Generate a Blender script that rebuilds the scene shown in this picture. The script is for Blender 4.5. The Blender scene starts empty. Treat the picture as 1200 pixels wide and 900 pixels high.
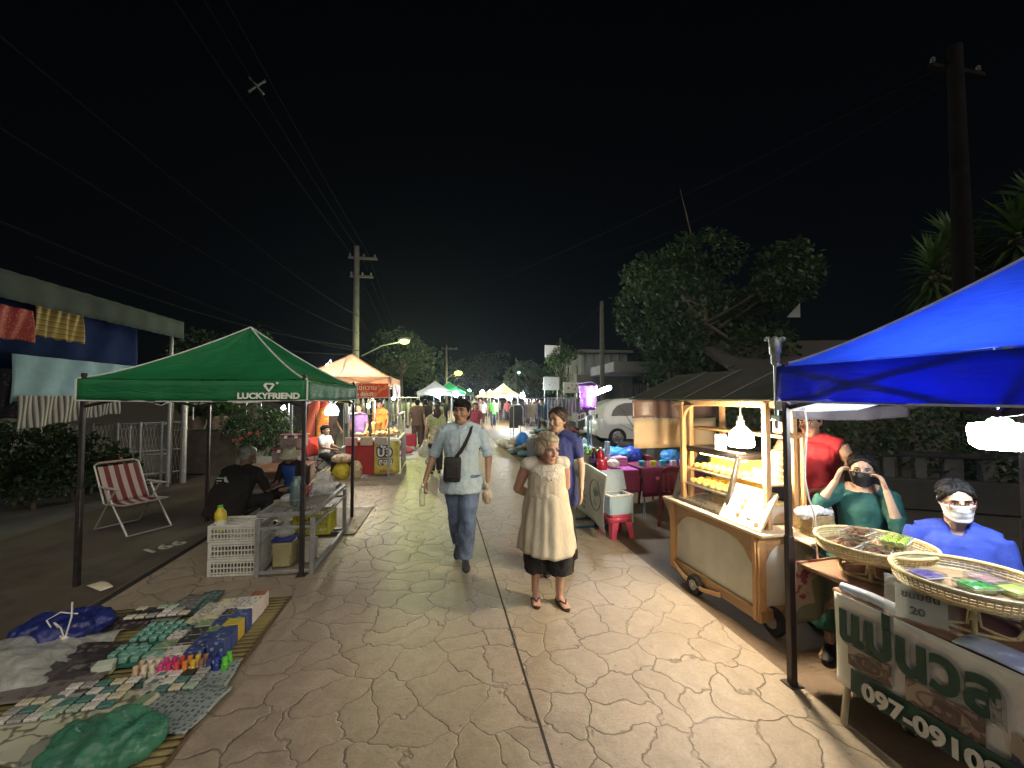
import bpy, bmesh, math, random
from mathutils import Vector as V, Matrix as M, noise
rnd = random.Random(7)
SC = bpy.context.scene
COL = SC.collection
PI = math.pi
R = math.radians
FPX, CAMH, PITCH = 470.0, 1.75, math.atan(16 / 470.0)
ST = R(10.25)                      # the street runs this far to the left of the view
SD, SR = V((-math.sin(ST), math.cos(ST), 0)), V((math.cos(ST), math.sin(ST), 0))

# ---------------------------------------------------------------- survey helpers (photo pixel -> place on the ground)
def P(px, py, Y):
    u, v = (px - 600) / FPX, (450 - py) / FPX
    d = V((u, math.cos(PITCH) - math.sin(PITCH) * v, math.sin(PITCH) + math.cos(PITCH) * v))
    return V((0, 0, CAMH)) + d * (Y / d.y)
def G(px, py, z=0.0):
    u, v = (px - 600) / FPX, (450 - py) / FPX
    d = V((u, math.cos(PITCH) - math.sin(PITCH) * v, math.sin(PITCH) + math.cos(PITCH) * v))
    return V((0, 0, CAMH)) + d * ((z - CAMH) / d.z)
def S(l, s, z=0.0):                # street frame: l across (right positive), s along
    return SR * l + SD * s + V((0, 0, z))
def LS(px, py, z=0.0):
    g = G(px, py, z)
    return g.dot(SR), g.dot(SD)

# ---------------------------------------------------------------- objects
def tag(o, label, cat, group=None, kind=None):
    o['label'] = label; o['category'] = cat
    if group: o['group'] = group
    if kind: o['kind'] = kind
    return o
def thing(name, label, cat, loc=(0, 0, 0), rot=0.0, group=None):
    o = bpy.data.objects.new(name, None); COL.objects.link(o)
    o.empty_display_size = .05
    o.location = loc; o.rotation_euler = (0, 0, rot)
    return tag(o, label, cat, group)
def kids(o):
    return [c for c in bpy.data.objects if c.parent == o]
def copy_tree(root, loc=None, rot=None, label=None, group=None, mats=None):
    def cp(o, par):
        c = o.copy(); COL.objects.link(c)
        if par is not None: c.parent = par; c.matrix_parent_inverse = o.matrix_parent_inverse.copy()
        key = o.name.split('.')[0]
        if mats and key in mats:
            for i, m in enumerate(mats[key] if isinstance(mats[key], (list, tuple)) else [mats[key]]):
                c.material_slots[i].link = 'OBJECT'; c.material_slots[i].material = m
        for k in kids(o): cp(k, c)
        return c
    r = cp(root, None)
    if loc is not None: r.location = loc
    if rot is not None: r.rotation_euler = (0, 0, rot)
    if label: r['label'] = label
    if group: r['group'] = group
    return r

def frame_of(d, up=None):
    d = d.normalized()
    if up is None: up = V((0, 0, 1)) if abs(d.z) < .93 else V((0, 1, 0))
    a = d.cross(up)
    if a.length < 1e-6: a = d.cross(V((1, .3, 0)))
    a.normalize(); b = a.cross(d).normalized()
    return a, b

class MB:
    def __init__(s): s.bm = bmesh.new(); s.mi = 0
    def _f(s, vs):
        try:
            f = s.bm.faces.new(vs); f.material_index = s.mi; return f
        except ValueError: return None
    def box(s, c, size, rot=None, bev=0.0, seg=1):
        t = bmesh.new(); bmesh.ops.create_cube(t, size=1)
        for v in t.verts: v.co = V((v.co.x * size[0], v.co.y * size[1], v.co.z * size[2]))
        if bev > 0:
            bmesh.ops.bevel(t, geom=list(t.edges), offset=min(bev, min(size) * .45), segments=seg, profile=.5, affect='EDGES')
        if rot is not None:
            m = M.Rotation(rot, 3, 'Z') if isinstance(rot, (int, float)) else rot
            for v in t.verts: v.co = m @ v.co
        mp = {v: s.bm.verts.new(v.co + V(c)) for v in t.verts}
        for f in t.faces: s._f([mp[v] for v in f.verts])
        t.free(); return s
    def bar(s, a, b, w, h, bev=0.0, up=None):
        a, b = V(a), V(b); d = b - a
        x, y = frame_of(d, up)
        m = M((x, d.normalized(), y)).transposed()
        return s.box((a + b) / 2, (w, d.length, h), m, bev)
    def tube(s, pts, rad, n=8, caps=True, side=None, closed=False):
        pts = [V(p) for p in pts]; k = len(pts)
        if not isinstance(rad, (list, tuple)): rad = [rad] * k
        rad = [(r, r) if not isinstance(r, (list, tuple)) else r for r in rad]
        rings = []; prev = None
        for i, p in enumerate(pts):
            if closed: d = pts[(i + 1) % k] - pts[i - 1]
            else: d = pts[min(i + 1, k - 1)] - pts[max(i - 1, 0)]
            if d.length < 1e-9: d = V((0, 0, 1))
            d.normalize()
            if side is not None:
                a = V(side) - d * d.dot(V(side)); a.normalize(); b = a.cross(d)
            elif prev is None: a, b = frame_of(d)
            else:
                a = prev - d * d.dot(prev)
                a = a.normalized() if a.length > 1e-6 else frame_of(d)[0]
                b = a.cross(d)
            prev = a
            rings.append([s.bm.verts.new(p + a * (rad[i][0] * math.cos(2 * PI * j / n)) + b * (rad[i][1] * math.sin(2 * PI * j / n))) for j in range(n)])
        for i in range(k if closed else k - 1):
            A, B = rings[i], rings[(i + 1) % k]
            for j in range(n): s._f((A[j], A[(j + 1) % n], B[(j + 1) % n], B[j]))
        if caps and not closed:
            s._f(list(reversed(rings[0]))); s._f(rings[-1])
        return s
    def cyl(s, a, b, r0, r1=None, n=12): return s.tube([a, b], [r0, r0 if r1 is None else r1], n)
    def loft(s, rings, caps=True):
        rr = [[s.bm.verts.new(V(p)) for p in r] for r in rings]
        n = len(rr[0])
        for A, B in zip(rr, rr[1:]):
            for j in range(n): s._f((A[j], A[(j + 1) % n], B[(j + 1) % n], B[j]))
        if caps: s._f(list(reversed(rr[0]))); s._f(rr[-1])
        return s
    def lathe(s, prof, c=(0, 0, 0), n=16, axis=None):
        c = V(c); rings = []
        for (r, z) in prof:
            rings.append([s.bm.verts.new(c + V((r * math.cos(2 * PI * j / n), r * math.sin(2 * PI * j / n), z))) for j in range(n)])
        for A, B in zip(rings, rings[1:]):
            for j in range(n): s._f((A[j], A[(j + 1) % n], B[(j + 1) % n], B[j]))
        if prof[0][0] > 1e-4: s._f(list(reversed(rings[0])))
        if prof[-1][0] > 1e-4: s._f(rings[-1])
        return s
    def ball(s, c, r, n=10, m=7, rot=None):
        r = (r, r, r) if not isinstance(r, (list, tuple)) else r
        rings = []
        for i in range(m + 1):
            th = PI * i / m
            z = -math.cos(th); q = max(math.sin(th), 1e-3)
            ring = []
            for j in range(n):
                v = V((r[0] * q * math.cos(2 * PI * j / n), r[1] * q * math.sin(2 * PI * j / n), r[2] * z))
                if rot is not None: v = rot @ v
                ring.append(V(c) + v)
            rings.append(ring)
        return s.loft(rings)
    def quad(s, a, b, c, d): s._f([s.bm.verts.new(V(p)) for p in (a, b, c, d)]); return s
    def poly(s, pts): s._f([s.bm.verts.new(V(p)) for p in pts]); return s
    def prism(s, pts, ext):                      # closed outline extruded by a vector
        ext = V(ext); a = [s.bm.verts.new(V(p)) for p in pts]; b = [s.bm.verts.new(V(p) + ext) for p in pts]
        n = len(a); s._f(list(reversed(a))); s._f(b)
        for i in range(n): s._f((a[i], a[(i + 1) % n], b[(i + 1) % n], b[i]))
        return s
    def grid(s, f, nu, nv, thick=0.0):
        g = [[s.bm.verts.new(V(f(i / nu, j / nv))) for j in range(nv + 1)] for i in range(nu + 1)]
        for i in range(nu):
            for j in range(nv): s._f((g[i][j], g[i + 1][j], g[i + 1][j + 1], g[i][j + 1]))
        return s
    def mesh(s, name):
        bmesh.ops.recalc_face_normals(s.bm, faces=s.bm.faces)
        me = bpy.data.meshes.new(name); s.bm.to_mesh(me); s.bm.free(); return me
    def build(s, name, mats, parent=None, smooth=40, thick=0.0, **kw):
        if thick:
            me = s.mesh(name); o = link_mesh(name, me, mats, parent, smooth)
            md = o.modifiers.new('Solidify', 'SOLIDIFY'); md.thickness = thick; md.offset = 0
        else: o = link_mesh(name, s.mesh(name), mats, parent, smooth)
        return tag(o, **kw) if kw else o
def link_mesh(name, me, mats, parent=None, smooth=40):
    for m in (mats if isinstance(mats, (list, tuple)) else [mats]): me.materials.append(m)
    if smooth:
        me.polygons.foreach_set('use_smooth', [True] * len(me.polygons))
        if smooth < 180: me.set_sharp_from_angle(angle=R(smooth))
    o = bpy.data.objects.new(name, me); COL.objects.link(o)
    if parent is not None: o.parent = parent
    return o
def one(name, mb, mats, label, cat, loc=(0, 0, 0), rot=0.0, group=None, smooth=40, thick=0.0):
    o = mb.build(name, mats, None, smooth, thick)
    o.location = loc; o.rotation_euler = (0, 0, rot)
    return tag(o, label, cat, group)
def struct(name, mb, mats, smooth=40):
    o = mb.build(name, mats, None, smooth); o['kind'] = 'structure'; return o
def remeshed(mb, vox, it=3, fac=.5):
    me = mb.mesh('tmp'); o = bpy.data.objects.new('tmp', me); COL.objects.link(o)
    md = o.modifiers.new('r', 'REMESH'); md.mode = 'VOXEL'; md.voxel_size = vox; md.use_smooth_shade = True
    if it:
        sm = o.modifiers.new('s', 'SMOOTH'); sm.factor = fac; sm.iterations = it
    dg = bpy.context.evaluated_depsgraph_get()
    out = bpy.data.meshes.new_from_object(o.evaluated_get(dg))
    bpy.data.objects.remove(o); bpy.data.meshes.remove(me); out.materials.clear()
    return out
def wrinkle(me, amp, sc, off=0.0, stretch=(1, 1, .45)):
    nn = [v.normal.copy() for v in me.vertices]
    for v, n in zip(me.vertices, nn):
        q = V((v.co.x * sc * stretch[0] + off, v.co.y * sc * stretch[1], v.co.z * sc * stretch[2]))
        f = noise.noise(q) + .5 * noise.noise(q * 2.3 + V((3, 1, 7)))
        v.co += n * (amp * (1 - 2 * abs(f)) if True else 0)
    me.update()
def text(s, size, mat, parent, loc, rot, name='lettering', ext=.0006, bold=0.0, align='CENTER', sx=1.0):
    cu = bpy.data.curves.new('t', 'FONT'); cu.body = s; cu.size = size; cu.extrude = ext; cu.offset = bold
    cu.align_x = align; cu.align_y = 'CENTER'; cu.resolution_u = 3
    o = bpy.data.objects.new('t', cu); COL.objects.link(o)
    dg = bpy.context.evaluated_depsgraph_get()
    me = bpy.data.meshes.new_from_object(o.evaluated_get(dg))
    bpy.data.objects.remove(o)
    me.materials.clear(); me.materials.append(mat)
    if sx != 1:
        for v in me.vertices: v.co.x *= sx
    t = bpy.data.objects.new(name, me); COL.objects.link(t)
    t.parent = parent
    t.matrix_local = M.Translation(V(loc)) @ (rot.to_4x4() if isinstance(rot, M) else M.Rotation(rot, 4, 'Z'))
    return t
def rotm(x, y):                                  # text frame: x reading direction, y up
    x = V(x).normalized(); y = V(y); y = (y - x * x.dot(y)).normalized(); return M((x, y, x.cross(y))).transposed()
def catenary(a, b, sag, n=24):
    a, b = V(a), V(b)
    return [a.lerp(b, i / n) - V((0, 0, sag * 4 * (i / n) * (1 - i / n))) for i in range(n + 1)]

# ---------------------------------------------------------------- materials
def nodes(name):
    m = bpy.data.materials.new(name); m.use_nodes = True
    nt = m.node_tree; nt.nodes.clear()
    return m, nt.nodes, nt.links
def ramp(N, L, src, stops):
    r = N.new('ShaderNodeValToRGB'); L.new(src, r.inputs[0])
    e = r.color_ramp.elements
    while len(e) > len(stops): e.remove(e[-1])
    while len(e) < len(stops): e.new(.5)
    for x, (p, c) in zip(e, stops):
        x.position = p; x.color = (c, c, c, 1) if isinstance(c, (int, float)) else (*c, 1)
    return r.outputs[0]
def mixc(N, L, fac, a, b, mode='MIX'):
    m = N.new('ShaderNodeMix'); m.data_type = 'RGBA'; m.blend_type = mode
    for i, x in ((0, fac), (6, a), (7, b)):
        if isinstance(x, (int, float)): m.inputs[i].default_value = x
        elif isinstance(x, (tuple, list)): m.inputs[i].default_value = (*x[:3], 1)
        else: L.new(x, m.inputs[i])
    return m.outputs[2]
def noise_n(N, L, vec, scale, detail=5, rough=.55, dist=0):
    n = N.new('ShaderNodeTexNoise'); n.inputs['Scale'].default_value = scale; n.inputs['Detail'].default_value = detail
    n.inputs['Roughness'].default_value = rough; n.inputs['Distortion'].default_value = dist
    if vec is not None: L.new(vec, n.inputs['Vector'])
    return n.outputs[0]
def coord(N, kind='Object'):
    return N.new('ShaderNodeTexCoord').outputs[kind]
_mc = {}
def mat(name, col, rough=.6, metal=0.0, var=.18, sc=14.0, bump=.0, bsc=60.0, trans=0.0, alpha=1.0, spec=.5, dirt=0.0, weave=0.0, coat=0.0):
    if name in _mc: return _mc[name]
    m, N, L = nodes(name); _mc[name] = m
    out = N.new('ShaderNodeOutputMaterial'); p = N.new('ShaderNodeBsdfPrincipled')
    vec = coord(N)
    nz = noise_n(N, L, vec, sc, 6, .6)
    dark = tuple(c * (1 - var) for c in col); light = tuple(min(1, c * (1 + var) + .004) for c in col)
    c = ramp(N, L, nz, [(.3, dark), (.7, light)])
    if dirt > 0:
        n2 = noise_n(N, L, vec, sc * .35, 8, .7, .6)
        f = ramp(N, L, n2, [(.5, 0.0), (.72, dirt)])
        c = mixc(N, L, f, c, tuple(x * .35 + .012 for x in col))
    L.new(c, p.inputs['Base Color'])
    rr = ramp(N, L, nz, [(.25, max(.03, rough - .1)), (.75, min(1, rough + .1))])
    L.new(rr, p.inputs['Roughness'])
    p.inputs['Metallic'].default_value = metal; p.inputs['Specular IOR Level'].default_value = spec
    p.inputs['Coat Weight'].default_value = coat; p.inputs['Coat Roughness'].default_value = .12
    if bump > 0:
        h = noise_n(N, L, vec, bsc, 5, .6)
        if weave > 0:
            w = N.new('ShaderNodeTexWave'); w.inputs['Scale'].default_value = weave; w.inputs['Distortion'].default_value = 1.0; L.new(vec, w.inputs['Vector'])
            h = mixc(N, L, .4, h, w.outputs[0])
        b = N.new('ShaderNodeBump'); b.inputs['Strength'].default_value = bump; b.inputs['Distance'].default_value = .01
        L.new(h, b.inputs['Height']); L.new(b.outputs[0], p.inputs['Normal'])
    sh = p.outputs[0]
    if trans > 0:                                # light coming through thin cloth or thin plastic
        t = N.new('ShaderNodeBsdfTranslucent'); L.new(c, t.inputs[0])
        x = N.new('ShaderNodeMixShader'); x.inputs[0].default_value = trans
        L.new(sh, x.inputs[1]); L.new(t.outputs[0], x.inputs[2]); sh = x.outputs[0]
    if alpha < 1:
        t = N.new('ShaderNodeBsdfTransparent'); x = N.new('ShaderNodeMixShader'); x.inputs[0].default_value = alpha
        L.new(t.outputs[0], x.inputs[1]); L.new(sh, x.inputs[2]); sh = x.outputs[0]
    L.new(sh, out.inputs[0]); return m
def glow(name, col, strength):
    m, N, L = nodes(name); o = N.new('ShaderNodeOutputMaterial'); e = N.new('ShaderNodeEmission')
    e.inputs[0].default_value = (*col, 1); e.inputs[1].default_value = strength; L.new(e.outputs[0], o.inputs[0]); return m
def clear(name, tint=(.95, .97, .97), gloss=.14, rough=.08):
    if name in _mc: return _mc[name]
    m, N, L = nodes(name); _mc[name] = m
    o = N.new('ShaderNodeOutputMaterial'); t = N.new('ShaderNodeBsdfTransparent'); g = N.new('ShaderNodeBsdfGlossy')
    t.inputs[0].default_value = (*tint, 1); g.inputs['Roughness'].default_value = rough
    f = N.new('ShaderNodeLayerWeight'); f.inputs[0].default_value = .25
    r = ramp(N, L, f.outputs[1], [(0, gloss * .5), (1, min(1, gloss * 4))])
    x = N.new('ShaderNodeMixShader'); L.new(r, x.inputs[0]); L.new(t.outputs[0], x.inputs[1]); L.new(g.outputs[0], x.inputs[2])
    L.new(x.outputs[0], o.inputs[0]); return m
def film(name, tint=(.8, .85, .83), body=.25, rough=.25):    # thin cloudy plastic sheet or bag
    if name in _mc: return _mc[name]
    m, N, L = nodes(name); _mc[name] = m
    o = N.new('ShaderNodeOutputMaterial'); t = N.new('ShaderNodeBsdfTransparent'); p = N.new('ShaderNodeBsdfPrincipled')
    p.inputs['Base Color'].default_value = (*tint, 1); p.inputs['Roughness'].default_value = rough
    vec = coord(N); n = noise_n(N, L, vec, 16, 6, .6, 1.0)
    b = N.new('ShaderNodeBump'); b.inputs['Strength'].default_value = .8; b.inputs['Distance'].default_value = .02; L.new(n, b.inputs['Height']); L.new(b.outputs[0], p.inputs['Normal'])
    tl = N.new('ShaderNodeBsdfTranslucent'); tl.inputs[0].default_value = (*tint, 1)
    y = N.new('ShaderNodeMixShader'); y.inputs[0].default_value = .4; L.new(p.outputs[0], y.inputs[1]); L.new(tl.outputs[0], y.inputs[2])
    r = ramp(N, L, n, [(.3, body * .6), (.75, min(1, body * 1.5))])
    x = N.new('ShaderNodeMixShader'); L.new(r, x.inputs[0]); L.new(t.outputs[0], x.inputs[1]); L.new(y.outputs[0], x.inputs[2])
    L.new(x.outputs[0], o.inputs[0]); return m
def striped(name, stops, scale, axis='X', rough=.7, trans=0.0, kind='Object', noise_amt=.12):
    if name in _mc: return _mc[name]
    m, N, L = nodes(name); _mc[name] = m
    out = N.new('ShaderNodeOutputMaterial'); p = N.new('ShaderNodeBsdfPrincipled'); vec = coord(N, kind)
    sp = N.new('ShaderNodeSeparateXYZ'); L.new(vec, sp.inputs[0])
    ml = N.new('ShaderNodeMath'); ml.operation = 'MULTIPLY'; ml.inputs[1].default_value = scale; L.new(sp.outputs['XYZ'.index(axis)], ml.inputs[0])
    fr = N.new('ShaderNodeMath'); fr.operation = 'FRACT'; L.new(ml.outputs[0], fr.inputs[0])
    r = N.new('ShaderNodeValToRGB'); r.color_ramp.interpolation = 'CONSTANT'; e = r.color_ramp.elements
    while len(e) < len(stops): e.new(.5)
    for x, (q, c) in zip(e, stops): x.position = q; x.color = (*c, 1)
    L.new(fr.outputs[0], r.inputs[0])
    n = noise_n(N, L, vec, 20); c = mixc(N, L, noise_amt * 2, r.outputs[0], n, 'MULTIPLY')
    L.new(c, p.inputs['Base Color']); p.inputs['Roughness'].default_value = rough
    sh = p.outputs[0]
    if trans:
        t = N.new('ShaderNodeBsdfTranslucent'); L.new(c, t.inputs[0]); x = N.new('ShaderNodeMixShader'); x.inputs[0].default_value = trans
        L.new(sh, x.inputs[1]); L.new(t.outputs[0], x.inputs[2]); sh = x.outputs[0]
    L.new(sh, out.inputs[0]); return m
def printed(name, base, ink, scale, thr=.52, rough=.45, kind='Object', ink2=None, cell=True, contour=False):
    """paper or card with small printed marks"""
    if name in _mc: return _mc[name]
    m, N, L = nodes(name); _mc[name] = m
    out = N.new('ShaderNodeOutputMaterial'); p = N.new('ShaderNodeBsdfPrincipled'); vec = coord(N, kind)
    v = N.new('ShaderNodeTexVoronoi'); v.inputs['Scale'].default_value = scale; v.feature = 'F1'; v.distance = 'CHEBYCHEV'; v.inputs['Randomness'].default_value = .55; L.new(vec, v.inputs['Vector'])
    n = noise_n(N, L, vec, scale * 1.7, 3)
    f = ramp(N, L, v.outputs[0], [(.26, 1.0), (.32, 0.0)])
    f2 = ramp(N, L, n, [(.455, 0.0), (.475, 1.0), (.50, 1.0), (.52, 0.0)]) if contour else ramp(N, L, n, [(thr - .03, 0.0), (thr, 1.0)])
    c = mixc(N, L, mixc(N, L, 1.0, f, f2, 'MULTIPLY') if cell else f2, base, ink)
    if ink2 is not None:
        q = N.new('ShaderNodeTexVoronoi'); q.inputs['Scale'].default_value = scale * .6; L.new(vec, q.inputs['Vector'])
        g = ramp(N, L, q.outputs['Color'], [(.62, 0.0), (.66, 1.0)]); c = mixc(N, L, g, c, ink2)
    L.new(c, p.inputs['Base Color']); p.inputs['Roughness'].default_value = rough; L.new(p.outputs[0], out.inputs[0]); return m
def wood(name, a, b, rough=.45, scale=6.0, stretch=(8, 8, 1)):
    if name in _mc: return _mc[name]
    m, N, L = nodes(name); _mc[name] = m
    out = N.new('ShaderNodeOutputMaterial'); p = N.new('ShaderNodeBsdfPrincipled'); vec = coord(N)
    mp = N.new('ShaderNodeMapping'); mp.inputs['Scale'].default_value = stretch; L.new(vec, mp.inputs[0])
    n = noise_n(N, L, mp.outputs[0], scale, 8, .65, 1.2); L.new(ramp(N, L, n, [(.3, a), (.52, b), (.7, a)]), p.inputs['Base Color'])
    n2 = noise_n(N, L, vec, 9, 4); L.new(ramp(N, L, n2, [(.3, rough - .1), (.7, rough + .15)]), p.inputs['Roughness'])
    bp = N.new('ShaderNodeBump'); bp.inputs['Strength'].default_value = .2; bp.inputs['Distance'].default_value = .004; L.new(n, bp.inputs['Height']); L.new(bp.outputs[0], p.inputs['Normal'])
    L.new(p.outputs[0], out.inputs[0]); return m

STEEL = mat('galvanised_steel', (.42, .43, .43), .42, .75, .2, 20, .1)
DARKSTEEL = mat('painted_dark_steel', (.035, .03, .03), .4, .3, .3, 20, .05, dirt=.3)
GREYSTEEL = mat('grey_painted_steel', (.30, .31, .31), .45, .4, .2, 18, .05, dirt=.3)
BLACKP = mat('black_plastic', (.012, .012, .013), .35, 0, .3)
WHITEP = mat('white_plastic', (.72, .72, .68), .42, 0, .08, 12, .03, dirt=.15)
PAPER = mat('white_paper', (.75, .74, .68), .75, 0, .06)
CARD = mat('cardboard', (.36, .25, .14), .85, 0, .15, 10, .1)
INK = mat('dark_print', (.02, .02, .022), .6)
GLASSM = clear('clear_glass')
CLEARP = clear('clear_plastic_tub', (.95, .97, .96), .2, .12)
BAGW = film('white_thin_plastic_bag', (.82, .84, .82), .45)
# ================================================================ THE SETTING
def stamped_concrete():
    m, N, L = nodes('stamped_concrete')
    out = N.new('ShaderNodeOutputMaterial'); p = N.new('ShaderNodeBsdfPrincipled'); vec = coord(N)
    warp = N.new('ShaderNodeTexNoise'); warp.inputs['Scale'].default_value = 2.6; warp.inputs['Detail'].default_value = 4; L.new(vec, warp.inputs['Vector'])
    mm = N.new('ShaderNodeVectorMath'); mm.operation = 'MULTIPLY_ADD'; mm.inputs[1].default_value = (.46, .46, 0); L.new(warp.outputs['Color'], mm.inputs[0]); L.new(vec, mm.inputs[2])
    ed = N.new('ShaderNodeTexVoronoi'); ed.feature = 'DISTANCE_TO_EDGE'; ed.voronoi_dimensions = '2D'; ed.inputs['Scale'].default_value = 3.7; L.new(mm.outputs[0], ed.inputs['Vector'])
    ce = N.new('ShaderNodeTexVoronoi'); ce.feature = 'F1'; ce.voronoi_dimensions = '2D'; ce.inputs['Scale'].default_value = 3.7; L.new(mm.outputs[0], ce.inputs['Vector'])
    fade = noise_n(N, L, vec, 1.9, 3)
    wid = ramp(N, L, ed.outputs[0], [(0.0, 1.0), (.010, .85), (.024, 0.0)])
    joint = mixc(N, L, 1.0, wid, ramp(N, L, fade, [(.36, .08), (.56, .95)]), 'MULTIPLY')
    big = noise_n(N, L, vec, .8, 6, .6); mid = noise_n(N, L, vec, 6.5, 10, .74, .8); fine = noise_n(N, L, vec, 55, 6, .7)
    base = ramp(N, L, mid, [(.28, (.18, .145, .105)), (.5, (.335, .278, .212)), (.72, (.47, .40, .315))])
    base = mixc(N, L, .30, base, ramp(N, L, ce.outputs['Color'], [(0, (.26, .215, .165)), (1, (.41, .35, .275))]))
    base = mixc(N, L, ramp(N, L, big, [(.4, 0.0), (.7, .45)]), base, (.18, .152, .105))
    base = mixc(N, L, ramp(N, L, fine, [(.45, 0.0), (.75, .5)]), base, (.15, .135, .108))
    spot = N.new('ShaderNodeTexVoronoi'); spot.inputs['Scale'].default_value = 7; L.new(vec, spot.inputs['Vector'])
    base = mixc(N, L, ramp(N, L, spot.outputs[0], [(.05, .55), (.09, 0.0)]), base, (.09, .08, .065))
    base = mixc(N, L, joint, base, (.155, .128, .096))
    L.new(base, p.inputs['Base Color'])
    L.new(ramp(N, L, mid, [(.3, .38), (.7, .62)]), p.inputs['Roughness'])
    p.inputs['Specular IOR Level'].default_value = .5
    hgt = mixc(N, L, .35, ramp(N, L, ed.outputs[0], [(0, 0.0), (.03, .8), (.16, 1.0)]), mid)
    hgt = mixc(N, L, .22, hgt, fine)
    b = N.new('ShaderNodeBump'); b.inputs['Strength'].default_value = .75; b.inputs['Distance'].default_value = .022
    L.new(hgt, b.inputs['Height']); L.new(b.outputs[0], p.inputs['Normal'])
    L.new(p.outputs[0], out.inputs[0]); return m
def rough_ground(name, a, b, c, rough=.8, sc=2.0):
    m, N, L = nodes(name)
    out = N.new('ShaderNodeOutputMaterial'); p = N.new('ShaderNodeBsdfPrincipled'); vec = coord(N)
    n = noise_n(N, L, vec, sc, 9, .66, .5); f = noise_n(N, L, vec, 40, 6, .7)
    col = ramp(N, L, n, [(.28, a), (.5, b), (.74, c)]); col = mixc(N, L, ramp(N, L, f, [(.4, 0.0), (.8, .5)]), col, a)
    L.new(col, p.inputs['Base Color']); L.new(ramp(N, L, n, [(.3, rough - .2), (.7, rough)]), p.inputs['Roughness'])
    bp = N.new('ShaderNodeBump'); bp.inputs['Strength'].default_value = .5; bp.inputs['Distance'].default_value = .015
    L.new(mixc(N, L, .5, n, f), bp.inputs['Height']); L.new(bp.outputs[0], p.inputs['Normal']); L.new(p.outputs[0], out.inputs[0]); return m

def sheet(name, l0, l1, s0, s1, z, m, nx=1, ny=1):
    b = MB(); b.grid(lambda u, v: (l0 + (l1 - l0) * u, s0 + (s1 - s0) * v, z), nx, ny)
    o = struct(name, b, m, 0); o.rotation_euler = (0, 0, ST); return o
M_SOIL = rough_ground('packed_dark_soil', (.03, .027, .02), (.05, .045, .035), (.075, .066, .05))
M_WALK = rough_ground('old_walkway_concrete', (.045, .037, .027), (.075, .062, .045), (.105, .09, .067), .9)
M_YARD = rough_ground('yard_concrete', (.075, .08, .07), (.105, .11, .097), (.13, .135, .12), .9)
M_SIDE = rough_ground('brown_roadside_concrete', (.075, .05, .032), (.13, .088, .055), (.19, .135, .09), .75, 3)
sheet('ground', -160, 160, -60, 260, -.012, M_SOIL)
sheet('road', -2.80, 2.17, -8, 140, 0, stamped_concrete())
sheet('roadside', 2.17, 4.9, -8, 140, -.004, M_SIDE)
b = MB(); b.box((-4.03, 40, .0), (2.36, 96, .05), None, .012); o = struct('walkway', b, M_WALK); o.rotation_euler = (0, 0, ST)
sheet('yard', -8.6, -5.22, -8, 9.2, .012, M_YARD)
b = MB(); b.box((.54, 40, .0005), (.014, 96, .003)); o = struct('road_joint', b, mat('joint_sealant', (.02, .017, .014), .7)); o.rotation_euler = (0, 0, ST)
b = MB(); b.box((-2.825, 40, -.004), (.045, 96, .006)); o = struct('gutter_gap', b, mat('gutter_dirt', (.012, .01, .008), .9)); o.rotation_euler = (0, 0, ST)

# painted house number on the walkway
num = MB(); o = None
t = text('166', .27, mat('worn_white_road_paint', (.42, .42, .38), .8, var=.5, sc=60), None, (0, 0, 0), 0.0, 'painted_number', .001, .006)
g = G(193, 641, .03); d_ = G(209, 637, .03) - G(177, 646, .03); t.matrix_local = M.Translation(g) @ M.Rotation(math.atan2(d_.y, d_.x), 4, 'Z')
tag(t, 'white house number 166 painted on the dark walkway beside the folding chair', 'road marking')

# ---------------------------------------------------------------- plants
def leaf_mat(name, a, b):
    m, N, L = nodes(name); out = N.new('ShaderNodeOutputMaterial'); p = N.new('ShaderNodeBsdfPrincipled'); vec = coord(N)
    n = noise_n(N, L, vec, 2.2, 5); c = ramp(N, L, n, [(.3, a), (.7, b)]); L.new(c, p.inputs['Base Color']); p.inputs['Roughness'].default_value = .55
    t = N.new('ShaderNodeBsdfTranslucent'); L.new(c, t.inputs[0]); x = N.new('ShaderNodeMixShader'); x.inputs[0].default_value = .3
    L.new(p.outputs[0], x.inputs[1]); L.new(t.outputs[0], x.inputs[2]); L.new(x.outputs[0], out.inputs[0]); return m
LEAF_A = leaf_mat('broad_leaf', (.025, .06, .014), (.075, .13, .035))
LEAF_B = leaf_mat('dark_leaf', (.018, .045, .016), (.05, .09, .03))
LEAF_C = leaf_mat('grey_green_leaf', (.05, .085, .05), (.09, .14, .08))
BARK = mat('rough_bark', (.10, .08, .06), .9, 0, .4, 12, .6, 30)
def leaves(b, blobs, n, size, seed=0, droop=.3):
    q = random.Random(seed); tot = sum(r[0] * r[1] for _, r in blobs)
    for c, r in blobs:
        for _ in range(int(n * r[0] * r[1] / tot)):
            while 1:
                d = V((q.uniform(-1, 1), q.uniform(-1, 1), q.uniform(-1, 1)))
                if .05 < d.length < 1: break
            d = d.normalized() * (d.length ** .5)
            k = 1 + .22 * noise.noise(d * 2.4 + V(c))
            p = V(c) + V((d.x * r[0], d.y * r[0], d.z * r[1])) * k
            if noise.noise(p * (1.6 / max(r))) < -.28: continue
            a = V((q.uniform(-1, 1), q.uniform(-1, 1), q.uniform(-1, 1) - droop)).normalized()
            s_, _x = frame_of(a); s_ = (s_ + _x * q.uniform(-.8, .8)).normalized()
            L_ = size * q.uniform(.6, 1.3); w = L_ * .28
            b.poly([p, p + a * L_ * .45 + s_ * w, p + a * L_, p + a * L_ * .45 - s_ * w])
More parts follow.
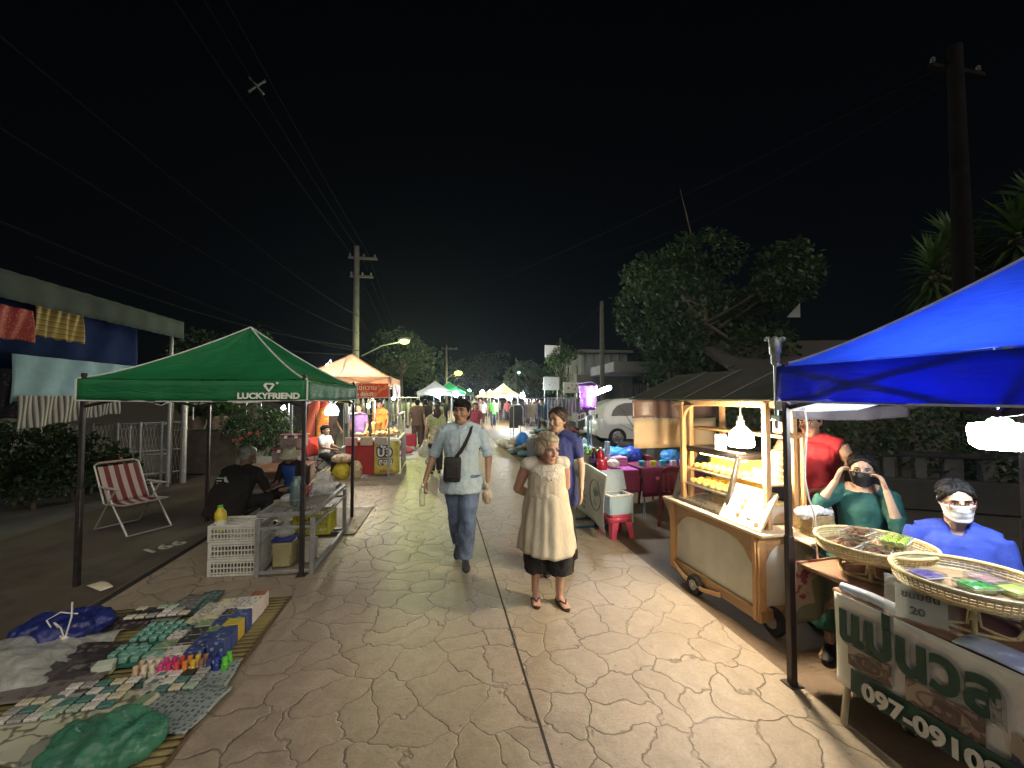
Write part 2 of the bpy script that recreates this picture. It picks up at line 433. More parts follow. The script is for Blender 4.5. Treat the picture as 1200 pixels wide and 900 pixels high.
def tree(label, base, h, cr, mats, n=5200, size=.16, seed=1, crown0=.35, group=None, lean=(0, 0), bare=0):
    q = random.Random(seed)
    root = thing('tree', label, 'tree', base, 0, group)
    t = MB(); top = V((lean[0], lean[1], h * .62))
    pts = [V((0, 0, -.1)), V((q.uniform(-.1, .1), q.uniform(-.1, .1), h * .2)), V((lean[0] * .5, lean[1] * .5, h * .4)), top]
    t.tube(pts, [h * .032, h * .024, h * .018, h * .01], 9)
    blobs = []
    for i in range(15):
        a = i * 2.4 + q.uniform(-.4, .4); rr = cr * q.uniform(.25, .86); z = h * (crown0 + (1 - crown0) * q.uniform(.12, .82))
        e = V((lean[0] + rr * math.cos(a), lean[1] + rr * math.sin(a), z))
        st = pts[2].lerp(top, q.uniform(0, .9))
        t.tube([st, st.lerp(e, .5) + V((0, 0, .1 * h * q.uniform(-.3, 1))), e], [h * .011, h * .007, h * .003], 6)
        blobs.append((e, (cr * q.uniform(.26, .46), cr * q.uniform(.2, .38))))
    blobs.append((V((lean[0], lean[1], h * .85)), (cr * .42, h * .12)))
    for i in range(bare):
        e = V((lean[0] + q.uniform(-.3, .3) * cr, lean[1], h * q.uniform(1.05, 1.2))); t.tube([top, top.lerp(e, .6) + V((q.uniform(-.2, .2), 0, 0)), e], [.05, .03, .012], 5)
    t.build('trunk', BARK, root); c = MB(); leaves(c, blobs, n, size, seed); c.build('crown', mats, root, 0); return root
def bush(name, label, blobs, mats, n, size, seed, cat='hedge', stems=True, group=None):
    cx = sum((V(c) for c, _ in blobs), V()) / len(blobs); base = V((cx.x, cx.y, 0))
    root = thing(name, label, cat, base, 0, group)
    c = MB(); leaves(c, [(V(p) - base, r) for p, r in blobs], n, size, seed); c.build('foliage', mats, root, 0)
    for p, r in blobs:
        st = MB(); p = V(p) - base; e0 = V((p.x, p.y, -.02)); st.tube([e0, p], [.03, .014], 6)
        for k in (-1, 1): st.tube([e0.lerp(p, .3), p + V((.25 * k * r[0], .1 * k, r[1] * .3))], [.016, .008], 5)
        st.build('stem', BARK, root)
    return root

tree('big leafy tree with bare twigs sticking out on top, behind the cart and car', P(838, 466, 20) - V((0, 0, CAMH)), 10.4, 4.8, LEAF_B, 21000, .27, 11, .20, lean=(-.6, 0), bare=2)
tree('small round tree in front of the pale building beyond the car', V((3.3, 26.5, 0)), 5.6, 1.5, LEAF_A, 2600, .2, 12, .3)
for i, (px, Y, h, cr, lab, mt) in enumerate([
    (470, 38, 8.4, 4.0, 'dark broad tree behind the near street lamp', LEAF_B), (568, 62, 9.2, 3.8, 'tall pointed tree at the end of the street, above the market lights', LEAF_B),
    (618, 46, 6.2, 2.6, 'pale green rounded tree behind the far cream tent', LEAF_C), (640, 52, 6.0, 2.4, 'low dark tree beside the far billboard', LEAF_B), (545, 70, 9.0, 4.6, 'dim wide tree farthest down the street, left of the pointed tree', LEAF_B)]):
    g = P(px, 466, Y); tree(lab, V((g.x, g.y, 0)), h, cr, mt, 3000, .42, 30 + i, .2)
g = P(300, 466, 19); tree('dark tree whose top shows just above the green canopy peak', V((g.x, g.y, 0)), 5.2, 1.7, LEAF_A, 2600, .2, 41, .3)
g = P(262, 466, 26); tree('dim wide tree behind the green awning house', V((g.x, g.y, 0)), 6.2, 3.4, LEAF_B, 3000, .3, 42, .2)

# yucca-like trees behind the blue canopy
def yucca(label, base, h, seed):
    q = random.Random(seed); root = thing('yucca_tree', label, 'tree', base, 0, 'spiky yucca trees')
    t = MB(); t.tube([(0, 0, -.1), (.05, 0, h * .4), (-.04, .05, h * .75), (0, 0, h)], [.26, .2, .19, .14], 10)
    heads = [V((0, 0, h)), V((.75, .2, h * .93)), V((-.55, -.1, h * .88))]
    for e in heads[1:]: t.tube([(0, 0, h * .68), V((e.x * .7, e.y, h * .8)), e], [.13, .11, .09], 8)
    t.build('trunk', BARK, root)
    c = MB()
    for hd in heads:
        for k in range(120):
            az = k * 2.399; el = R(78) - R(140) * (k / 120.0) ** .8 + q.uniform(-.12, .12)
            d = V((math.cos(az) * math.cos(el), math.sin(az) * math.cos(el), math.sin(el))); L_ = q.uniform(.65, .95)
            s_ = d.cross(V((0, 0, 1))); s_ = s_.normalized() if s_.length > .01 else V((1, 0, 0))
            p0 = hd + V((0, 0, .35 - .8 * k / 120.0)); p1 = p0 + d * L_ * .5; p2 = p0 + d * L_ - V((0, 0, L_ * .22 * math.cos(el)))
            c.poly([p0 - s_ * .022, p0 + s_ * .022, p1 + s_ * .042, p1 - s_ * .042]); c.poly([p1 - s_ * .042, p1 + s_ * .042, p2])
    c.build('crown', LEAF_A, root, 0)
g = P(1122, 466, 9.2); yucca('spiky yucca tree standing left, behind the peak of the blue canopy', V((g.x, g.y, 0)), 5.2, 3)
g = P(1222, 466, 8.6); yucca('spiky yucca tree at the right edge, cut by the frame', V((g.x, g.y, 0)), 5.9, 4)

# ---------------------------------------------------------------- hedges and plants on the left
b_ = lambda px, py, Y, r, rz: (P(px, py, Y), (r, rz))
bush('hedge', 'dark leafy shrub along the house fence under the hanging cloths', [b_(-60, 535, 6.3, .9, .55), b_(20, 530, 6.5, .8, .5), b_(85, 540, 6.7, .65, .45), b_(130, 548, 7.0, .4, .3), b_(40, 565, 6.2, .5, .25)], LEAF_B, 5200, .11, 5)
bush('shrub', 'broad flowering shrub behind the woman in the sun hat', [b_(300, 500, 9.6, .7, .55), b_(325, 508, 9.4, .5, .5), b_(272, 505, 9.8, .55, .4)], LEAF_B, 3400, .1, 6, 'shrub')
fl = MB()
for px, py in ((293, 508), (302, 507), (283, 514), (275, 516)):
    for k in range(5): fl.ball(P(px, py, 8.9) + V((.026 * math.cos(k * 1.26), -.01 * k, .026 * math.sin(k * 1.26))), (.02, .012, .016), 6, 4)
fo = fl.build('blossom', mat('red_flower', (.5, .06, .05), .6), None); fo.parent = bpy.data.objects['shrub']; fo.matrix_parent_inverse = M.Translation(-bpy.data.objects['shrub'].location)
for px, lab in ((232, 'pale clay flowerpot with grassy leaves, left on the garden ledge'), (255, 'pale clay flowerpot with grassy leaves, right on the garden ledge')):
    g = P(px, 503, 9.3); root = thing('flowerpot', lab, 'potted plant', g, 0, 'flowerpots on the garden ledge')
    m_ = MB(); m_.lathe([(.13, 0), (.2, .26), (.22, .26), (.22, .31), (.19, .31), (.17, .24)], n=16); m_.build('pot', mat('pale_clay', (.30, .25, .19), .85, 0, .2, 9, .2), root)
    m_ = MB(); leaves(m_, [(V((0, 0, .45)), (.36, .22))], 420, .16, px, -.6); m_.build('foliage', LEAF_A, root, 0)
bx = MB(); g0 = P(244, 466, 9.4); bx.box((0, 0, .5), (1.5, .4, 1.0), None, .02)
one('garden_ledge', bx, mat('mossy_block', (.09, .08, .06), .9, 0, .3, 6, .4, 20), 'dark low masonry ledge carrying the two flowerpots', 'wall', (g0.x, g0.y, 0), .1)

# hedge and wall behind the right stalls
bush('hedge', 'long dark hedge above the low block wall behind the right stalls', [(V((3.5 + .72 * i, 7.6 - .24 * i, 1.35 + .12 * math.sin(i * 2.1))), (.85, .78)) for i in range(11)], LEAF_B, 15000, .10, 8)
wroot = thing('garden_wall', 'low dark block wall with pale openings under the hedge', 'wall', (6.6, 6.3, 0), R(-18.4))
w = MB(); w.box((0, 0, .24), (9.6, .18, .48), None, .02); w.box((0, 0, .86), (9.6, .2, .08), None, .015); w.build('wall_course', mat('dark_block', (.03, .028, .025), .9, 0, .3, 5, .4, 25), wroot)
w = MB()
for i in range(24): w.box((-4.6 + i * .4, 0, .65), (.15 if i % 3 else .24, .12, .34), None, .012)
w.build('baluster', mat('pale_block', (.07, .07, .065), .85, 0, .25, 9, .2), wroot)

# ---------------------------------------------------------------- left house: gate, fence, awning, hanging cloths
froot = thing('wire_fence', 'thin wire garden fence on posts behind the leafy shrub', 'fence', (0, 0, 0))
A, B = G(212, 566), G(-70, 600); A.z = B.z = 0
f = MB(); n_ = 9
for i in range(1, n_ + 1):
    p = A.lerp(B, i / n_); f.cyl(p, p + V((0, 0, 1.28)), .025, n=8)
for z in (.25, .7, 1.25): f.tube([A + V((0, 0, z)), B + V((0, 0, z))], .016, 6)
f.build('post', GREYSTEEL, froot)
f = MB(); d_ = (B - A); 
for k in range(56):
    p = A.lerp(B, k / 56); q_ = A.lerp(B, (k + 3) / 56)
    f.tube([p + V((0, 0, .1)), q_ + V((0, 0, 1.25))], .004, 3, False); f.tube([q_ + V((0, 0, .1)), p + V((0, 0, 1.25))], .004, 3, False)
f.build('mesh_netting', GREYSTEEL, froot)
gr = thing('garden_gate', 'grey steel tube gate standing open beside the round post', 'gate', G(198, 568))
f = MB(); g0 = V((0, 0, 0)); u = (G(150, 572) - G(198, 568))
for a, z0, z1 in ((0, .02, 1.25), (1, .02, 1.25)):
    f.cyl(u * a + V((0, 0, z0)), u * a + V((0, 0, z1)), .022)
for z in (.06, .62, 1.22): f.tube([V((0, 0, z)), u + V((0, 0, z))], .018, 8)
f.build('frame', STEEL, gr)
f = MB(); f.cyl((.0, .02, .0), (.0, .02, 1.72), .028); f.build('hinge_post', STEEL, gr)
gp = thing('gate_post', 'pale round steel gate post under the green canopy edge', 'post', G(214, 567))
f = MB(); f.cyl((0, 0, 0), (0, 0, 1.86), .055, n=14); f.build('post_tube', STEEL, gp, 60); f = MB(); f.lathe([(.06, 0), (.06, .03), (.02, .06), (0, .062)], (0, 0, 1.86), 14); f.build('cap', STEEL, gp)
fr = thing('gate_rail', 'long thin steel overhead rail with short droppers behind the green stall', 'rail', G(216, 566))
f = MB(); a = P(218, 474, 8.6) - fr.location; e = P(306, 471, 10.5) - fr.location
f.tube([a, e], .02, 8)
f.build('top_bar', STEEL, fr)
for k in range(5):
    p = a.lerp(e, .08 + k * .23); q_ = MB(); q_.cyl(p, p - V((0, 0, .34 if k < 4 else 1.2)), .016); q_.build('dropper', STEEL, fr)

# awning of the house
aw = thing('awning', 'long grey green corrugated awning of the house on the left', 'awning', S(-5.10, 0, 0), ST)
f = MB()
def awn(u, v):
    s = 2.2 + 6.9 * v; return (-2.6 * u, s, 3.27 + .42 * u + .003 * math.sin(v * 160))
f.grid(awn, 3, 260); f.build('roof_sheet', mat('faded_green_sheet', (.055, .085, .07), .7, 0, .25, 3, .1), aw, 60, .012)
f = MB(); f.grid(lambda u, v: (.006 * math.sin(v * 90) + .01, 2.2 + 6.9 * v, 3.27 - .34 * u - .004 * math.sin(v * 260) * u), 4, 420); f.build('valance', mat('faded_green_canvas', (.028, .043, .035), .9, 0, .25, 4, .15), aw, 60, .006)
for s_ in (8.9, 5.6):
    f = MB(); f.cyl((-.08, s_, 0), (-.08, s_, 3.25), .03, n=10); f.build('support_post', GREYSTEEL, aw)
f = MB(); f.box((-2.7, 5.6, 1.6), (.1, 7.4, 3.2), None, .02); f.build('back_wall', mat('dim_house_plaster', (.05, .05, .045), .9, 0, .2, 2, .2), aw)
def cloth(label, px0, px1, py0, py1, l, m, drop_skew=0, folds=14, amp=.02, thick=.004, loc_rot=True):
    def s_of(px, l): # along-street distance where column px meets the plane at l
        a = (px - 600) / FPX; return (l * (SR.x - a * SR.y)) / (a * SD.y - SD.x)
    s0, s1 = s_of(px0, l), s_of(px1, l)
    z0, z1 = [CAMH - (py - 466) * (S(l, (s0 + s1) / 2).y) / FPX for py in (py0, py1)]
    f = MB(); c = S(l, (s0 + s1) / 2, z0)
    f.grid(lambda u, v: (amp * math.sin(u * folds) * (.2 + v) + .015 * math.sin(u * 31 + v * 3), (u - .5) * (s1 - s0), -(z0 - z1) * v + drop_skew * (u - .5) * v + .01 * math.sin(u * folds * 1.7) * v), 60, 20)
    return one('hanging_cloth', f, m, label, 'cloth', c, ST, 'cloths hung from the awning', 60, thick)
cloth('red patterned cloth hanging under the awning at the left edge', -90, 35, 352, 393, -5.16, printed('red_print_cloth', (.30, .035, .03), (.45, .16, .10), 34, .45, .8))
cloth('yellow striped cloth hanging beside the red patterned one', 37, 94, 358, 398, -5.17, striped('yellow_stripe_cloth', [(0, (.36, .27, .06)), (.5, (.20, .15, .05)), (.7, (.42, .33, .12))], 14, 'Z', .8))
cloth('big navy blue sheet hanging behind the yellow cloth', -120, 158, 350, 436, -5.36, mat('navy_cloth', (.010, .022, .085), .95, 0, .2, 6, spec=.05), .05, amp=.012)
cloth('pale blue towel hanging below the navy sheet', 12, 172, 424, 468, -5.22, mat('pale_blue_towel', (.24, .40, .48), .9, 0, .12, 8, .3, 150), .1, amp=.008)
cloth('grey and white striped cloth hanging lowest beside the canopy corner', 20, 140, 464, 493, -5.15, striped('grey_stripe_cloth', [(0, (.45, .44, .42)), (.45, (.06, .06, .06)), (.8, (.2, .2, .19))], 14, 'Y', .85), .16, amp=.008)
cloth('dark patterned cloth hanging under the left end of the towel', -70, 22, 430, 492, -5.30, printed('dark_print_cloth', (.03, .03, .04), (.12, .12, .14), 22, .5, .85))
o_ = MB(); o_.lathe([(.0, -.3), (.05, -.28), (.085, -.16), (.09, -.12), (.04, -.03), (.045, 0), (.02, .1), (.006, .22), (0, .23)], n=14)
one('hanging_ornament', o_, mat('pink_clay', (.36, .16, .12), .8), 'small pink clay ornament hung on the garden fence', 'ornament', P(138, 533, 7.4))

# ---------------------------------------------------------------- utility poles, wires
CONC = mat('pole_concrete', (.06, .057, .052), .85, 0, .25, 5, .3, 30)
WIRE = mat('wire_sheath', (.011, .011, .011), .9, spec=0)
def utility_pole(label, base, h, r=.15, arms=((.9, 0),), lamp=None, adir=0.0):
    root = thing('utility_pole', label, 'utility pole', base, adir)
    f = MB(); f.tube([(0, 0, -.1), (0, 0, h)], [r, r * .62], 12); f.build('shaft', CONC, root, 60)
    for k, (L_, dz) in enumerate(arms):
        z = h - .35 - dz; a = MB(); a.box((L_ * .3, .14, z), (L_ * 1.6, .09, .1), None, .01); a.build('cross_arm', CONC, root)
        for x in (-.4, .35, .95):
            i_ = MB(); i_.lathe([(.02, 0), (.035, .03), (.05, .05), (.03, .08), (.045, .1), (.02, .14), (0, .15)], (L_ * x, .14, z + .05), 8); i_.build('insulator', mat('grey_porcelain', (.09, .085, .08), .4), root)
    return root
PB = S(-3.50, 17.8); PB.z = 0
pole = utility_pole('tall concrete utility pole with cross arm carrying the street lamp on the left', PB, 8.2, .17, ((.75, .1), (.6, .9)), adir=ST)
CONC = mat('shaded_pole_concrete', (.008, .007, .007), .95, 0, .25, 5, .3, 30, spec=.05)  # same pole concrete, darkened in colour to stand in for missing light
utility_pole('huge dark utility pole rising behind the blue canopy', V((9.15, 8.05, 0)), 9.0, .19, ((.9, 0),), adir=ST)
CONC = _mc['pole_concrete']
utility_pole('slim pale pole beside the parked car', V((P(706, 466, 18).x, 18, 0)), 6.1, .13, (), adir=ST)
utility_pole('dark pole standing against the billboard near the pale building', V((P(657, 466, 28).x, 28, 0)), 5.9, .13, (), adir=ST)
utility_pole('distant utility pole left of the second street lamp', V((P(523, 466, 40).x, 40, 0)), 7.0, .14, ((1, 0),), adir=ST)
utility_pole('thin distant pole with a small green lamp beside the far trees', V((P(605, 466, 44).x, 44, 0)), 6.2, .1, (), adir=ST)

def wire(label, pts, r=.012, name='overhead_wire', group='overhead wires along the street'):
    f = MB(); f.tube(pts, r, 5, False); one(name, f, WIRE, label, 'wire', group=group)
far = S(-3.6, 46, 0)
for k, (l, z, zf, sag, r) in enumerate([(-3.05, 7.95, 5.6, .7, .010), (-3.3, 7.85, 5.5, .75, .009), (-3.75, 7.9, 5.5, .7, .010)]):
    wire('high overhead wire on the cross arm of the tall left pole', catenary(S(l, -9, z), S(l, 17.8, z), .5, 20) + catenary(S(l, 17.8, z), S(l + .3, 46, zf), sag, 16)[1:], r, group='high overhead wires on the cross arm')
for k, (l, z, zf, sag, r) in enumerate([(-3.38, 5.2, 4.1, .55, .011), (-3.4, 4.5, 3.8, .7, .011), (-3.36, 3.75, 3.3, .55, .014)]):
    wire('low telephone cable sagging past the orange canopy', catenary(S(l, -9, z + .2), S(l, 17.8, z), .75, 20) + catenary(S(l, 17.8, z), S(l + .25, 40, zf), sag, 16)[1:], r, group='low telephone cables along the left side')
for k, (px, py, dy) in enumerate([(40, 300, 0), (30, 345, 1)]):
    a = P(px, py, 10); wire('slack wire from the left house to the tall pole' if k == 0 else 'lower slack wire from the left house to the tall pole', catenary(a, S(-3.5, 17.8, 3.9 - k * .35), .35, 18), .016, group='house wires')
g1 = V((9.15, 8.05, 8.7)); wire('long wire from the huge right pole across the street to the far left', catenary(g1, P(478, 356, 60), 1.2, 30), .012, group='crossing wires')
wire('second long wire from the huge right pole', catenary(g1 - V((0, 0, .35)), P(700, 300, 30), .6, 26), .01, group='crossing wires')
pr = V((P(706, 466, 18).x, 18, 6.0)); wire('wire from the slim pale pole to the billboard pole', catenary(pr, V((P(657, 466, 28).x, 28, 5.8)), .3, 14), .014, group='right side wires')
wire('wire running on from the billboard pole into the distance', catenary(V((P(657, 466, 28).x, 28, 5.8)), P(603, 428, 60), .7, 14), .018, group='right side wires')
cs = thing('cable_spacer', 'small cross shaped spacer clamped on the high overhead wires', 'cable spacer', S(-3.42, 8.1, 7.62), ST)
f = MB()
for a in (.7, 2.3, 3.9, 5.4): f.tube([(0, 0, 0), (.1 * math.cos(a), 0, .1 * math.sin(a)), (.19 * math.cos(a), 0, .19 * math.sin(a))], [.02, .014, .022], 6)
f.build('cross_body', mat('grey_insulator', (.06, .06, .06), .5), cs)

def street_lamp(label, a, b, col, strength, r=.13):
    root = thing('street_lamp', label, 'street lamp', a)
    d = V(b) - V(a); f = MB(); f.tube([(0, 0, 0), d * .5 + V((0, 0, .12)), d * .94], [.03, .026, .022], 8); f.build('arm', STEEL, root)
    f = MB(); f.ball(d + V((0, 0, .05)), (.26, .13, .09), 12, 6, M.Rotation(ST * 0, 3, 'Z')); f.build('lamp_housing', STEEL, root)
    f = MB(); f.ball(d + V((0, 0, -.03)), (r * 1.35, r * .9, r * .8), 12, 6); f.build('lamp_glass', glow('street_lamp_glass', col, .8) if strength > 50 else glow('small_green_lamp', col, 6), root)
    if strength > 50:
        li = bpy.data.lights.new('street_lamp_light', 'POINT'); li.energy = strength; li.color = (.9, 1, .35); li.shadow_soft_size = .15
        lo = bpy.data.objects.new('street_lamp_light', li); COL.objects.link(lo); lo.location = V(b) - V((0, 0, .3)); lo.parent = root; lo.matrix_parent_inverse = M.Translation(-V(a))
    return root
a_ = PB + V((0, 0, 3.85)); a_ += (P(436, 412, 16.9) - a_) * 0.3
street_lamp('green yellow glowing street lamp on a long arm from the tall left pole', P(424, 417, 17.2), P(474, 399, 16.2), (.86, 1.0, .20), 150, .16)
street_lamp('second yellow green street lamp farther down the street', P(523, 444, 40), P(537, 437, 38.5), (.86, 1.0, .16), 240, .30)
street_lamp('tiny green lamp on the thin distant pole', P(605, 436, 44), P(608, 436, 44), (.5, 1, .75), 12, .12)
# ---------------------------------------------------------------- buildings on the right
PLAST = mat('pale_weathered_plaster', (.20, .215, .21), .85, 0, .25, 1.2, .2, 12, dirt=.3)
PLASTD = mat('dim_grey_plaster', (.10, .098, .09), .9, 0, .25, 1.5, .25, 12, dirt=.3)
g = P(693, 466, 30); root = thing('shop_house', 'pale two storey building with ribbed wall beyond the parked car', 'building', (g.x, 30, 0), ST)
f = MB(); f.box((0, 0, 2.4), (3.4, 5, 4.75), None, .03); f.build('wall', PLAST, root)
f = MB(); f.box((0, -.1, 4.9), (3.9, 5.6, .2), None, .03); f.build('roof', PLASTD, root)
for k in range(6):
    f = MB(); f.box((-1.55 + k * .62, -2.56, 2.6), (.09, .1, 4.2), None, .01); f.build('pilaster', PLAST, root)
for y in (-1.3, .6): f = MB(); f.box((-1.72, y, 3.4), (.06, .9, 1.2), None, .01); f.build('window', INK, root)
f = MB(); f.box((.9, -2.55, 3.9), (1.1, .05, .8), None, .01); f.build('shutter', PLASTD, root)
g = P(649, 412, 27.5); root = thing('billboard', 'blank white signboard fixed high on the dark pole', 'sign', g, ST + .15)
f = MB(); f.box((-.1, 0, 0), (1.15, .08, .85), None, .02); f.build('panel', mat('blank_sign_white', (.62, .64, .64), .6, 0, .1), root); f = MB(); f.bar((.3, .06, .3), (.75, .1, .3), .05, .05); f.bar((.3, .06, -.3), (.75, .1, -.3), .05, .05); f.build('bracket', GREYSTEEL, root)

root = thing('house', 'low grey house with a flat porch roof and slatted gate behind the car', 'house', (P(770, 466, 21).x, 21, 0), ST * .4)
f = MB(); f.box((2.2, 1.2, 1.55), (4.4, .2, 3.1), None, .02); f.box((-1.9, 3, 1.55), (3.4, .2, 3.1), None, .02); f.box((.35, -.1, 1.55), (.25, 2.6, 3.1), None, .02); f.build('wall', PLASTD, root)
f = MB(); f.box((-.6, .6, 3.25), (4.4, 4.2, .5), None, .02); f.build('roof', mat('porch_fascia', (.13, .125, .12), .85, 0, .2, 3, .1), root)
f = MB()
for k in range(18): f.box((-2.2 + k * .14, -.9, 1.35), (.07, .04, 2.2), None, .005)
f.box((-1.0, -.94, .4), (2.6, .05, .08)); f.box((-1.0, -.94, 2.3), (2.6, .05, .08)); f.build('slat_gate', mat('dark_slat_wood', (.05, .042, .035), .8), root)
for x in (1.6, 2.5):
    f = MB(); f.cyl((x, -.3, 0), (x, -.3, 3.0), .07); f.build('porch_post', PLASTD, root)
f = MB(); f.box((3.5, 1.06, 1.9), (.9, .06, 1.0), None, .01); f.build('window', INK, root)
f = MB(); f.box((3.9, 1.03, 2.4), (.14, .06, .6), None, .01); f.build('meter_box', PLAST, root)
root = thing('bungalow', 'dark tiled bungalow with wide eaves hidden behind the cart and blue canopy', 'house', (11.6, 14.6, 0), R(-6))
f = MB(); f.box((0.4, 1.2, 1.4), (7, .25, 2.8), None, .02); f.build('wall', mat('brown_dim_plaster', (.07, .05, .042), .9, 0, .2, 2, .2), root)
f = MB(); f.prism([(-3.6, -.6, 2.62), (-3.6, -.6, 2.8), (-3.6, 3.4, 4.3), (-3.6, 3.6, 4.2)], (8.4, 0, 0)); f.build('roof', mat('dim_roof_tile', (.035, .03, .027), .85, 0, .3, 4, .4, 20), root)
for x in (-2.6, .4, 3):
    f = MB(); f.box((x, 1.05, 1.7), (1.0, .06, 1.1), None, .01); f.build('window', INK, root)
f = MB(); f.box((-2.0, 1.04, 2.25), (.28, .06, .5), None, .01); f.build('fuse_box', PLAST, root)
root = thing('gable_board', 'small pale triangular gable end high on the dark roof', 'gable', P(932, 366, 16)); f = MB(); f.prism([(-.34, 0, -.2), (.2, 0, -.2), (.2, 0, .38)], (0, .05, 0)); f.build('gable_panel', PLAST, root)

# ---------------------------------------------------------------- parked car (rear left quarter seen beyond the purple table)
PAINT = mat('white_car_paint', (.68, .72, .71), .22, .1, .04, 3, 0, coat=.6)
car = thing('parked_car', 'white parked family car with a dark arched rear window behind the drinks table', 'car', (G(710, 520).x + .12, G(710, 520).y, 0), R(-84))
# local: +y = forward (to the right in the picture), side facing the street camera at -x after turning
def carsec(y, w, zb, zs, zt, wt):            # section ring at y
    return [(-w, y, zb), (-w * 1.03, y, (zb + zs) / 2), (-w, y, zs), (-wt, y, zt - .08), (-wt * .86, y, zt), (wt * .86, y, zt), (wt, y, zt - .08), (w, y, zs), (w * 1.03, y, (zb + zs) / 2), (w, y, zb)]
secs = [(-.74, .64, .55, .86, .92, .52), (-.70, .76, .38, .94, 1.08, .56), (-.58, .83, .32, 1.0, 1.34, .56), (-.34, .87, .29, 1.06, 1.56, .57), (.05, .88, .28, 1.08, 1.69, .58), (.8, .88, .26, 1.08, 1.74, .60), (1.7, .88, .26, 1.06, 1.68, .60), (2.3, .88, .26, 1.04, 1.5, .64), (2.7, .87, .27, 1.0, 1.14, .68), (3.3, .84, .3, .92, .98, .66), (3.55, .72, .4, .75, .8, .55)]
f = MB(); f.loft([carsec(*s_) for s_ in secs])
f.build('body', PAINT, car, 35)
WG = mat('dark_window_glass', (.008, .008, .009), .08, 0, .1, spec=.8)
arch = [(-.20, 0), (-.13, .16), (.06, .34), (.35, .44), (.68, .46), (.68, 0)]; dwin = [(.76, 0), (.76, .46), (1.6, .45), (1.75, .05), (1.75, 0)]
for sx in (1, -1):
    for nm, ol in (('side_window', arch), ('door_window', dwin)): f = MB(); f.prism([(sx * (.862 - .52 * z), y, 1.11 + z) for y, z in ol], (sx * .03, 0, 0)); f.build(nm, WG, car)
RUB = mat('tyre_rubber', (.015, .015, .016), .85, 0, .2, 30, .2); ALLOY = mat('alloy_wheel', (.40, .41, .42), .3, .8)
def wheel(parent, x, y, r, sx):
    t = MB(); prof = []
    for k in range(28):
        a = 2 * PI * k / 28; prof.append(a)
    rings = []
    for (rr, dx) in ((r * .64, -.09), (r * .9, -.11), (r, -.07), (r, .07), (r * .9, .11), (r * .64, .09)):
        rings.append([(x + dx, y + rr * math.cos(a), r + rr * math.sin(a)) for a in prof])
    t.loft(rings + [rings[0]], False); w_ = t.build('wheel', RUB, parent, 50)
    q = MB()
    q.tube([(x + sx * .085, y + r * .6 * math.cos(a), r + r * .6 * math.sin(a)) for a in prof], .022, 6, closed=True)
    for k in range(8):
        a = 2 * PI * k / 8; q.bar((x + sx * .09, y, r), (x + sx * .085, y + r * .6 * math.cos(a), r + r * .6 * math.sin(a)), .035, .03, .006)
    q.cyl((x + sx * .05, y, r), (x + sx * .115, y, r), .05, n=12); q.cyl((x - sx * .02, y, r), (x - sx * .01, y, r), r * .62, n=24)
    q.build('rim', ALLOY, w_, 40)
    ar = MB(); ar.tube([(x + sx * .045, y + r * 1.17 * math.cos(R(a)), r + r * 1.17 * math.sin(R(a))) for a in range(-12, 193, 12)], .035, 6); return ar
for y in (0.0, 2.75):
    ar = wheel(car, -.83, y, .33, -1); ar.build('wheel_arch', BLACKP, car)
    ar = wheel(car, .83, y, .33, 1); ar.bm.free()
f = MB(); f.box((.895, .75, .75), (.012, .012, .7)); f.box((.895, 1.85, .75), (.012, .012, .85)); f.build('door_seam', BLACKP, car)
f = MB(); f.box((.905, 1.0, .98), (.03, .18, .035), None, .01); f.build('handle', PAINT, car)
f = MB(); f.box((-.72, -.66, .98), (.2, .08, .2), None, .02); f.build('tail_light', mat('red_lens', (.35, .02, .02), .2), car)
f = MB(); f.box((0, -.74, .5), (1.4, .12, .22), None, .05, 2); f.build('bumper', PAINT, car)
# bare branches hanging before the car
q = random.Random(5); root = thing('bare_branch', 'thin bare branch sticking up in front of the parked car', 'branch', G(762, 560)); f = MB(); base = V((0, 0, 0))
f.tube([base, P(758, 512, 9) - root.location, P(742, 500, 9) - root.location, P(728, 478, 9) - root.location], [.02, .015, .011, .005], 5)
f.tube([P(757, 510, 9) - root.location, P(740, 504, 9) - root.location, P(726, 497, 9) - root.location], [.012, .008, .004], 5)
f.tube([P(752, 506, 9) - root.location, P(757, 480, 9) - root.location, P(748, 470, 9) - root.location], [.012, .008, .004], 5)
f.build('twig', BARK, root)
# ================================================================ CANOPIES
def canopy_fabric(name, c, trans=.35, rough=.55):
    m, N, L = nodes(name); out = N.new('ShaderNodeOutputMaterial'); p = N.new('ShaderNodeBsdfPrincipled'); vec = coord(N)
    n = noise_n(N, L, vec, 2.6, 6, .6, .5); col = ramp(N, L, n, [(.3, tuple(x * .8 for x in c)), (.7, tuple(min(1, x * 1.1) for x in c))])
    L.new(col, p.inputs['Base Color']); p.inputs['Roughness'].default_value = rough
    mp = N.new('ShaderNodeMapping'); mp.inputs['Scale'].default_value = (1, 1, 4); L.new(vec, mp.inputs[0])
    h = noise_n(N, L, mp.outputs[0], 3.2, 5, .55, 1.5); f = noise_n(N, L, vec, 160, 3)
    b = N.new('ShaderNodeBump'); b.inputs['Strength'].default_value = .5; b.inputs['Distance'].default_value = .03; L.new(mixc(N, L, .04, h, f), b.inputs['Height']); L.new(b.outputs[0], p.inputs['Normal'])
    t = N.new('ShaderNodeBsdfTranslucent'); L.new(col, t.inputs[0]); L.new(b.outputs[0], t.inputs['Normal']); x = N.new('ShaderNodeMixShader'); x.inputs[0].default_value = trans
    L.new(p.outputs[0], x.inputs[1]); L.new(t.outputs[0], x.inputs[2]); L.new(x.outputs[0], out.inputs[0]); return m
TRIM = mat('white_piping', (.66, .70, .68), .6)
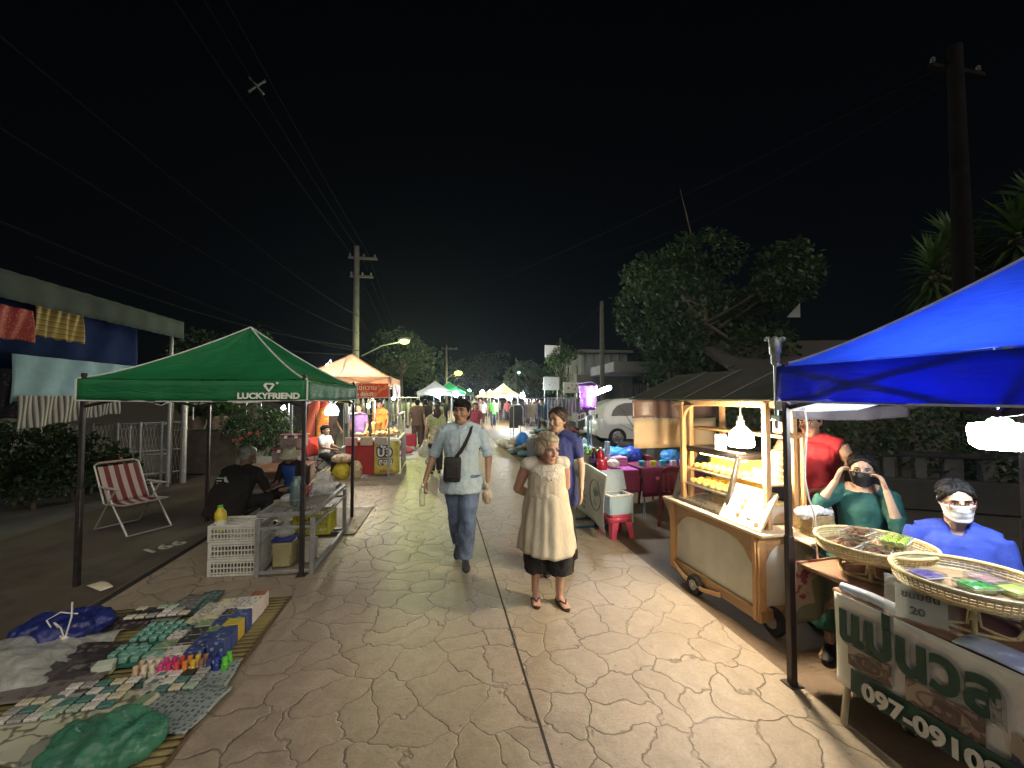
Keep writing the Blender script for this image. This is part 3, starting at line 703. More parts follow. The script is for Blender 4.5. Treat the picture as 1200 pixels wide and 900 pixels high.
def canopy_tent(label, c, rot, a, eave, val, peak, fab, post, trim=TRIM, name='canopy_tent', group=None, valm=None, sag=1.28, frame=True, open_trim=True, q=24):
    root = thing(name, label, 'canopy tent', (c[0], c[1], 0), rot, group)
    f = MB()
    for k in range(4):
        rm = M.Rotation(k * PI / 2, 3, 'Z')
        def rf(u, v):
            r = u; t = 2 * v - 1; z = eave + (peak - eave) * (1 - r) ** sag - .05 * a * (1 - t * t) * math.sin(PI * r) + .020 * noise.noise(V((r * 4, t * 5, k * 3))) + .008 * noise.noise(V((r * 12, t * 9, k * 3)))
            return rm @ V((a * r, a * r * t, z))
        f.grid(rf, q, q)
    bmesh.ops.remove_doubles(f.bm, verts=f.bm.verts, dist=.002)
    f.build('canopy', fab, root, 50)
    f = MB()
    for k in range(4):
        rm = M.Rotation(k * PI / 2, 3, 'Z')
        f.grid(lambda u, v: rm @ V((a + .004 + .010 * math.sin(v * 19 + k) * u + .006 * math.sin(v * 43) * u, a * (2 * v - 1), eave - val * u - .012 * (1 - (2 * v - 1) ** 2))), 4, 40)
    f.build('valance', valm or fab, root, 60, .003)
    f = MB()
    for k in range(4):
        rm = M.Rotation(k * PI / 2, 3, 'Z')
        f.tube([rm @ V((a * r, a * r, eave + (peak - eave) * (1 - r) ** sag + .004)) for r in [i / 12 for i in range(13)]], .009, 6)
        f.tube([rm @ V((a + .008, a * (2 * v - 1), eave - val - .012 * (1 - (2 * v - 1) ** 2))) for v in [i / 12 for i in range(13)]], .006, 6)
        f.tube([rm @ V((a + .006, a + .006, eave)), rm @ V((a + .006, a + .006, eave - val))], .009, 6)
    f.build('piping', trim, root)
    for sx, sy in ((-1, -1), (1, -1), (1, 1), (-1, 1)):
        p = MB(); x, y = sx * (a - .03), sy * (a - .03); p.box((x, y, 1.0), (.034, .034, 1.96), None, .004); p.box((x, y, .45), (.042, .042, .9), None, .004)
        po = p.build('post', post, root); p = MB(); p.box((x, y, .004), (.09, .09, .008), None, .003); p.build('foot_plate', post, po); p = MB(); p.box((x, y, eave - .05), (.055, .055, .09), None, .008); p.build('corner_bracket', BLACKP, po)
    if frame:
        f = MB(); b = a - .03; zt, zb = eave - .03, eave - .26
        for k in range(4):
            rm = M.Rotation(k * PI / 2, 3, 'Z')
            for y0, y1 in ((-b, 0), (0, b)):
                f.bar(rm @ V((b, y0, zt)), rm @ V((b, y1, zb)), .012, .024); f.bar(rm @ V((b - .014, y0, zb)), rm @ V((b - .014, y1, zt)), .012, .024)
            f.bar(rm @ V((b, 0, zb)), rm @ V((.03, 0, peak - .32)), .014, .022)
        f.cyl((0, 0, peak - .4), (0, 0, peak - .03), .02); f.build('truss', post, root)
    return root
GREENF = canopy_fabric('green_canopy_cloth', (.012, .22, .075), .25)
gt = canopy_tent('green pop up canopy tent with white piping and a diamond logo on its valance', (-3.167, 4.834), R(8), 1.0, 1.925, .20, 2.60, GREENF, DARKSTEEL)
LOGO = mat('white_print', (.80, .84, .80), .6)
face = rotm((1, 0, 0), (0, 0, 1))
text('LUCKYFRIEND', .078, LOGO, gt, (.66, -1.026, 1.765), face, 'lettering', .001, .0035, sx=1.12)
f = MB()
def lg(pts): f.prism([(.66 + x * .085, -1.024, 1.845 + z * .085) for x, z in pts], (0, -.002, 0))
lg([(-.62, .30), (-.40, .55), (.42, .55), (.62, .30), (.46, .14), (.34, .34), (.02, .38), (-.22, .40), (-.22, .30)]); lg([(-.62, .28), (-.30, .28), (.0, -.22), (.28, .26), (.60, .28), (.0, -.52)])
f.prism([(.66 + .075 + .012 * math.cos(i * PI / 6), -1.024, 1.892 + .012 * math.sin(i * PI / 6)) for i in range(12)], (0, -.002, 0))
f.build('diamond_logo', LOGO, gt)

# ---- metal table, crates and clutter under the green canopy
TR = R(9)
mt = thing('metal_table', 'grey steel frame table with a wire mesh top under the green canopy', 'table', (-2.33, 4.62, 0), TR)
W_, L2, H_ = .50, 1.25, .60
f = MB()
for x in (-1, 1): f.bar((x * W_ / 2, -L2 / 2, H_), (x * W_ / 2, L2 / 2, H_), .04, .04, .004); f.bar((x * W_ / 2, -L2 / 2, .04), (x * W_ / 2, L2 / 2, .04), .035, .035, .004); f.bar((x * W_ / 2, -L2 / 2, .47), (x * W_ / 2, L2 / 2, .47), .03, .03, .004)
for y in (-1, 1):
    for z, w in ((H_, .038), (.042, .033), (.47, .028)): f.bar((-W_ / 2, y * L2 / 2, z), (W_ / 2, y * L2 / 2, z), w, w, .004)
f.build('frame', GREYSTEEL, mt)
for x in (-1, 1):
    for y in (-1, 1): f = MB(); f.box((x * W_ / 2, y * L2 / 2, H_ / 2 - .02), (.043, .043, H_ - .04), None, .004); f.build('leg', GREYSTEEL, mt)
f = MB()
for i in range(12): f.bar((-W_ / 2 + .02 + i * .042, -L2 / 2, H_ + .008), (-W_ / 2 + .02 + i * .042, L2 / 2, H_ + .008), .006, .006)
for i in range(24): f.bar((-W_ / 2, -L2 / 2 + .03 + i * .052, H_ + .003), (W_ / 2, -L2 / 2 + .03 + i * .052, H_ + .003), .005, .005)
f.build('mesh_grating', GREYSTEEL, mt)
f = MB(); f.box((0, .1, H_ + .014), (.44, .9, .006), None, .002); f.build('tray_sheet', mat('dull_tray', (.22, .20, .17), .5, .2, .3, 10), mt)
def TB(x, y, z): return V((-2.33, 4.62, 0)) + M.Rotation(TR, 3, 'Z') @ V((x, y, z))
def crate(label, loc, rot, m, size=(.46, .33, .165), group=None, nh=3):
    r = thing('plastic_crate', label, 'crate', loc, rot, group); w, d, h = size
    f = MB(); f.box((0, 0, .008), (w - .02, d - .02, .012)); 
    for sx in (-1, 1): f.box((sx * (w / 2 - .006), 0, h - .012), (.012, d, .024), None, .003); f.box((sx * (w / 2 - .006), 0, .01), (.010, d - .02, .018), None, .003)
    for sy in (-1, 1): f.box((0, sy * (d / 2 - .006), h - .012), (w - .024, .012, .024), None, .003); f.box((0, sy * (d / 2 - .006), .01), (w - .03, .010, .018), None, .003)
    for sx in (-1, 1):
        for sy in (-1, 1): f.box((sx * (w / 2 - .014), sy * (d / 2 - .014), h / 2), (.03, .03, h), None, .004)
    f.build('shell', m, r)
    f = MB(); n = int(w / .032)
    for i in range(n):
        x = -w / 2 + .03 + (w - .06) * i / (n - 1)
        for sy in (-1, 1): f.box((x, sy * (d / 2 - .007), h / 2), (.009, .006, h - .03))
    n = int(d / .032)
    for i in range(n):
        y = -d / 2 + .03 + (d - .06) * i / (n - 1)
        for sx in (-1, 1): f.box((sx * (w / 2 - .007), y, h / 2), (.006, .009, h - .03))
    for k in range(nh):
        z = .035 + (h - .07) * k / max(1, nh - 1)
        for sy in (-1, 1): f.box((0, sy * (d / 2 - .005), z), (w - .05, .005, .012))
        for sx in (-1, 1): f.box((sx * (w / 2 - .005), 0, z), (.005, d - .05, .012))
    f.build('lattice', m, r); return r
CW = mat('off_white_crate', (.55, .56, .50), .5, 0, .12, 10, .05, dirt=.3); CY = mat('yellow_crate_plastic', (.42, .40, .03), .45, 0, .1, 10, .05, dirt=.2)
cx = G(269, 676); cl = V((cx.x, cx.y + .17, 0)); GRP = 'stacked off white crates'
crate('off white lattice crate at the bottom of the stack beside the metal table', cl, R(6), CW, group=GRP)
crate('off white lattice crate in the middle of the stack', cl + V((0, .003, .166)), R(6.5), CW, group=GRP)
crate('off white lattice crate on top of the stack, stuffed with plastic bags', cl + V((-.003, 0, .332)), R(5.5), CW, group=GRP)
def blob_bag(label, loc, r, m, seed, name='plastic_bag', knot=True, amp=.02, cat='bag', vox=.014):
    f = MB(); q = random.Random(seed); f.ball((0, 0, r[2] * .9), r, 14, 10)
    for i in range(4): f.ball((r[0] * q.uniform(-.5, .5), r[1] * q.uniform(-.5, .5), r[2] * q.uniform(.7, 1.2)), tuple(x * .6 for x in r), 10, 8)
    if knot: f.tube([(0, 0, r[2] * 1.6), (.02, 0, r[2] * 2.0), (.05, .01, r[2] * 2.35)], [r[0] * .3, r[0] * .1, r[0] * .25], 8)
    me = remeshed(f, vox, 1); wrinkle(me, amp, 1.6 / max(r), seed, (1, 1, 1)); wrinkle(me, amp * .5, 5 / max(r), seed + 3, (1, 1, 1))
    for v in me.vertices: v.co.z = max(v.co.z, .002)
    me.materials.append(m); me.polygons.foreach_set('use_smooth', [True] * len(me.polygons))
    o = bpy.data.objects.new(name, me); COL.objects.link(o); o.location = loc; return tag(o, label, cat)
blob_bag('crumpled clear plastic bags stuffed in the top crate', cl + V((.03, 0, .36)), (.17, .12, .07), BAGW, 3, knot=False)
def bottle(label, loc, prof, m, cap=None, capc=None, lab=None, n=14, cat='bottle', name='bottle', group=None, liquid=None):
    r = thing(name, label, cat, loc, rnd.uniform(0, 6), group); f = MB(); f.lathe(prof, n=n); f.build('bottle_body', m, r, 60)
    zt, rt = prof[-1][1], max(.012, prof[-2][0])
    if cap: f = MB(); f.lathe([(rt * 1.15, zt - .015), (rt * 1.15, zt + .012), (0, zt + .014)], n=n); f.build('cap', cap, r)
    if lab: z0, z1, lr, lm = lab; f = MB(); f.lathe([(lr, z0), (lr, z1)], n=n); f.build('wrap_label', lm, r)
    return r
by = bottle('yellow drink bottle with green cap standing in the top crate', cl + V((-.17, -.06, .40)), [(0, 0), (.05, 0), (.055, .02), (.055, .09), (.048, .12), (.055, .15), (.05, .19), (.024, .23), (.022, .25), (0, .25)], mat('yellow_bottle', (.55, .45, .03), .3, 0, .2, 20), mat('green_cap', (.08, .35, .05), .4), lab=(.04, .11, .0565, printed('bottle_label', (.6, .6, .5), (.35, .2, .05), 40)))
by.rotation_euler = (R(-8), R(-10), 0)
crate('bright yellow perforated crate under the metal table', TB(.02, .22, .16), TR, CY, (.40, .30, .24), nh=4)
f = MB(); f.box((0, 0, .13), (.19, .19, .26), None, .02); tub = thing('food_tub', 'cloudy yellowish tub with a blue lid under the front of the metal table', 'tub', TB(-.10, -.36, .01), TR); f.build('tub_body', mat('cloudy_tub', (.42, .38, .20), .35, 0, .2, 8, alpha=.75), tub); f = MB(); f.box((0, 0, .275), (.205, .205, .035), None, .01); f.build('lid', mat('blue_lid', (.02, .03, .22), .4), tub)
blob_bag('clear plastic bag of goods lying on the blue lidded tub', TB(-.10, -.36, .305), (.085, .085, .055), BAGW, 8, knot=False, amp=.012)
f = MB(); f.box((0, 0, .11), (.13, .2, .22), None, .008); one('cardboard_box', f, mat('pale_grey_card', (.34, .33, .28), .8, 0, .15), 'small pale grey carton beside the yellow crate under the table', 'box', TB(.10, -.26, .01), TR)
crate('off white lattice crate pushed under the near end of the metal table', TB(-.30, .02, .0), TR + R(90), CW, (.46, .14, .30), nh=5)
f = MB(); f.box((0, 0, .006), (.9, 1.3, .012), None, .004); one('floor_board', f, wood('brown_floor_board', (.09, .04, .03), (.16, .07, .05), .6), 'dark reddish board lying on the ground beside the metal table', 'board', V((-2.55, 5.75, .004)), TR)
flask = bottle('grey green metal flask standing on the metal table', TB(-.02, -.30, .615), [(0, 0), (.06, 0), (.063, .02), (.063, .20), (.05, .24), (.04, .25), (.04, .29), (0, .295)], mat('grey_green_flask', (.13, .20, .20), .35, .4, .15), None, name='flask', cat='flask')
f = MB(); f.tube([(.045, 0, .26), (.085, 0, .25), (.085, 0, .14), (.06, 0, .12)], .008, 6); f.build('handle', BLACKP, flask)
f = MB(); f.lathe([(.066, .05), (.066, .06)], n=16); f.build('band', STEEL, flask)
blob_bag('white plastic bag in the middle of the metal table', TB(.12, .12, .62), (.13, .13, .08), BAGW, 11)
blob_bag('small white plastic bag at the edge of the metal table', TB(-.13, -.16, .62), (.08, .10, .035), BAGW, 13, knot=False, amp=.012)
f = MB(); f.box((0, 0, .10), (.15, .05, .2), M.Rotation(R(-14), 3, 'X'), .004); one('paper_bag', f, mat('white_card', (.62, .62, .58), .7), 'white paper packet leaning in front of the woman in the sun hat', 'packet', TB(.03, .45, .62), TR)
f = MB(); f.box((0, 0, .07), (.03, .16, .14), M.Rotation(R(24), 3, 'Y'), .004); one('book', f, mat('red_cover', (.35, .07, .06), .5), 'red covered booklet propped beside the flask', 'book', TB(-.01, .05, .62), TR)
f = MB(); f.box((0, 0, .015), (.2, .3, .03), None, .006); one('tray', f, mat('dark_wood_tray', (.08, .045, .03), .5), 'dark wooden tray with papers at the far end of the metal table', 'tray', TB(.1, .5, .615), TR)
blob_bag('teal water jug wrapped in plastic beside the table leg', TB(-.12, .56, .018), (.09, .09, .13), mat('teal_jug', (.06, .15, .17), .3, 0, .2), 17, 'water_jug', False, .006, 'jug')
# low platform bench, plastic bins, banners behind
r = thing('platform_bench', 'low wooden platform bench behind the hunched person in black', 'bench', (P(318, 548, 7.2).x, 7.2, 0), ST)
f = MB()
for i in range(7): f.box((0, -.42 + i * .14, .50), (1.15, .125, .03), None, .006)
f.build('plank_top', wood('reddish_bench_wood', (.16, .075, .04), (.28, .14, .075), .5, 5, (1, 9, 9)), r)
f = MB(); f.box((0, -.46, .43), (1.1, .03, .1)); f.build('apron_board', wood('dark_bench', (.05, .03, .02), (.09, .05, .03)), r)
for x in (-.5, .5):
    for y in (-.4, .4): f = MB(); f.box((x, y, .24), (.06, .06, .48), None, .006); f.build('leg', _mc['dark_bench'], r)
TUBM = film('clear_storage_bin', (.42, .33, .32), .7)
for i, (px, py, Y, w, h, lab) in enumerate([(331, 545, 8.4, .52, .34, 'clear plastic storage bin at the bottom left of the stack by the orange banner'), (352, 545, 8.5, .5, .34, 'clear plastic storage bin at the bottom right of the stack by the orange banner'), (338, 524, 8.4, .5, .27, 'clear plastic storage bin in the middle of the stack by the orange banner'), (345, 507, 8.45, .44, .24, 'clear plastic storage bin at the top of the stack by the orange banner')]):
    g = P(px, py, Y); r = thing('storage_bin', lab, 'storage bin', V((g.x, Y, (.02, .02, .40, .71)[i])), ST, 'stacked clear storage bins')
    f = MB(); f.box((0, 0, h / 2), (w, .38, h), None, .025, 2); f.build('bin_body', TUBM, r); f = MB(); f.box((0, 0, h + .015), (w + .03, .41, .035), None, .01); f.build('lid', mat('maroon_lid', (.16, .035, .04), .45), r)
    f = MB(); f.box((0, 0, h * .45), (w * .85, .32, h * .75), None, .03); f.build('contents', printed('folded_goods', (.18, .14, .14), (.42, .36, .34), 14, .5, .8), r)
    for x in (-.1, .1): f = MB(); f.box((x * w * 2.2, -.205, h - .01), (.06, .02, .06), None, .004); f.build('clip', WHITEP, r)
OR = printed('orange_print_banner', (.62, .20, .04), (.66, .42, .10), 6, .5, .6, ink2=(.5, .06, .03)); OR2 = mat('coral_banner', (.60, .14, .08), .6, 0, .15, 3, trans=.2)
for px0, px1, lean, m_, lab in ((357, 371, .05, OR2, 'tall coral red feather banner leaning left behind the sun hat woman'), (372, 387, -.02, OR, 'orange printed feather banner beside the youth in the camp chair')):
    a_, b_ = P(px0, 466, 9.8), P(px1, 466, 9.8); w = b_.x - a_.x; r = thing('feather_banner', lab, 'banner', V((a_.x, 9.8, 0)), 0, 'feather banners')
    f = MB(); f.grid(lambda u, v: (u * w * (1 - .3 * v * v) + lean * (2 - 2 * v), .02 * math.sin(u * 5 + v * 7), .35 + 1.45 * (1 - v)), 8, 24); f.build('flag', m_, r, 60, .003)
    f = MB(); f.tube([(-.01 + lean * 2, 0, 0), (-.01 + lean, 0, 1.0), (-.01, 0, 1.85)], .012, 6); f.build('pole', DARKSTEEL, r); f = MB(); f.box((lean * 2, 0, .012), (.35, .35, .024), None, .006); f.build('base_plate', DARKSTEEL, r)

# ---- folding lawn chair on the walkway
fc = thing('folding_chair', 'folding garden chair with red and white striped canvas on the dark walkway', 'folding chair', G(158, 622) + V((0, 0, .026)), ST + R(58))
ALU = mat('white_tube_metal', (.55, .55, .52), .35, .4, .1, 20)
STR = striped('red_white_canvas', [(0, (.58, .50, .46)), (.5, (.22, .045, .05))], 9.5, 'X', .8, .1)
f = MB(); f.grid(lambda u, v: ((u - .5) * .43, .17 + .27 * v, .37 + .44 * v - .02 * math.sin(PI * v)), 10, 10); f.build('backrest', STR, fc, 60, .006)
f = MB(); f.grid(lambda u, v: ((u - .5) * .43, -.24 + .41 * v, .385 - .035 * math.sin(PI * v) - .02 * v), 10, 10); f.build('seat', STR, fc, 60, .006)
f = MB()
for x in (-.235, .235):
    f.tube([(x, .20, .36), (x, .46, .83)], .011, 8); f.tube([(x, -.26, .38), (x, .18, .355)], .011, 8)
    f.tube([(x, .40, .01), (x, -.02, .52), (x, -.04, .545)], .011, 8); f.tube([(x, -.34, .01), (x, .04, .4), (x, .16, .555)], .011, 8)
f.tube([(-.235, .46, .83), (-.2, .475, .85), (.2, .475, .85), (.235, .46, .83)], .011, 8); f.tube([(-.235, -.26, .38), (.235, -.26, .38)], .011, 8)
f.tube([(-.235, .40, .012), (.235, .40, .012)], .011, 8); f.tube([(-.235, -.34, .012), (.235, -.34, .012)], .011, 8); f.build('frame', ALU, fc, 60)
for x in (-.25, .25): f = MB(); f.box((x, .06, .572), (.045, .42, .018), None, .006); f.build('armrest', mat('grey_armrest', (.42, .42, .38), .5), fc)
f = MB(); f.box((0, .476, .855), (.40, .05, .03), None, .012); f.build('head_pad', mat('worn_pad', (.36, .27, .25), .8), fc)
f = MB(); f.grid(lambda u, v: ((u - .5) * .26, (v - .5) * .09, .02 * math.sin(u * 3) * v + .004), 8, 4); one('paper_scrap', f, mat('cream_paper', (.60, .57, .44), .8), 'cream strip of paper lying by the near left post of the green canopy', 'paper', G(117, 691) + V((0, 0, .027)), R(-24), thick=.002)

# ================================================================ THE MAT OF GOODS
MR = ST
mat_l = (-2.72, -1.26); mat_s = (1.45, 3.86)
MATM = striped('bamboo_slats', [(0, (.26, .22, .085)), (.62, (.16, .13, .05)), (.86, (.02, .016, .01))], 21, 'Y', .6, 0, noise_amt=.25)
f = MB(); f.grid(lambda u, v: (mat_l[0] + (mat_l[1] - mat_l[0]) * u, mat_s[0] + (mat_s[1] - mat_s[0]) * v, .008 + .004 * math.sin(v * 341)), 6, 480)
r = thing('ground_mat', 'bamboo slat mat spread on the ground, covered with small goods', 'mat', (0, 0, 0), ST); f.build('slat_weave', MATM, r, 60, .004)
f = MB()
for l in (mat_l[1] - .004,): f.tube([(l, mat_s[0], .012), (l, mat_s[1], .012)], .008, 6)
f.build('edge_binding', mat('brown_binding', (.10, .06, .035), .8), r)
f = MB(); f.grid(lambda u, v: (-1.70 + .42 * u, 1.5 + .55 * v, .016 + .002 * math.sin(v * 60)), 4, 60); f.build('maroon_strip', striped('maroon_slats', [(0, (.10, .035, .045)), (.7, (.03, .01, .012))], 40, 'Y', .7), r, 60)
def MP(px, py, z=.02): return G(px, py, z)
ORD = ['first', 'second', 'third', 'fourth', 'fifth', 'sixth', 'seventh', 'eighth', 'ninth', 'tenth']
pr_ = lambda n, b, i, s=30, i2=None: printed(n, b, i, s, .45, .4, 'Object', i2)
BOXM = {'pale grey': (pr_('print_pale', (.55, .54, .48), (.10, .10, .10), 38, (.36, .34, .30)), (.62, .56, .50)), 'cream': (pr_('print_cream', (.58, .56, .38), (.20, .18, .10), 34), (.6, .5, .42)), 'dark': (pr_('print_dark', (.04, .045, .05), (.34, .34, .30), 34), (.3, .28, .26)),
        'blue': (pr_('print_blue', (.05, .08, .22), (.30, .34, .42), 30), (.05, .08, .26)), 'yellow': (pr_('print_yellow', (.50, .42, .06), (.12, .14, .10), 30), (.55, .40, .05)), 'green': (pr_('print_green', (.20, .30, .18), (.50, .54, .40), 32), (.45, .42, .34)), 'red brown': (pr_('print_red', (.24, .06, .03), (.42, .24, .14), 26), (.62, .52, .46)), 'white': (pr_('print_white', (.62, .61, .56), (.16, .16, .18), 36), (.66, .60, .55))}
def carton(col, p, size, rz, label, group):
    r = thing('carton', label, 'box', p, rz, group); m_, sc_ = BOXM[col]
    f = MB(); f.box((0, 0, size[2] / 2), size, None, .003); f.build('box_body', mat('card_side_' + col.replace(' ', '_'), sc_, .6, 0, .1), r)
    f = MB(); f.box((0, 0, size[2] + .0012), (size[0] * .96, size[1] * .96, .0016)); f.build('printed_top', m_, r); f = MB(); f.box((0, -size[1] / 2 - .0012, size[2] / 2), (size[0] * .94, .0016, size[2] * .9)); f.build('printed_front', m_, r)
grid_cols = [['pale grey', 'cream', 'white', 'red brown'], ['pale grey', 'white', 'pale grey', 'white'], ['cream', 'cream', 'dark', 'white'], ['dark', 'green', 'blue', 'blue'], ['white', 'dark', 'green', 'yellow'], ['green', 'dark', 'blue', 'blue'], ['white', 'white', 'blue', 'blue']]
for i, row in enumerate(grid_cols):
    s = 3.68 - i * .105
    for j, c in enumerate(row):
        l = -1.80 + j * .118 + rnd.uniform(-.004, .004) - .012 * i * 0; h = (.06, .075, .085, .125)[j] + rnd.uniform(-.008, .012) - .005 * (i > 3)
        carton(c, S(l, s, .018), (.108, .094 + rnd.uniform(-.006, .003), h), ST + rnd.uniform(-.05, .05), f'{c} carton, {ORD[j]} from left in the {ORD[i]} row from the mat far end', 'cartons stood in rows on the bamboo mat')
for i, (px, py, c) in enumerate([(198, 790, 'pale grey'), (186, 802, 'white'), (178, 815, 'pale grey'), (168, 830, 'green')]):
    carton(c, MP(px, py), (.07, .12, .05), ST + R(-20), f'{c} small pack, {ORD[i]} from the far end in the slanting chain of packs', 'slanting chain of small packs')
cols = [('beige', (.55, .38, .25)), ('pale', (.62, .55, .44)), ('cream', (.60, .56, .42)), ('pink', (.60, .04, .22)), ('magenta', (.52, .02, .16)), ('red', (.55, .05, .06)), ('orange', (.62, .22, .03)), ('yellow', (.62, .42, .04)), ('brown', (.25, .12, .08)), ('dark blue', (.02, .03, .16)), ('blue', (.03, .05, .30)), ('green', (.10, .48, .04))]
for i, (cn, c) in enumerate(cols):
    for row in range(2):
        r = thing('nail_polish', f'small {cn} bottle in the {"far" if row == 0 else "near"} line of colourful bottles', 'bottle', S(-1.815 + .0445 * i, 2.93 - row * .055, .018), ST, 'colourful little bottles on the mat')
        f = MB(); f.box((0, 0, .03), (.034, .034, .06), None, .006); f.build('bottle_body', mat('polish_' + cn.replace(' ', '_'), c, .15, 0, .1, coat=.6), r); f = MB(); f.lathe([(.015, .06), (.0155, .064), (.014, .092), (0, .094)], n=10); f.build('cap', mat('cap_' + cn.replace(' ', '_'), tuple(min(1, x * 1.25 + .02) for x in c), .2), r)
TEAL = mat('teal_tray', (.035, .16, .12), .35, 0, .2, 12); TEALL = mat('pale_teal_pack', (.16, .36, .29), .3, 0, .2, 20)
for i, (px, py, w, d, lab) in enumerate([(196, 745, .36, .24, 'teal compartment tray farther up the mat'), (172, 772, .26, .16, 'teal compartment tray in front of the larger teal tray'), (150, 770, .18, .14, 'small teal compartment tray beside the white carton')]):
    r = thing('compartment_tray', lab, 'tray', MP(px, py), ST, 'teal compartment trays'); f = MB(); f.box((0, 0, .01), (w, d, .02), None, .003); f.build('tray_base', TEAL, r)
    f = MB(); nx, ny = int(w / .055), int(d / .06)
    for a in range(nx):
        for b_ in range(ny): f.box((-w / 2 + (a + .5) * w / nx, -d / 2 + (b_ + .5) * d / ny, .038), (w / nx * .72, d / ny * .72, .036), None, .005)
    f.build('pack_block', TEALL, r)
SHEETS = [('dark', 176, 722, .34, .22, 'print_dark'), ('grey', 215, 712, .20, .42, 'print_sheet_a'), ('teal dark', 240, 706, .16, .40, 'print_sheet_b'), ('grey dark', 150, 730, .3, .22, 'print_sheet_c'), ('blue teal', 150, 815, .42, .30, 'print_sheet_b'), ('pale blue grey', 236, 795, .36, .26, 'print_sheet_d'), ('grey', 205, 830, .42, .34, 'print_sheet_d'), ('cream', 118, 838, .30, .36, 'print_sheet_e'), ('cream outlined', 40, 862, .62, .32, 'print_sheet_e'), ('grey brown', 62, 800, .52, .30, 'print_sheet_f'), ('dark', 100, 770, .55, .30, 'print_sheet_c'), ('pale', 195, 775, .2, .16, 'print_sheet_e')]
pm = {'print_dark': BOXM['dark'][0], 'print_sheet_a': pr_('print_sheet_a', (.20, .20, .19), (.05, .05, .05), 24), 'print_sheet_b': pr_('print_sheet_b', (.035, .085, .085), (.14, .22, .2), 20), 'print_sheet_c': pr_('print_sheet_c', (.035, .03, .03), (.14, .12, .12), 22), 'print_sheet_d': pr_('print_sheet_d', (.26, .31, .31), (.06, .08, .09), 34), 'print_sheet_e': printed('print_sheet_e', (.50, .52, .40), (.16, .17, .11), 3.2, .56, .5, cell=False, contour=True), 'print_sheet_f': pr_('print_sheet_f', (.17, .155, .15), (.10, .085, .08), 14)}
for i, (n_, px, py, w, d, m_) in enumerate(SHEETS):
    f = MB(); ph = i * 1.3; f.grid(lambda u, v: ((u - .5) * w, (v - .5) * d, .004 + .008 * abs(math.sin(u * 4 + ph)) * v + .004 * math.sin(v * 9 + ph)), 14, 12)
    place = ['behind the cartons at the far end', 'left of the carton rows', 'touching the carton rows', 'at the far left edge of the goods', 'left of the slanting packs', 'right of the slanting packs', 'nearest the right edge of the mat', 'between the green bag and the white carton', 'at the lower left corner of the picture', 'below the big clear sheet', 'under the blue bag side', 'beside the beige bottles'][i]
    one('sticker_sheet', f, pm[m_], f'{n_} printed sheet lying {place}', 'sheet', MP(px, py, .02 + .0025 * i), ST + rnd.uniform(-.12, .12) + (R(-12) if i in (6, 8) else 0), 'printed sheets on the mat', 60, .0016)
PK = [('white', (.62, .62, .58)), ('pale green', (.36, .48, .38)), ('cream', (.58, .54, .40)), ('teal', (.09, .22, .20)), ('black', (.03, .03, .03)), ('grey', (.34, .34, .33))]
pkm = {}
for n_, c in PK:
    f = MB(); f.box((0, 0, .008), (.062, .05, .016), None, .003); f.box((0, 0, .0168), (.04, .03, .002)); f.mi = 0; pkm[n_] = f.mesh('flat_packet'); pkm[n_].materials.append(printed('packet_' + n_.replace(' ', '_'), c, tuple(x * .3 + .02 for x in c), 60, .5, .4))
for r0, (px, py, nx, ny, place) in enumerate([(120, 822, 5, 4, 'in the rows left of the slanting packs'), (222, 800, 4, 4, 'in the rows right of the slanting packs'), (200, 722, 6, 3, 'in the rows at the far end of the mat'), (60, 838, 4, 3, 'in the rows at the lower left')]):
    l0, s0 = LS(px, py)
    for i in range(nx):
        for j in range(ny):
            if rnd.random() < .12: continue
            n_ = PK[rnd.choice((0, 0, 1, 2, 3, 3, 4, 5))][0]; o = bpy.data.objects.new('flat_packet', pkm[n_]); COL.objects.link(o); o.location = S(l0 + (i - nx / 2) * .074, s0 + (j - ny / 2) * .064, .062); o.location.z = .055; o.rotation_euler = (0, 0, ST + rnd.uniform(-.12, .12))
            tag(o, f'small flat {n_} packet {place}', 'packet', f'{n_} packets {place}')
f = MB(); f.box((0, 0, .03), (.10, .075, .06), None, .003); one('carton', f, mat('white_carton', (.52, .60, .50), .6, 0, .06), 'plain white carton standing alone on the left of the mat', 'box', MP(122, 788), ST + R(12))
o = blob_bag('green plastic bag crumpled at the near edge of the mat', G(125, 885), (.24, .16, .075), mat('green_bag_film', (.05, .24, .15), .25, 0, .25, 6, .25, 14, alpha=.66), 21, knot=False, amp=.026)
o = blob_bag('dark clear bag of trinkets beside the green bag', G(75, 885), (.16, .15, .03), mat('smoky_film', (.22, .27, .25), .2, 0, .25, 6, .25, 14, alpha=.4), 22, knot=False, amp=.014)
f = MB(); f.grid(lambda u, v: ((u - .5) * .95, (v - .5) * .62, .03 + .15 * math.sin(PI * u) * math.sin(PI * v) ** .6 * (1 - .4 * u) + .05 * noise.noise(V((u * 5, v * 4, 1))) + .015 * noise.noise(V((u * 14, v * 9, 4)))), 50, 36)
one('plastic_sheet', f, film('milky_sheet', (.72, .76, .72), .9), 'big crumpled milky plastic sheet at the left edge of the picture', 'plastic sheet', G(22, 790) + V((-.10, 0, .0)), ST + R(8), smooth=180)
o = blob_bag('royal blue bag tied with white string at the left edge', G(68, 752), (.26, .19, .085), mat('blue_sack', (.015, .025, .16), .35, 0, .3, 8, .3, 20), 23, knot=False, amp=.03)
f = MB(); q = random.Random(4)
f.tube([(.16, -.10, .10), (.10, -.12, .2), (.16, -.13, .17), (.2, -.14, .1)], .005, 5); f.tube([(.2, -.14, .1), (.22, -.12, .24), (.2, -.1, .33)], .005, 5); f.tube([(.2, -.14, .1), (.1, -.12, .14), (.06, -.13, .22), (.12, -.1, .26), (.24, -.1, .25)], .005, 5); f.ball((.2, -.14, .1), .022, 8, 6)
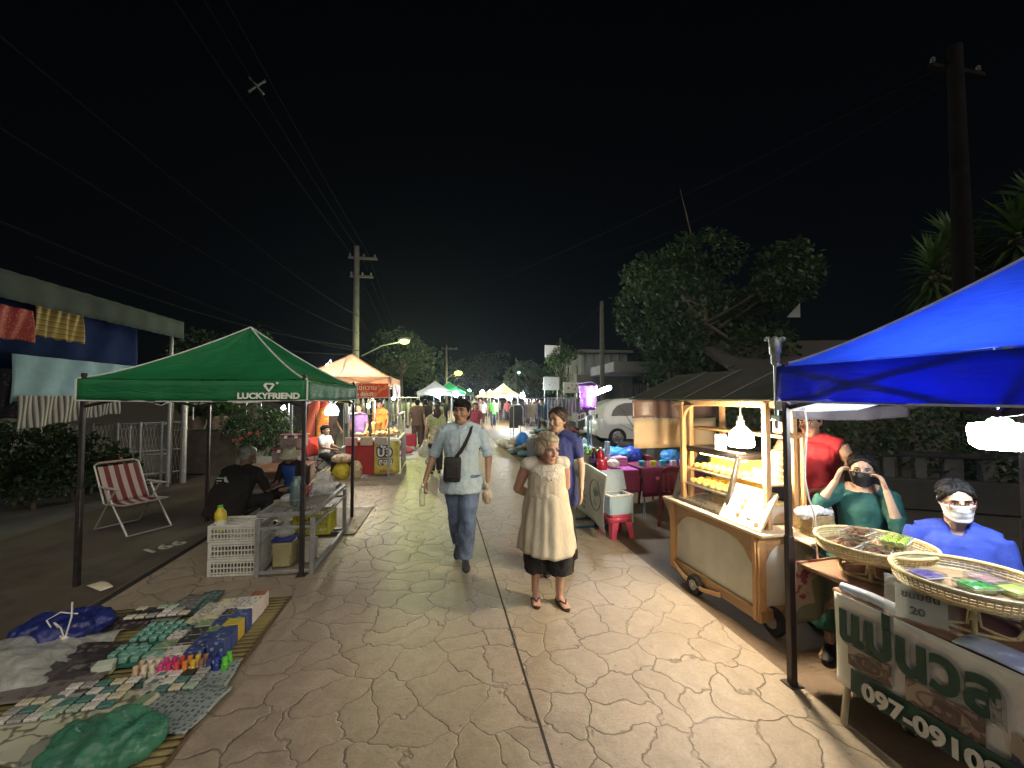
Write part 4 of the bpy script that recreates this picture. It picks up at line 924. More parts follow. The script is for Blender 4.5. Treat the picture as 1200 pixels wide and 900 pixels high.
s_ = f.build('tie_string', WHITEP, o)
o = blob_bag('dark crumpled bag between the milky sheet and the white carton', G(78, 790), (.24, .15, .03), mat('dark_film', (.06, .055, .06), .25, 0, .25, 6, .25, 14, alpha=.7), 24, knot=False, amp=.016)

# ================================================================ ORANGE STALL
PEACH = canopy_fabric('peach_canopy_cloth', (.84, .62, .46), .6)
ot = canopy_tent('peach orange pop up canopy tent glowing over a food counter', (-3.78, 9.45), R(10.25), 1.0, 2.20, .16, 2.78, PEACH, GREYSTEEL, trim=mat('peach_piping', (.62, .38, .2), .7), name='canopy_tent')
REDB = printed('red_vinyl', (.60, .055, .02), (.66, .22, .06), 5, .56, .5, cell=False)
f = MB(); f.box((.28, -1.03, 1.90), (1.36, .012, .30)); f.build('hanging_sign', REDB, ot)
YW = mat('pale_yellow_print', (.78, .62, .35), .6)
text('บัวลอย ไข่หวาน', .14, YW, ot, (.30, -1.039, 1.96), face, 'lettering', .001, .002); text('ขนมไทย น้ำกะทิ', .10, LOGO, ot, (.34, -1.039, 1.82), face, 'lettering', .001, .001)
side = rotm((0, 1, 0), (0, 0, 1))
f = MB(); f.box((1.03, 0, 1.90), (.012, 1.6, .32)); f.build('side_sign', mat('white_vinyl', (.66, .62, .62), .5, 0, .06), ot)
f = MB(); f.prism([(1.038, y, z) for y, z in [(-.45, 2.03), (-.30, 2.03), (-.02, 1.86), (.36, 1.98), (.30, 1.80), (-.06, 1.76)]], (.003, 0, 0)); f.build('swoosh_mark', mat('red_swoosh', (.45, .05, .09), .6), ot)
def OL(x, y, z=0): return V((-3.78, 9.45, 0)) + M.Rotation(ST, 3, 'Z') @ V((x, y, z))
ct = thing('food_counter', 'food counter with a glowing goods tray and a yellow printed front panel', 'counter', OL(.35, 0, 0), ST)
f = MB(); f.box((.25, -.30, .80), (1.1, .75, .05), None, .01); f.box((.53, .55, .80), (.55, 1.2, .05), None, .01); f.build('top', WHITEP, ct)
PY = printed('yellow_panel', (.40, .34, .05), (.46, .42, .10), 4, .5, .4, cell=False)
f = MB(); n = 16
def cpan(u, v): 
    a = u * PI / 2; return (.40 + .38 * math.sin(a) if False else .28 + .5 * u if u < .6 else .58 + .22 * math.sin((u - .6) / .4 * PI / 2), -.68 + (0 if u < .6 else .22 * (1 - math.cos((u - .6) / .4 * PI / 2))), .06 + .72 * v)
f.grid(cpan, 20, 10); f.build('front_panel', PY, ct, 60, .01)
text('บัว', .30, mat('white_on_navy', (.62, .62, .66), .5), ct, (.50, -.700, .55), face, 'lettering', .002, .006); text('ลอย', .17, _mc['white_on_navy'], ct, (.52, -.700, .33), face, 'lettering', .002, .004)
text('บัว', .30, mat('navy_outline', (.02, .02, .06), .6), ct, (.50, -.694, .55), face, 'lettering', .001, .035); text('ลอย', .17, _mc['navy_outline'], ct, (.52, -.694, .33), face, 'lettering', .001, .022)
text('ขนมหวาน', .075, mat('red_print', (.4, .05, .04), .6), ct, (.54, -.696, .14), face, 'lettering', .001, .002)
f = MB(); f.box((-.02, -.66, .42), (.6, .02, .72)); f.build('red_cloth', mat('dark_red_cloth', (.28, .018, .02), .8, 0, .2, 5, .1), ct)
f = MB(); f.box((.80, .62, .42), (.02, 1.15, .72)); f.build('side_panel', printed('brown_side_print', (.14, .09, .07), (.22, .16, .12), 9, .5, .6, cell=False), ct)
f = MB(); f.box((.25, -.30, .87), (1.05, .7, .02)); f.box((.25, -.65, .95), (1.05, .012, .18)); f.box((.53, .5, .87), (.5, 1.1, .02)); f.build('glass_tray', CLEARP, ct)
f = MB()
for i in range(4): f.cyl(((-.28, .78)[i % 2], (-.63, 1.05)[i // 2], .82), ((-.28, .78)[i % 2], (-.63, 1.05)[i // 2], 1.38), .012)
f.bar((-.28, -.63, 1.38), (.78, -.63, 1.38), .02, .02); f.bar((.78, -.63, 1.38), (.78, 1.05, 1.38), .02, .02); f.bar((-.28, -.63, 1.38), (-.28, 1.05, 1.38), .02, .02); f.build('rail_frame', STEEL, ct)
q = random.Random(9); fm = [mat('fried_gold', (.55, .30, .06), .5, 0, .3), mat('pale_dough', (.66, .52, .28), .6, 0, .2), mat('amber_bag', (.60, .34, .10), .3, 0, .2)]
for i in range(30):
    x, y = q.uniform(-.22, .74), q.uniform(-.60, -.02); 
    if i > 18: x, y = q.uniform(.34, .74), q.uniform(.05, 1.0)
    f = MB(); f.ball((0, 0, .04), (q.uniform(.05, .08), q.uniform(.05, .08), q.uniform(.035, .06)), 9, 6)
    one('snack_pack', f, fm[i % 3], 'small golden snack pack heaped on the glowing counter of the orange stall', 'snack', OL(.35 + x, y, .88), q.uniform(0, 6), 'golden snacks heaped on the orange stall counter')
f = MB(); f.lathe([(0, 0), (.10, 0), (.13, .26), (.11, .28), (0, .28)], n=16); one('snack_pack', f, fm[2], 'tall orange snack bag standing at the back of the orange stall counter', 'snack', OL(.55, .2, .88))
for i, (x, m_, lab) in enumerate([(-.20, mat('pink_tub', (.5, .3, .28), .5), 'pinkish'), (.12, mat('tan_tub', (.42, .35, .24), .5), 'tan'), (.42, mat('grey_tub', (.34, .33, .30), .5), 'grey')]):
    f = MB(); f.box((0, 0, .09), (.26, .02, .18), None, .006); one('price_card', f, m_, f'{lab} card standing on the front edge of the orange stall counter', 'sign', OL(.35 + x, -.70, .70), ST, 'cards on the orange counter')
# yellow notice, lantern lamp, bags beside the seated youth
nt_ = thing('notice_sign', 'small yellow notice board hung under the green canopy corner', 'sign', P(407, 467, 7.6), ST * .5); f = MB(); f.box((0, 0, 0), (.36, .012, .17), None, .006); f.build('board', mat('yellow_board', (.45, .36, .03), .5, 0, .1), nt_); text('ที่จอดรถ', .085, INK, nt_, (0, -.009, .025), face, 'lettering', .001); text('ร้านค้า', .06, INK, nt_, (0, -.009, -.05), face, 'lettering', .001)
f = MB(); f.tube([(0, 0, .08), (0, 0, .28)], .005, 5); f.build('hanger', BLACKP, nt_)
ln = thing('jar_lamp', 'pale blue glowing jar lamp hanging behind the seated youth', 'lamp', P(389, 481, 8.9)); f = MB(); f.lathe([(0, -.11), (.13, -.10), (.14, 0), (.10, .09), (.05, .12), (.05, .16), (0, .17)], n=16); f.build('jar', glow('pale_blue_jar', (.66, .88, .95), 7.0), ln); f = MB(); f.tube([(0, 0, .16), (0, 0, .6)], .006, 5); f.build('cord', WHITEP, ln)
blob_bag('cream plush patterned bag lying on the yellow bag beside the youth', V((P(402, 540, 8.7).x, 8.7, .36)), (.22, .17, .09), printed('cream_plush', (.60, .48, .34), (.35, .22, .14), 9, .56, .9, cell=False), 31, knot=False, amp=.012)
blob_bag('bright yellow bag standing on the ground beside the youth', V((P(400, 555, 8.7).x, 8.72, 0)), (.17, .15, .19), mat('yellow_bag', (.50, .42, .03), .45, 0, .2, 8), 32, knot=False, amp=.012)
blob_bag('cream bag standing between the yellow bag and the orange counter', V((P(416, 555, 8.7).x, 8.75, 0)), (.13, .13, .2), mat('cream_bag', (.45, .38, .22), .6, 0, .2, 8), 33, knot=False, amp=.012)
f = MB(); f.cyl((0, 0, 0), (0, 0, 1.55), .016); f.tube([(0, 0, .5), (.04, 0, .02)], .01, 5); f.tube([(0, 0, .5), (-.12, .1, .02)], .01, 5); f.tube([(0, 0, .5), (.1, .12, .02)], .01, 5); one('tripod_stand', f, STEEL, 'thin steel lamp stand beside the orange counter', 'stand', V((P(409, 500, 9).x, 9.0, 0)))
# ================================================================ PEOPLE (built facing -Y; x to the viewer's right when seen from the front)
def skin(name, c):
    m, N, L = nodes(name); o = N.new('ShaderNodeOutputMaterial'); p = N.new('ShaderNodeBsdfPrincipled'); vec = coord(N)
    n = noise_n(N, L, vec, 9, 6, .65); f = noise_n(N, L, vec, 120, 4)
    col = ramp(N, L, n, [(.3, tuple(x * .82 for x in c)), (.55, c), (.75, (min(1, c[0] * 1.12), c[1] * 1.0, c[2] * .96))])
    L.new(mixc(N, L, .12, col, f, 'MULTIPLY'), p.inputs['Base Color']); p.inputs['Roughness'].default_value = .48
    p.inputs['Subsurface Weight'].default_value = .08; p.inputs['Subsurface Radius'].default_value = (.01, .004, .002); p.inputs['Subsurface Scale'].default_value = .5
    b = N.new('ShaderNodeBump'); b.inputs['Strength'].default_value = .15; b.inputs['Distance'].default_value = .003; L.new(f, b.inputs['Height']); L.new(b.outputs[0], p.inputs['Normal'])
    L.new(p.outputs[0], o.inputs[0]); return m
SKIN_M = skin('tan_skin', (.40, .235, .145)); SKIN_F = skin('light_skin', (.52, .34, .235)); SKIN_O = skin('ruddy_skin', (.48, .28, .20)); SKIN_D = skin('brown_skin', (.30, .17, .10))
LIP = mat('lip', (.34, .12, .10), .45); LIPD = mat('lip_dark', (.22, .09, .07), .5)
HAIR_K = mat('black_hair', (.008, .007, .006), .6, 0, .4, 30, .5, 160, weave=60, spec=.22); HAIR_B = mat('brown_hair', (.035, .02, .013), .4, 0, .4, 30, .5, 160, weave=60)
HAIR_G = mat('blond_grey_hair', (.42, .35, .24), .5, 0, .3, 30, .6, 120, weave=60); HAIR_S = mat('grey_hair', (.30, .29, .27), .5, 0, .3, 30, .6, 120)
EYEW = mat('eye_white', (.62, .6, .57), .25); EYED = mat('iris_dark', (.012, .008, .006), .12)

def joints(h=1.7, w=1.0):
    k = h / 1.7
    j = dict(pel=(0, 0, .94), wai=(0, -.005, 1.09), che=(0, 0, 1.28), nek=(0, .015, 1.43), hed=(0, -.02, 1.585),
             sL=(-.178 * w, .01, 1.395), eL=(-.235 * w, .03, 1.12), wL=(-.25 * w, -.03, .87), sR=(.178 * w, .01, 1.395), eR=(.235 * w, .03, 1.12), wR=(.25 * w, -.03, .87),
             hL=(-.088 * w, 0, .92), kL=(-.095, -.02, .49), aL=(-.10, .02, .085), hR=(.088 * w, 0, .92), kR=(.095, -.02, .49), aR=(.10, .02, .085))
    J = {a: V(b) * k for a, b in j.items()}; J['k'] = k; J['w'] = w
    return J
def hrot(yaw=0, pitch=0, roll=0): return M.Rotation(R(yaw), 3, 'Z') @ M.Rotation(R(pitch), 3, 'X') @ M.Rotation(R(roll), 3, 'Y')
HEADSEC = [(-.118, .018, -.070, -.035), (-.108, .034, -.086, -.02), (-.09, .047, -.091, .0), (-.065, .057, -.089, .035), (-.04, .063, -.088, .065), (-.01, .069, -.087, .085), (.02, .073, -.087, .096),
           (.05, .0735, -.088, .099), (.075, .069, -.080, .092), (.095, .057, -.062, .074), (.108, .038, -.036, .048), (.115, .014, -.008, .02)]
def head_vol(mb, c, Rm, s, ears=True):
    rings = []
    for z, hw, yf, yb in HEADSEC:
        cy, hd = (yf + yb) / 2, (yb - yf) / 2
        rings.append([c + Rm @ (V((hw * math.copysign(abs(math.cos(a)) ** .85, math.cos(a)), cy + hd * math.copysign(abs(math.sin(a)) ** .9, math.sin(a)), z)) * s) for a in [2 * PI * i / 20 for i in range(20)]])
    mb.loft(rings)
    T = lambda p: c + Rm @ (V(p) * s)
    mb.tube([T((0, -.084, .026)), T((0, -.097, -.002)), T((0, -.108, -.028)), T((0, -.092, -.040))], [.008 * s, .0095 * s, .0135 * s, .008 * s], 8)
    for x in (-1, 1):
        mb.ball(T((x * .012, -.095, -.032)), .0088 * s, 8, 6)
        mb.ball(T((x * .036, -.064, -.022)), (.03 * s, .03 * s, .03 * s), 10, 7)
        mb.tube([T((x * .012, -.088, .028)), T((x * .032, -.089, .032)), T((x * .052, -.074, .024))], .0085 * s, 6)
        if ears: mb.ball(T((x * .073, .012, -.004)), (.011 * s, .021 * s, .034 * s), 8, 7, Rm)
    mb.ball(T((0, -.089, -.061)), (.024 * s, .011 * s, .0065 * s), 10, 6, Rm); mb.ball(T((0, -.087, -.072)), (.021 * s, .011 * s, .007 * s), 10, 6, Rm); mb.ball(T((0, -.08, -.102)), (.02 * s, .014 * s, .014 * s), 10, 6, Rm)
def hand_vol(mb, w, d, nrm, s=1.0, curl=35, thumb=1):
    d = d.normalized(); nrm = (nrm - d * d.dot(nrm)).normalized(); ac = d.cross(nrm)           # across the palm
    p1 = w + d * .09 * s
    mb.tube([w - d * .02 * s, w + d * .015 * s, w + d * .05 * s, p1], [(.024 * s, .017 * s), (.028 * s, .016 * s), (.038 * s, .0155 * s), (.037 * s, .0125 * s)], 12, side=ac)
    for i, (o, L_) in enumerate(((-.029, .070), (-.0098, .080), (.0098, .074), (.028, .058))):
        p = w + (d * .082 + ac * o) * s; pts = [p - d * .02 * s, p]; a = R(curl * .5)
        for q_, f in enumerate((.45, .32, .25)):
            dd = d * math.cos(a) + nrm * math.sin(a); p = p + dd * L_ * f * s; pts.append(p); a += R(curl)
        mb.tube(pts, [.0085 * s, .0092 * s, .0085 * s, .0078 * s, .0062 * s], 8)
    t0 = w + (d * .022 - ac * .022 * thumb) * s; t1 = t0 + (d * .030 - ac * .030 * thumb + nrm * .008) * s; t2 = t1 + (d * .028 - ac * .010 * thumb + nrm * .012) * s
    mb.tube([t0, t1, t2, t2 + (d * .022 + nrm * .008) * s], [.0145 * s, .012 * s, .0102 * s, .0075 * s], 8)
def limb(mb, a, b, r0, r1, bulge=.0, at=.35, n=10, back=None):
    a, b = V(a), V(b); pts, rr = [], []
    for i in range(7):
        t = i / 6; r = r0 + (r1 - r0) * t + bulge * math.exp(-((t - at) / .22) ** 2); pts.append(a.lerp(b, t)); rr.append(r)
    mb.tube(pts, rr, n)
def torso_pts(J, m, W, low=.0, top=True):
    k = J['k']; ax = (J['sR'] - J['sL']); ax.z = 0; hx = (J['hR'] - J['hL']); hx.z *= .3
    ax = ax.normalized(); hx = hx.normalized()
    up = (J['wai'] - J['pel']).normalized()
    sec = [(J['pel'] - up * .09 * k, W[0] * .92, W[1] * .9, hx), (J['pel'], W[0], W[1], hx), (J['pel'].lerp(J['wai'], .6), (W[0] + W[2]) / 2, (W[1] + W[3]) / 2, hx), (J['wai'], W[2], W[3], ax),
           (J['wai'].lerp(J['che'], .6), (W[2] + W[4]) / 2, (W[3] + W[5]) / 2 + .004, ax), (J['che'], W[4], W[5], ax), (J['che'].lerp(J['nek'], .55), W[4] * .98, W[5] * .84, ax), (J['che'].lerp(J['nek'], .82), W[4] * .62, W[5] * .66, ax)]
    return [(p, (a * k + m), (b * k + m), x) for p, a, b, x in sec]
def torso_vol(mb, J, m, W, skip=0):
    n = 18; rings = []
    for p, a, b, x in torso_pts(J, m, W)[skip:]:
        rings.append([p + x * a * math.cos(2 * PI * i / n) + V((-x.y, x.x, 0)) * b * math.sin(2 * PI * i / n) for i in range(n)])
    mb.loft(rings)
WM = (.160, .105, .148, .108, .172, .118); WF = (.165, .108, .130, .098, .150, .112); WO = (.175, .14, .172, .145, .158, .125)
def foot_vol(mb, a, d, s=1.0, toes=False):
    d = d.normalized(); side = d.cross(V((0, 0, 1))).normalized()
    z = a.z
    h0 = V((a.x, a.y, z - .05 * s)) - d * .05 * s
    pts = [h0, V((a.x, a.y, z - .035 * s)), V((a.x, a.y, z - .045 * s)) + d * .07 * s, V((a.x, a.y, z - .058 * s)) + d * .13 * s]
    mb.tube(pts, [(.026 * s, .026 * s), (.033 * s, .042 * s), (.038 * s, .032 * s), (.043 * s, .018 * s)], 12, side=side)
    if toes:
        for i, o in enumerate((-.031, -.014, .002, .017, .03)):
            p = pts[3] + side * o * s; mb.tube([p - d * .03 * s, p + d * .03 * s, p + d * (.052 - .006 * abs(i - 1)) * s], [.0095 * s, .0095 * s, .007 * s], 7)
    else: mb.tube([pts[2], pts[3], pts[3] + d * .045 * s - V((0, 0, .004))], [(.038 * s, .03 * s), (.043 * s, .022 * s), (.024 * s, .013 * s)], 12, side=side)
def body(J, Rm, W, sk, root, vox, lip=LIP, feet='shoe', fd=(V((-.15, -1, 0)), V((.15, -1, 0))), hands=None, arm=1.0, lower=True, ears=True, leg=1.0):
    k = J['k']; mb = MB(); hs = k * J.get('hs', 1.0)
    head_vol(mb, J['hed'], Rm, hs, ears)
    skull = J['hed'] + Rm @ V((0, .025, -.06)) * hs
    mb.tube([J['nek'] - V((0, 0, .05 * k)), J['nek'], J['nek'].lerp(skull, .5), skull, skull + V((0, 0, .03))], [.07 * k, .058 * k, .053 * k, .052 * k, .04 * k], 12)
    torso_vol(mb, J, 0, W)
    mb.tube([J['sL'] + V((0, 0, -.01)), J['sL'].lerp(J['nek'], .5) + V((0, 0, .012)), J['nek'] - V((0, 0, .03)), J['sR'].lerp(J['nek'], .5) + V((0, 0, .012)), J['sR'] + V((0, 0, -.01))], [.05 * k, .05 * k, .06 * k, .05 * k, .05 * k], 10)
    hands = hands or {}
    for q in 'LR':
        s_, e, w = J['s' + q], J['e' + q], J['w' + q]
        limb(mb, s_, e, .048 * k * arm, .037 * k * arm, .006 * k, .4); mb.ball(e, .037 * k * arm, 10, 7); limb(mb, e, w, .038 * k * arm, .025 * k * arm, .005 * k, .25)
        hd, hn, cu = hands.get(q, ((w - e), V((1, 0, 0)) if q == 'L' else V((-1, 0, 0)), 18))
        hand_vol(mb, w, V(hd), V(hn), k * .98, cu, 1 if q == 'L' else -1)
        if lower:
            h, kn, a = J['h' + q], J['k' + q], J['a' + q]
            limb(mb, h - V((0, 0, .02)), kn, .082 * k * leg, .053 * k * leg, .006, .2); mb.ball(kn, .053 * k * leg, 10, 7); limb(mb, kn, a, .05 * k * leg, .034 * k * leg, .014 * k, .32)
            foot_vol(mb, a, fd[0 if q == 'L' else 1], k, feet == 'bare')
    me = remeshed(mb, vox, 2); me.materials.append(sk); me.materials.append(lip)
    Ri = Rm.transposed()
    for p in me.polygons:
        l = Ri @ (p.center - J['hed']) / hs
        if abs(l.x) < .024 - abs(l.z + .066) * .6 and l.y < -.084 and -.077 < l.z < -.055: p.material_index = 1
    me.polygons.foreach_set('use_smooth', [True] * len(me.polygons))
    o = bpy.data.objects.new('body', me); COL.objects.link(o); o.parent = root
    return o
def eyes(J, Rm, root, brow=HAIR_K, wide=1.0, brows=True, closed=False):
    k = J['k'] * J.get('hs', 1.0)
    for x in (-1, 1):
        c = J['hed'] + Rm @ V((x * .031, -.0815, .008)) * k
        m = MB(); m.ball(c, (.0145 * k, .006 * k, .0062 * k * wide), 12, 7, Rm); e = m.build('eye', EYEW, root, 180)
        m = MB(); m.ball(c + Rm @ V((0, -.0042, 0)) * k, (.0062 * k, .0028 * k, .006 * k * wide), 10, 6, Rm); m.build('iris', EYED, e, 180)
        m = MB(); m.tube([J['hed'] + Rm @ (V(p) * k) for p in ((x * .016, -.0885, .012), (x * .031, -.0895, .0155), (x * .046, -.079, .011))], .0022 * k, 5); m.build('eyelid', EYED, e)
        if brows:
            m = MB(); m.tube([J['hed'] + Rm @ (V(p) * k) for p in ((x * .013, -.0965, .031), (x * .032, -.0985, .037), (x * .05, -.084, .030))], [.004 * k, .0042 * k, .002 * k], 6); m.build('eyebrow', brow, root, 180)
def hairdo(J, Rm, root, m, shapes, vox=.008, amp=.004, sc=60, name='hair', fine=None):
    k = J['k'] * J.get('hs', 1.0); mb = MB(); T = lambda p: J['hed'] + Rm @ (V(p) * k)
    for sh in shapes:
        if sh[0] == 'b': mb.ball(T(sh[1]), tuple(r * k for r in sh[2]), 14, 10, Rm)
        else: mb.tube([T(p) for p in sh[1]], [r * k for r in sh[2]], 10)
    me = remeshed(mb, vox, 1); wrinkle(me, amp, sc, 0, (1, 1, .35)); me.materials.append(m); me.polygons.foreach_set('use_smooth', [True] * len(me.polygons))
    o = bpy.data.objects.new(name, me); COL.objects.link(o); o.parent = root
    if fine: strands(T, k, o, m, fine)
    return o
def strands(T, k, par, m, fine):
    n, l0, l1, curl, front = fine; q = random.Random(n); mb = MB()
    for i in range(n):
        ph = q.uniform(0, 2 * PI); t0 = q.uniform(.05, 1.0); t1 = t0 + q.uniform(l0, l1); lim = front if math.sin(ph) < -.25 else 1.75
        t1 = min(t1, lim); t0 = min(t0, t1 - .25); pts = []; w = q.uniform(-.35, .35); r_ = 1 + q.uniform(0, .06)
        for j in range(7):
            t = t0 + (t1 - t0) * j / 6; p = ph + w * j / 6 + curl * .25 * math.sin(j * 1.4 + i); rr = r_ + curl * .06 * math.sin(j * 1.9 + i * 1.3)
            pts.append(T((.086 * rr * math.sin(t) * math.cos(p), .018 + .108 * rr * math.sin(t) * math.sin(p), .045 + .086 * rr * math.cos(t))))
        mb.tube(pts, [.0022 * k, .0034 * k, .0036 * k, .0034 * k, .003 * k, .0022 * k, .001 * k], 4, False)
    mb.build('hair_strands', m, par, 180)
CAP = [('b', (0, .02, .056), (.085, .110, .078)), ('b', (0, .045, -.005), (.081, .066, .092))]
SHORT = CAP + [('t', [(-.06, -.06, .085), (-.01, -.093, .082), (.05, -.085, .07)], [.014, .019, .012]), ('t', [(-.05, -.02, .11), (.0, -.065, .115), (.05, -.03, .1)], [.02, .028, .02]), ('t', [(-.074, -.03, .04), (-.076, -.02, .0)], [.012, .006]), ('t', [(.074, -.03, .04), (.076, -.02, .0)], [.012, .006])]
TIED = [('b', (0, .03, .055), (.083, .104, .075)), ('b', (0, .045, -.005), (.080, .064, .09)), ('t', [(-.005, -.066, .102), (-.045, -.066, .082), (-.073, -.036, .04), (-.080, .01, -.005)], [.010, .017, .015, .014]), ('t', [(.005, -.066, .102), (.045, -.066, .082), (.073, -.036, .04), (.080, .01, -.005)], [.010, .017, .015, .014]), ('t', [(-.03, -.04, .108), (-.06, -.02, .085), (-.078, .02, .04)], [.02, .02, .02]), ('t', [(.03, -.04, .108), (.06, -.02, .085), (.078, .02, .04)], [.02, .02, .02])]
PONY = TIED + [('t', [(0, .1, .02), (.02, .115, -.06), (.05, .10, -.15), (.062, .085, -.24), (.06, .08, -.32)], [.035, .042, .042, .034, .014])]
LONG = TIED + [('t', [(-.055, .05, .0), (-.06, .065, -.12), (-.045, .075, -.24)], [.045, .05, .025]), ('t', [(.055, .05, .0), (.06, .065, -.12), (.045, .075, -.24)], [.045, .05, .025]), ('t', [(0, .085, 0), (0, .095, -.13), (0, .09, -.27)], [.05, .06, .03])]
BOB = TIED + [('b', (-.05, .04, -.05), (.035, .06, .06)), ('b', (.05, .04, -.05), (.035, .06, .06)), ('b', (0, .07, -.04), (.06, .045, .06))]
def cloth_mesh(name, mb, m, root, vox, amp=.005, sc=9, it=2, stretch=(1, 1, .45)):
    me = remeshed(mb, vox, it); wrinkle(me, amp, sc, rnd.uniform(0, 50), stretch); wrinkle(me, amp * .4, sc * 2.6, rnd.uniform(0, 50), (1, 1, .8))
    for x in (m if isinstance(m, (list, tuple)) else [m]): me.materials.append(x)
    me.polygons.foreach_set('use_smooth', [True] * len(me.polygons))
    o = bpy.data.objects.new(name, me); COL.objects.link(o); o.parent = root; return o
def shirt(J, W, m, root, vox, sleeve=.9, marg=.02, hem=.06, name='shirt', arm=1.0, low=0.0, amp=.005, loose=.01, neck=True, fore=0.0, scoop=0.0):
    k = J['k']; mb = MB(); torso_vol(mb, J, marg, W)
    pts = torso_pts(J, marg, W); p0, a0, b0, x0 = pts[0]; n = 18
    up = (J['wai'] - J['pel']).normalized(); rr = []
    for t, ex in ((1, .012), (.4, .01), (-.7, .004)):
        rr.append([p0 - up * hem * t + x0 * (a0 + ex + loose) * math.cos(2 * PI * i / n) + V((-x0.y, x0.x, 0)) * (b0 + ex + loose) * math.sin(2 * PI * i / n) for i in range(n)])
    mb.loft(rr)
    mb.tube([J['sL'] + V((.0, 0, -.012)), J['sL'].lerp(J['nek'], .6) + V((0, .0, .008)), J['nek'] - V((0, -.005 - scoop * .8, .02 + scoop)), J['sR'].lerp(J['nek'], .6) + V((0, .0, .008)), J['sR'] + V((0, 0, -.012))], [.064 * k, .065 * k, .07 * k, .065 * k, .064 * k], 12)
    for q in 'LR':
        s_, e, w = J['s' + q], J['e' + q], J['w' + q]
        if sleeve > 0:
            e2 = s_.lerp(e, min(1, sleeve)); limb(mb, s_ + V((0, 0, .004)), e2, .066 * k * arm, (.052 if sleeve < 1 else .046) * k * arm, .004, .3, 12)
        if fore > 0: mb.ball(e, .05 * k * arm, 10, 7); limb(mb, e, e.lerp(w, fore), .048 * k * arm, .04 * k * arm, .003, .3, 12)
    return cloth_mesh(name, mb, m, root, vox, amp)
def trousers(J, W, m, root, vox, to=.97, marg=.018, wide=1.0, name='trousers', amp=.006):
    k = J['k']; mb = MB(); n = 18; rings = []
    for p, a, b, x in torso_pts(J, marg * .6, W)[:3]: rings.append([p + x * a * math.cos(2 * PI * i / n) + V((-x.y, x.x, 0)) * b * math.sin(2 * PI * i / n) for i in range(n)])
    mb.loft(rings)
    for q in 'LR':
        h, kn, a = J['h' + q], J['k' + q], J['a' + q]
        limb(mb, h, kn, .088 * k + marg, (.056 * k + marg) * wide, .004, .2, 14); mb.ball(kn, (.056 * k + marg) * wide, 12, 8)
        limb(mb, kn, kn.lerp(a, to), (.056 * k + marg) * wide, (.045 * k + marg) * wide, .003, .3, 14)
    return cloth_mesh(name, mb, m, root, vox, amp, 10)
def shoes(J, m, root, fd, s=1.08):
    for i, q in enumerate('LR'):
        mb = MB(); a = J['a' + q].copy(); foot_vol(mb, a + V((0, 0, .002)), fd[i], J['k'] * s); me = remeshed(mb, .009, 2); me.materials.append(m); me.polygons.foreach_set('use_smooth', [True] * len(me.polygons))
        o = bpy.data.objects.new('shoe', me); COL.objects.link(o); o.parent = root
def sandal(J, m, root, fd):
    k = J['k']
    for i, q in enumerate('LR'):
        a = J['a' + q]; d = fd[i].normalized(); sd = d.cross(V((0, 0, 1))).normalized(); mb = MB()
        g0 = V((a.x, a.y, .012)) + V((0, 0, a.z - .085 * k)); out = []
        for t in range(20):
            an = 2 * PI * t / 20; out.append(g0 + d * (.055 + .135 * math.cos(an)) * k + sd * (.046 + .008 * math.cos(an)) * math.sin(an) * k)
        mb.prism(out, (0, 0, -.02))
        tp = g0 + d * .13 * k + V((0, 0, .03)); 
        for sg in (-1, 1): mb.tube([tp, g0 + d * .085 * k + sd * .03 * sg * k + V((0, 0, .05 * k)), g0 + d * .03 * k + sd * .046 * sg * k + V((0, 0, .01))], .006, 6)
        mb.build('sandal', m, root)
def face_mask(J, Rm, root, m, ear=True):
    k = J['k'] * J.get('hs', 1.0); mb = MB(); T = lambda p: J['hed'] + Rm @ (V(p) * k)
    def f(u, v):
        a = (u - .5) * R(165); z = .004 - .122 * v * (1 - .30 * abs(2 * u - 1) ** 2) - .02 * abs(2 * u - 1)
        ww = .084 - .020 * v; dd = .105 - .005 * v; nose = .018 * math.exp(-((u - .5) / .13) ** 2) * math.exp(-((v - .28) / .33) ** 2)
        return T((ww * math.sin(a), -dd * math.cos(a) * (1 - .05 * v) - nose + .004 * math.sin(v * 18) * .4, z))
    mb.grid(f, 22, 12); o = mb.build('face_mask', m, root, 180, .003)
    if ear:
        mb = MB()
        for x in (-1, 1): mb.tube([T((x * .066, -.03, -.012)), T((x * .082, .0, .02)), T((x * .084, .03, .01)), T((x * .08, .02, -.03)), T((x * .06, -.03, -.07))], .0016, 5)
        mb.build('ear_loop', m, o)
    return o
def spectacles(J, Rm, root, m):
    k = J['k'] * J.get('hs', 1.0); mb = MB(); T = lambda p: J['hed'] + Rm @ (V(p) * k)
    for x in (-1, 1):
        mb.tube([T((x * .035 + .027 * math.cos(a), -.108 + .3 * abs(x * .035 + .027 * math.cos(a)) ** 1 * .25, .004 + .019 * math.sin(a))) for a in [2 * PI * i / 18 for i in range(18)]], .0024, 5, closed=True)
        mb.tube([T((x * .061, -.102, .01)), T((x * .078, -.05, .012)), T((x * .079, .02, .008))], .0024, 5)
    mb.tube([T((-.010, -.108, .008)), T((0, -.112, .012)), T((.010, -.108, .008))], .0024, 5)
    o = mb.build('spectacles', m, root)
    for x in (-1, 1):
        g = MB(); g.poly([T((x * .035 + .026 * math.cos(a), -.105, .004 + .018 * math.sin(a))) for a in [2 * PI * i / 18 for i in range(18)]]); g.build('lens', GLASSM, o, 0)
def person(label, loc, rot, group=None): return thing('person', label, 'person', loc, rot, group)
def face_cam(loc): return math.atan2(loc[0], -loc[1]) + 0  # placeholder, replaced below
def toward(loc, tgt=(0, 0)):                       # rotation that turns -Y towards tgt
    d = V((tgt[0] - loc[0], tgt[1] - loc[1])); return math.atan2(d.y, d.x) + PI / 2

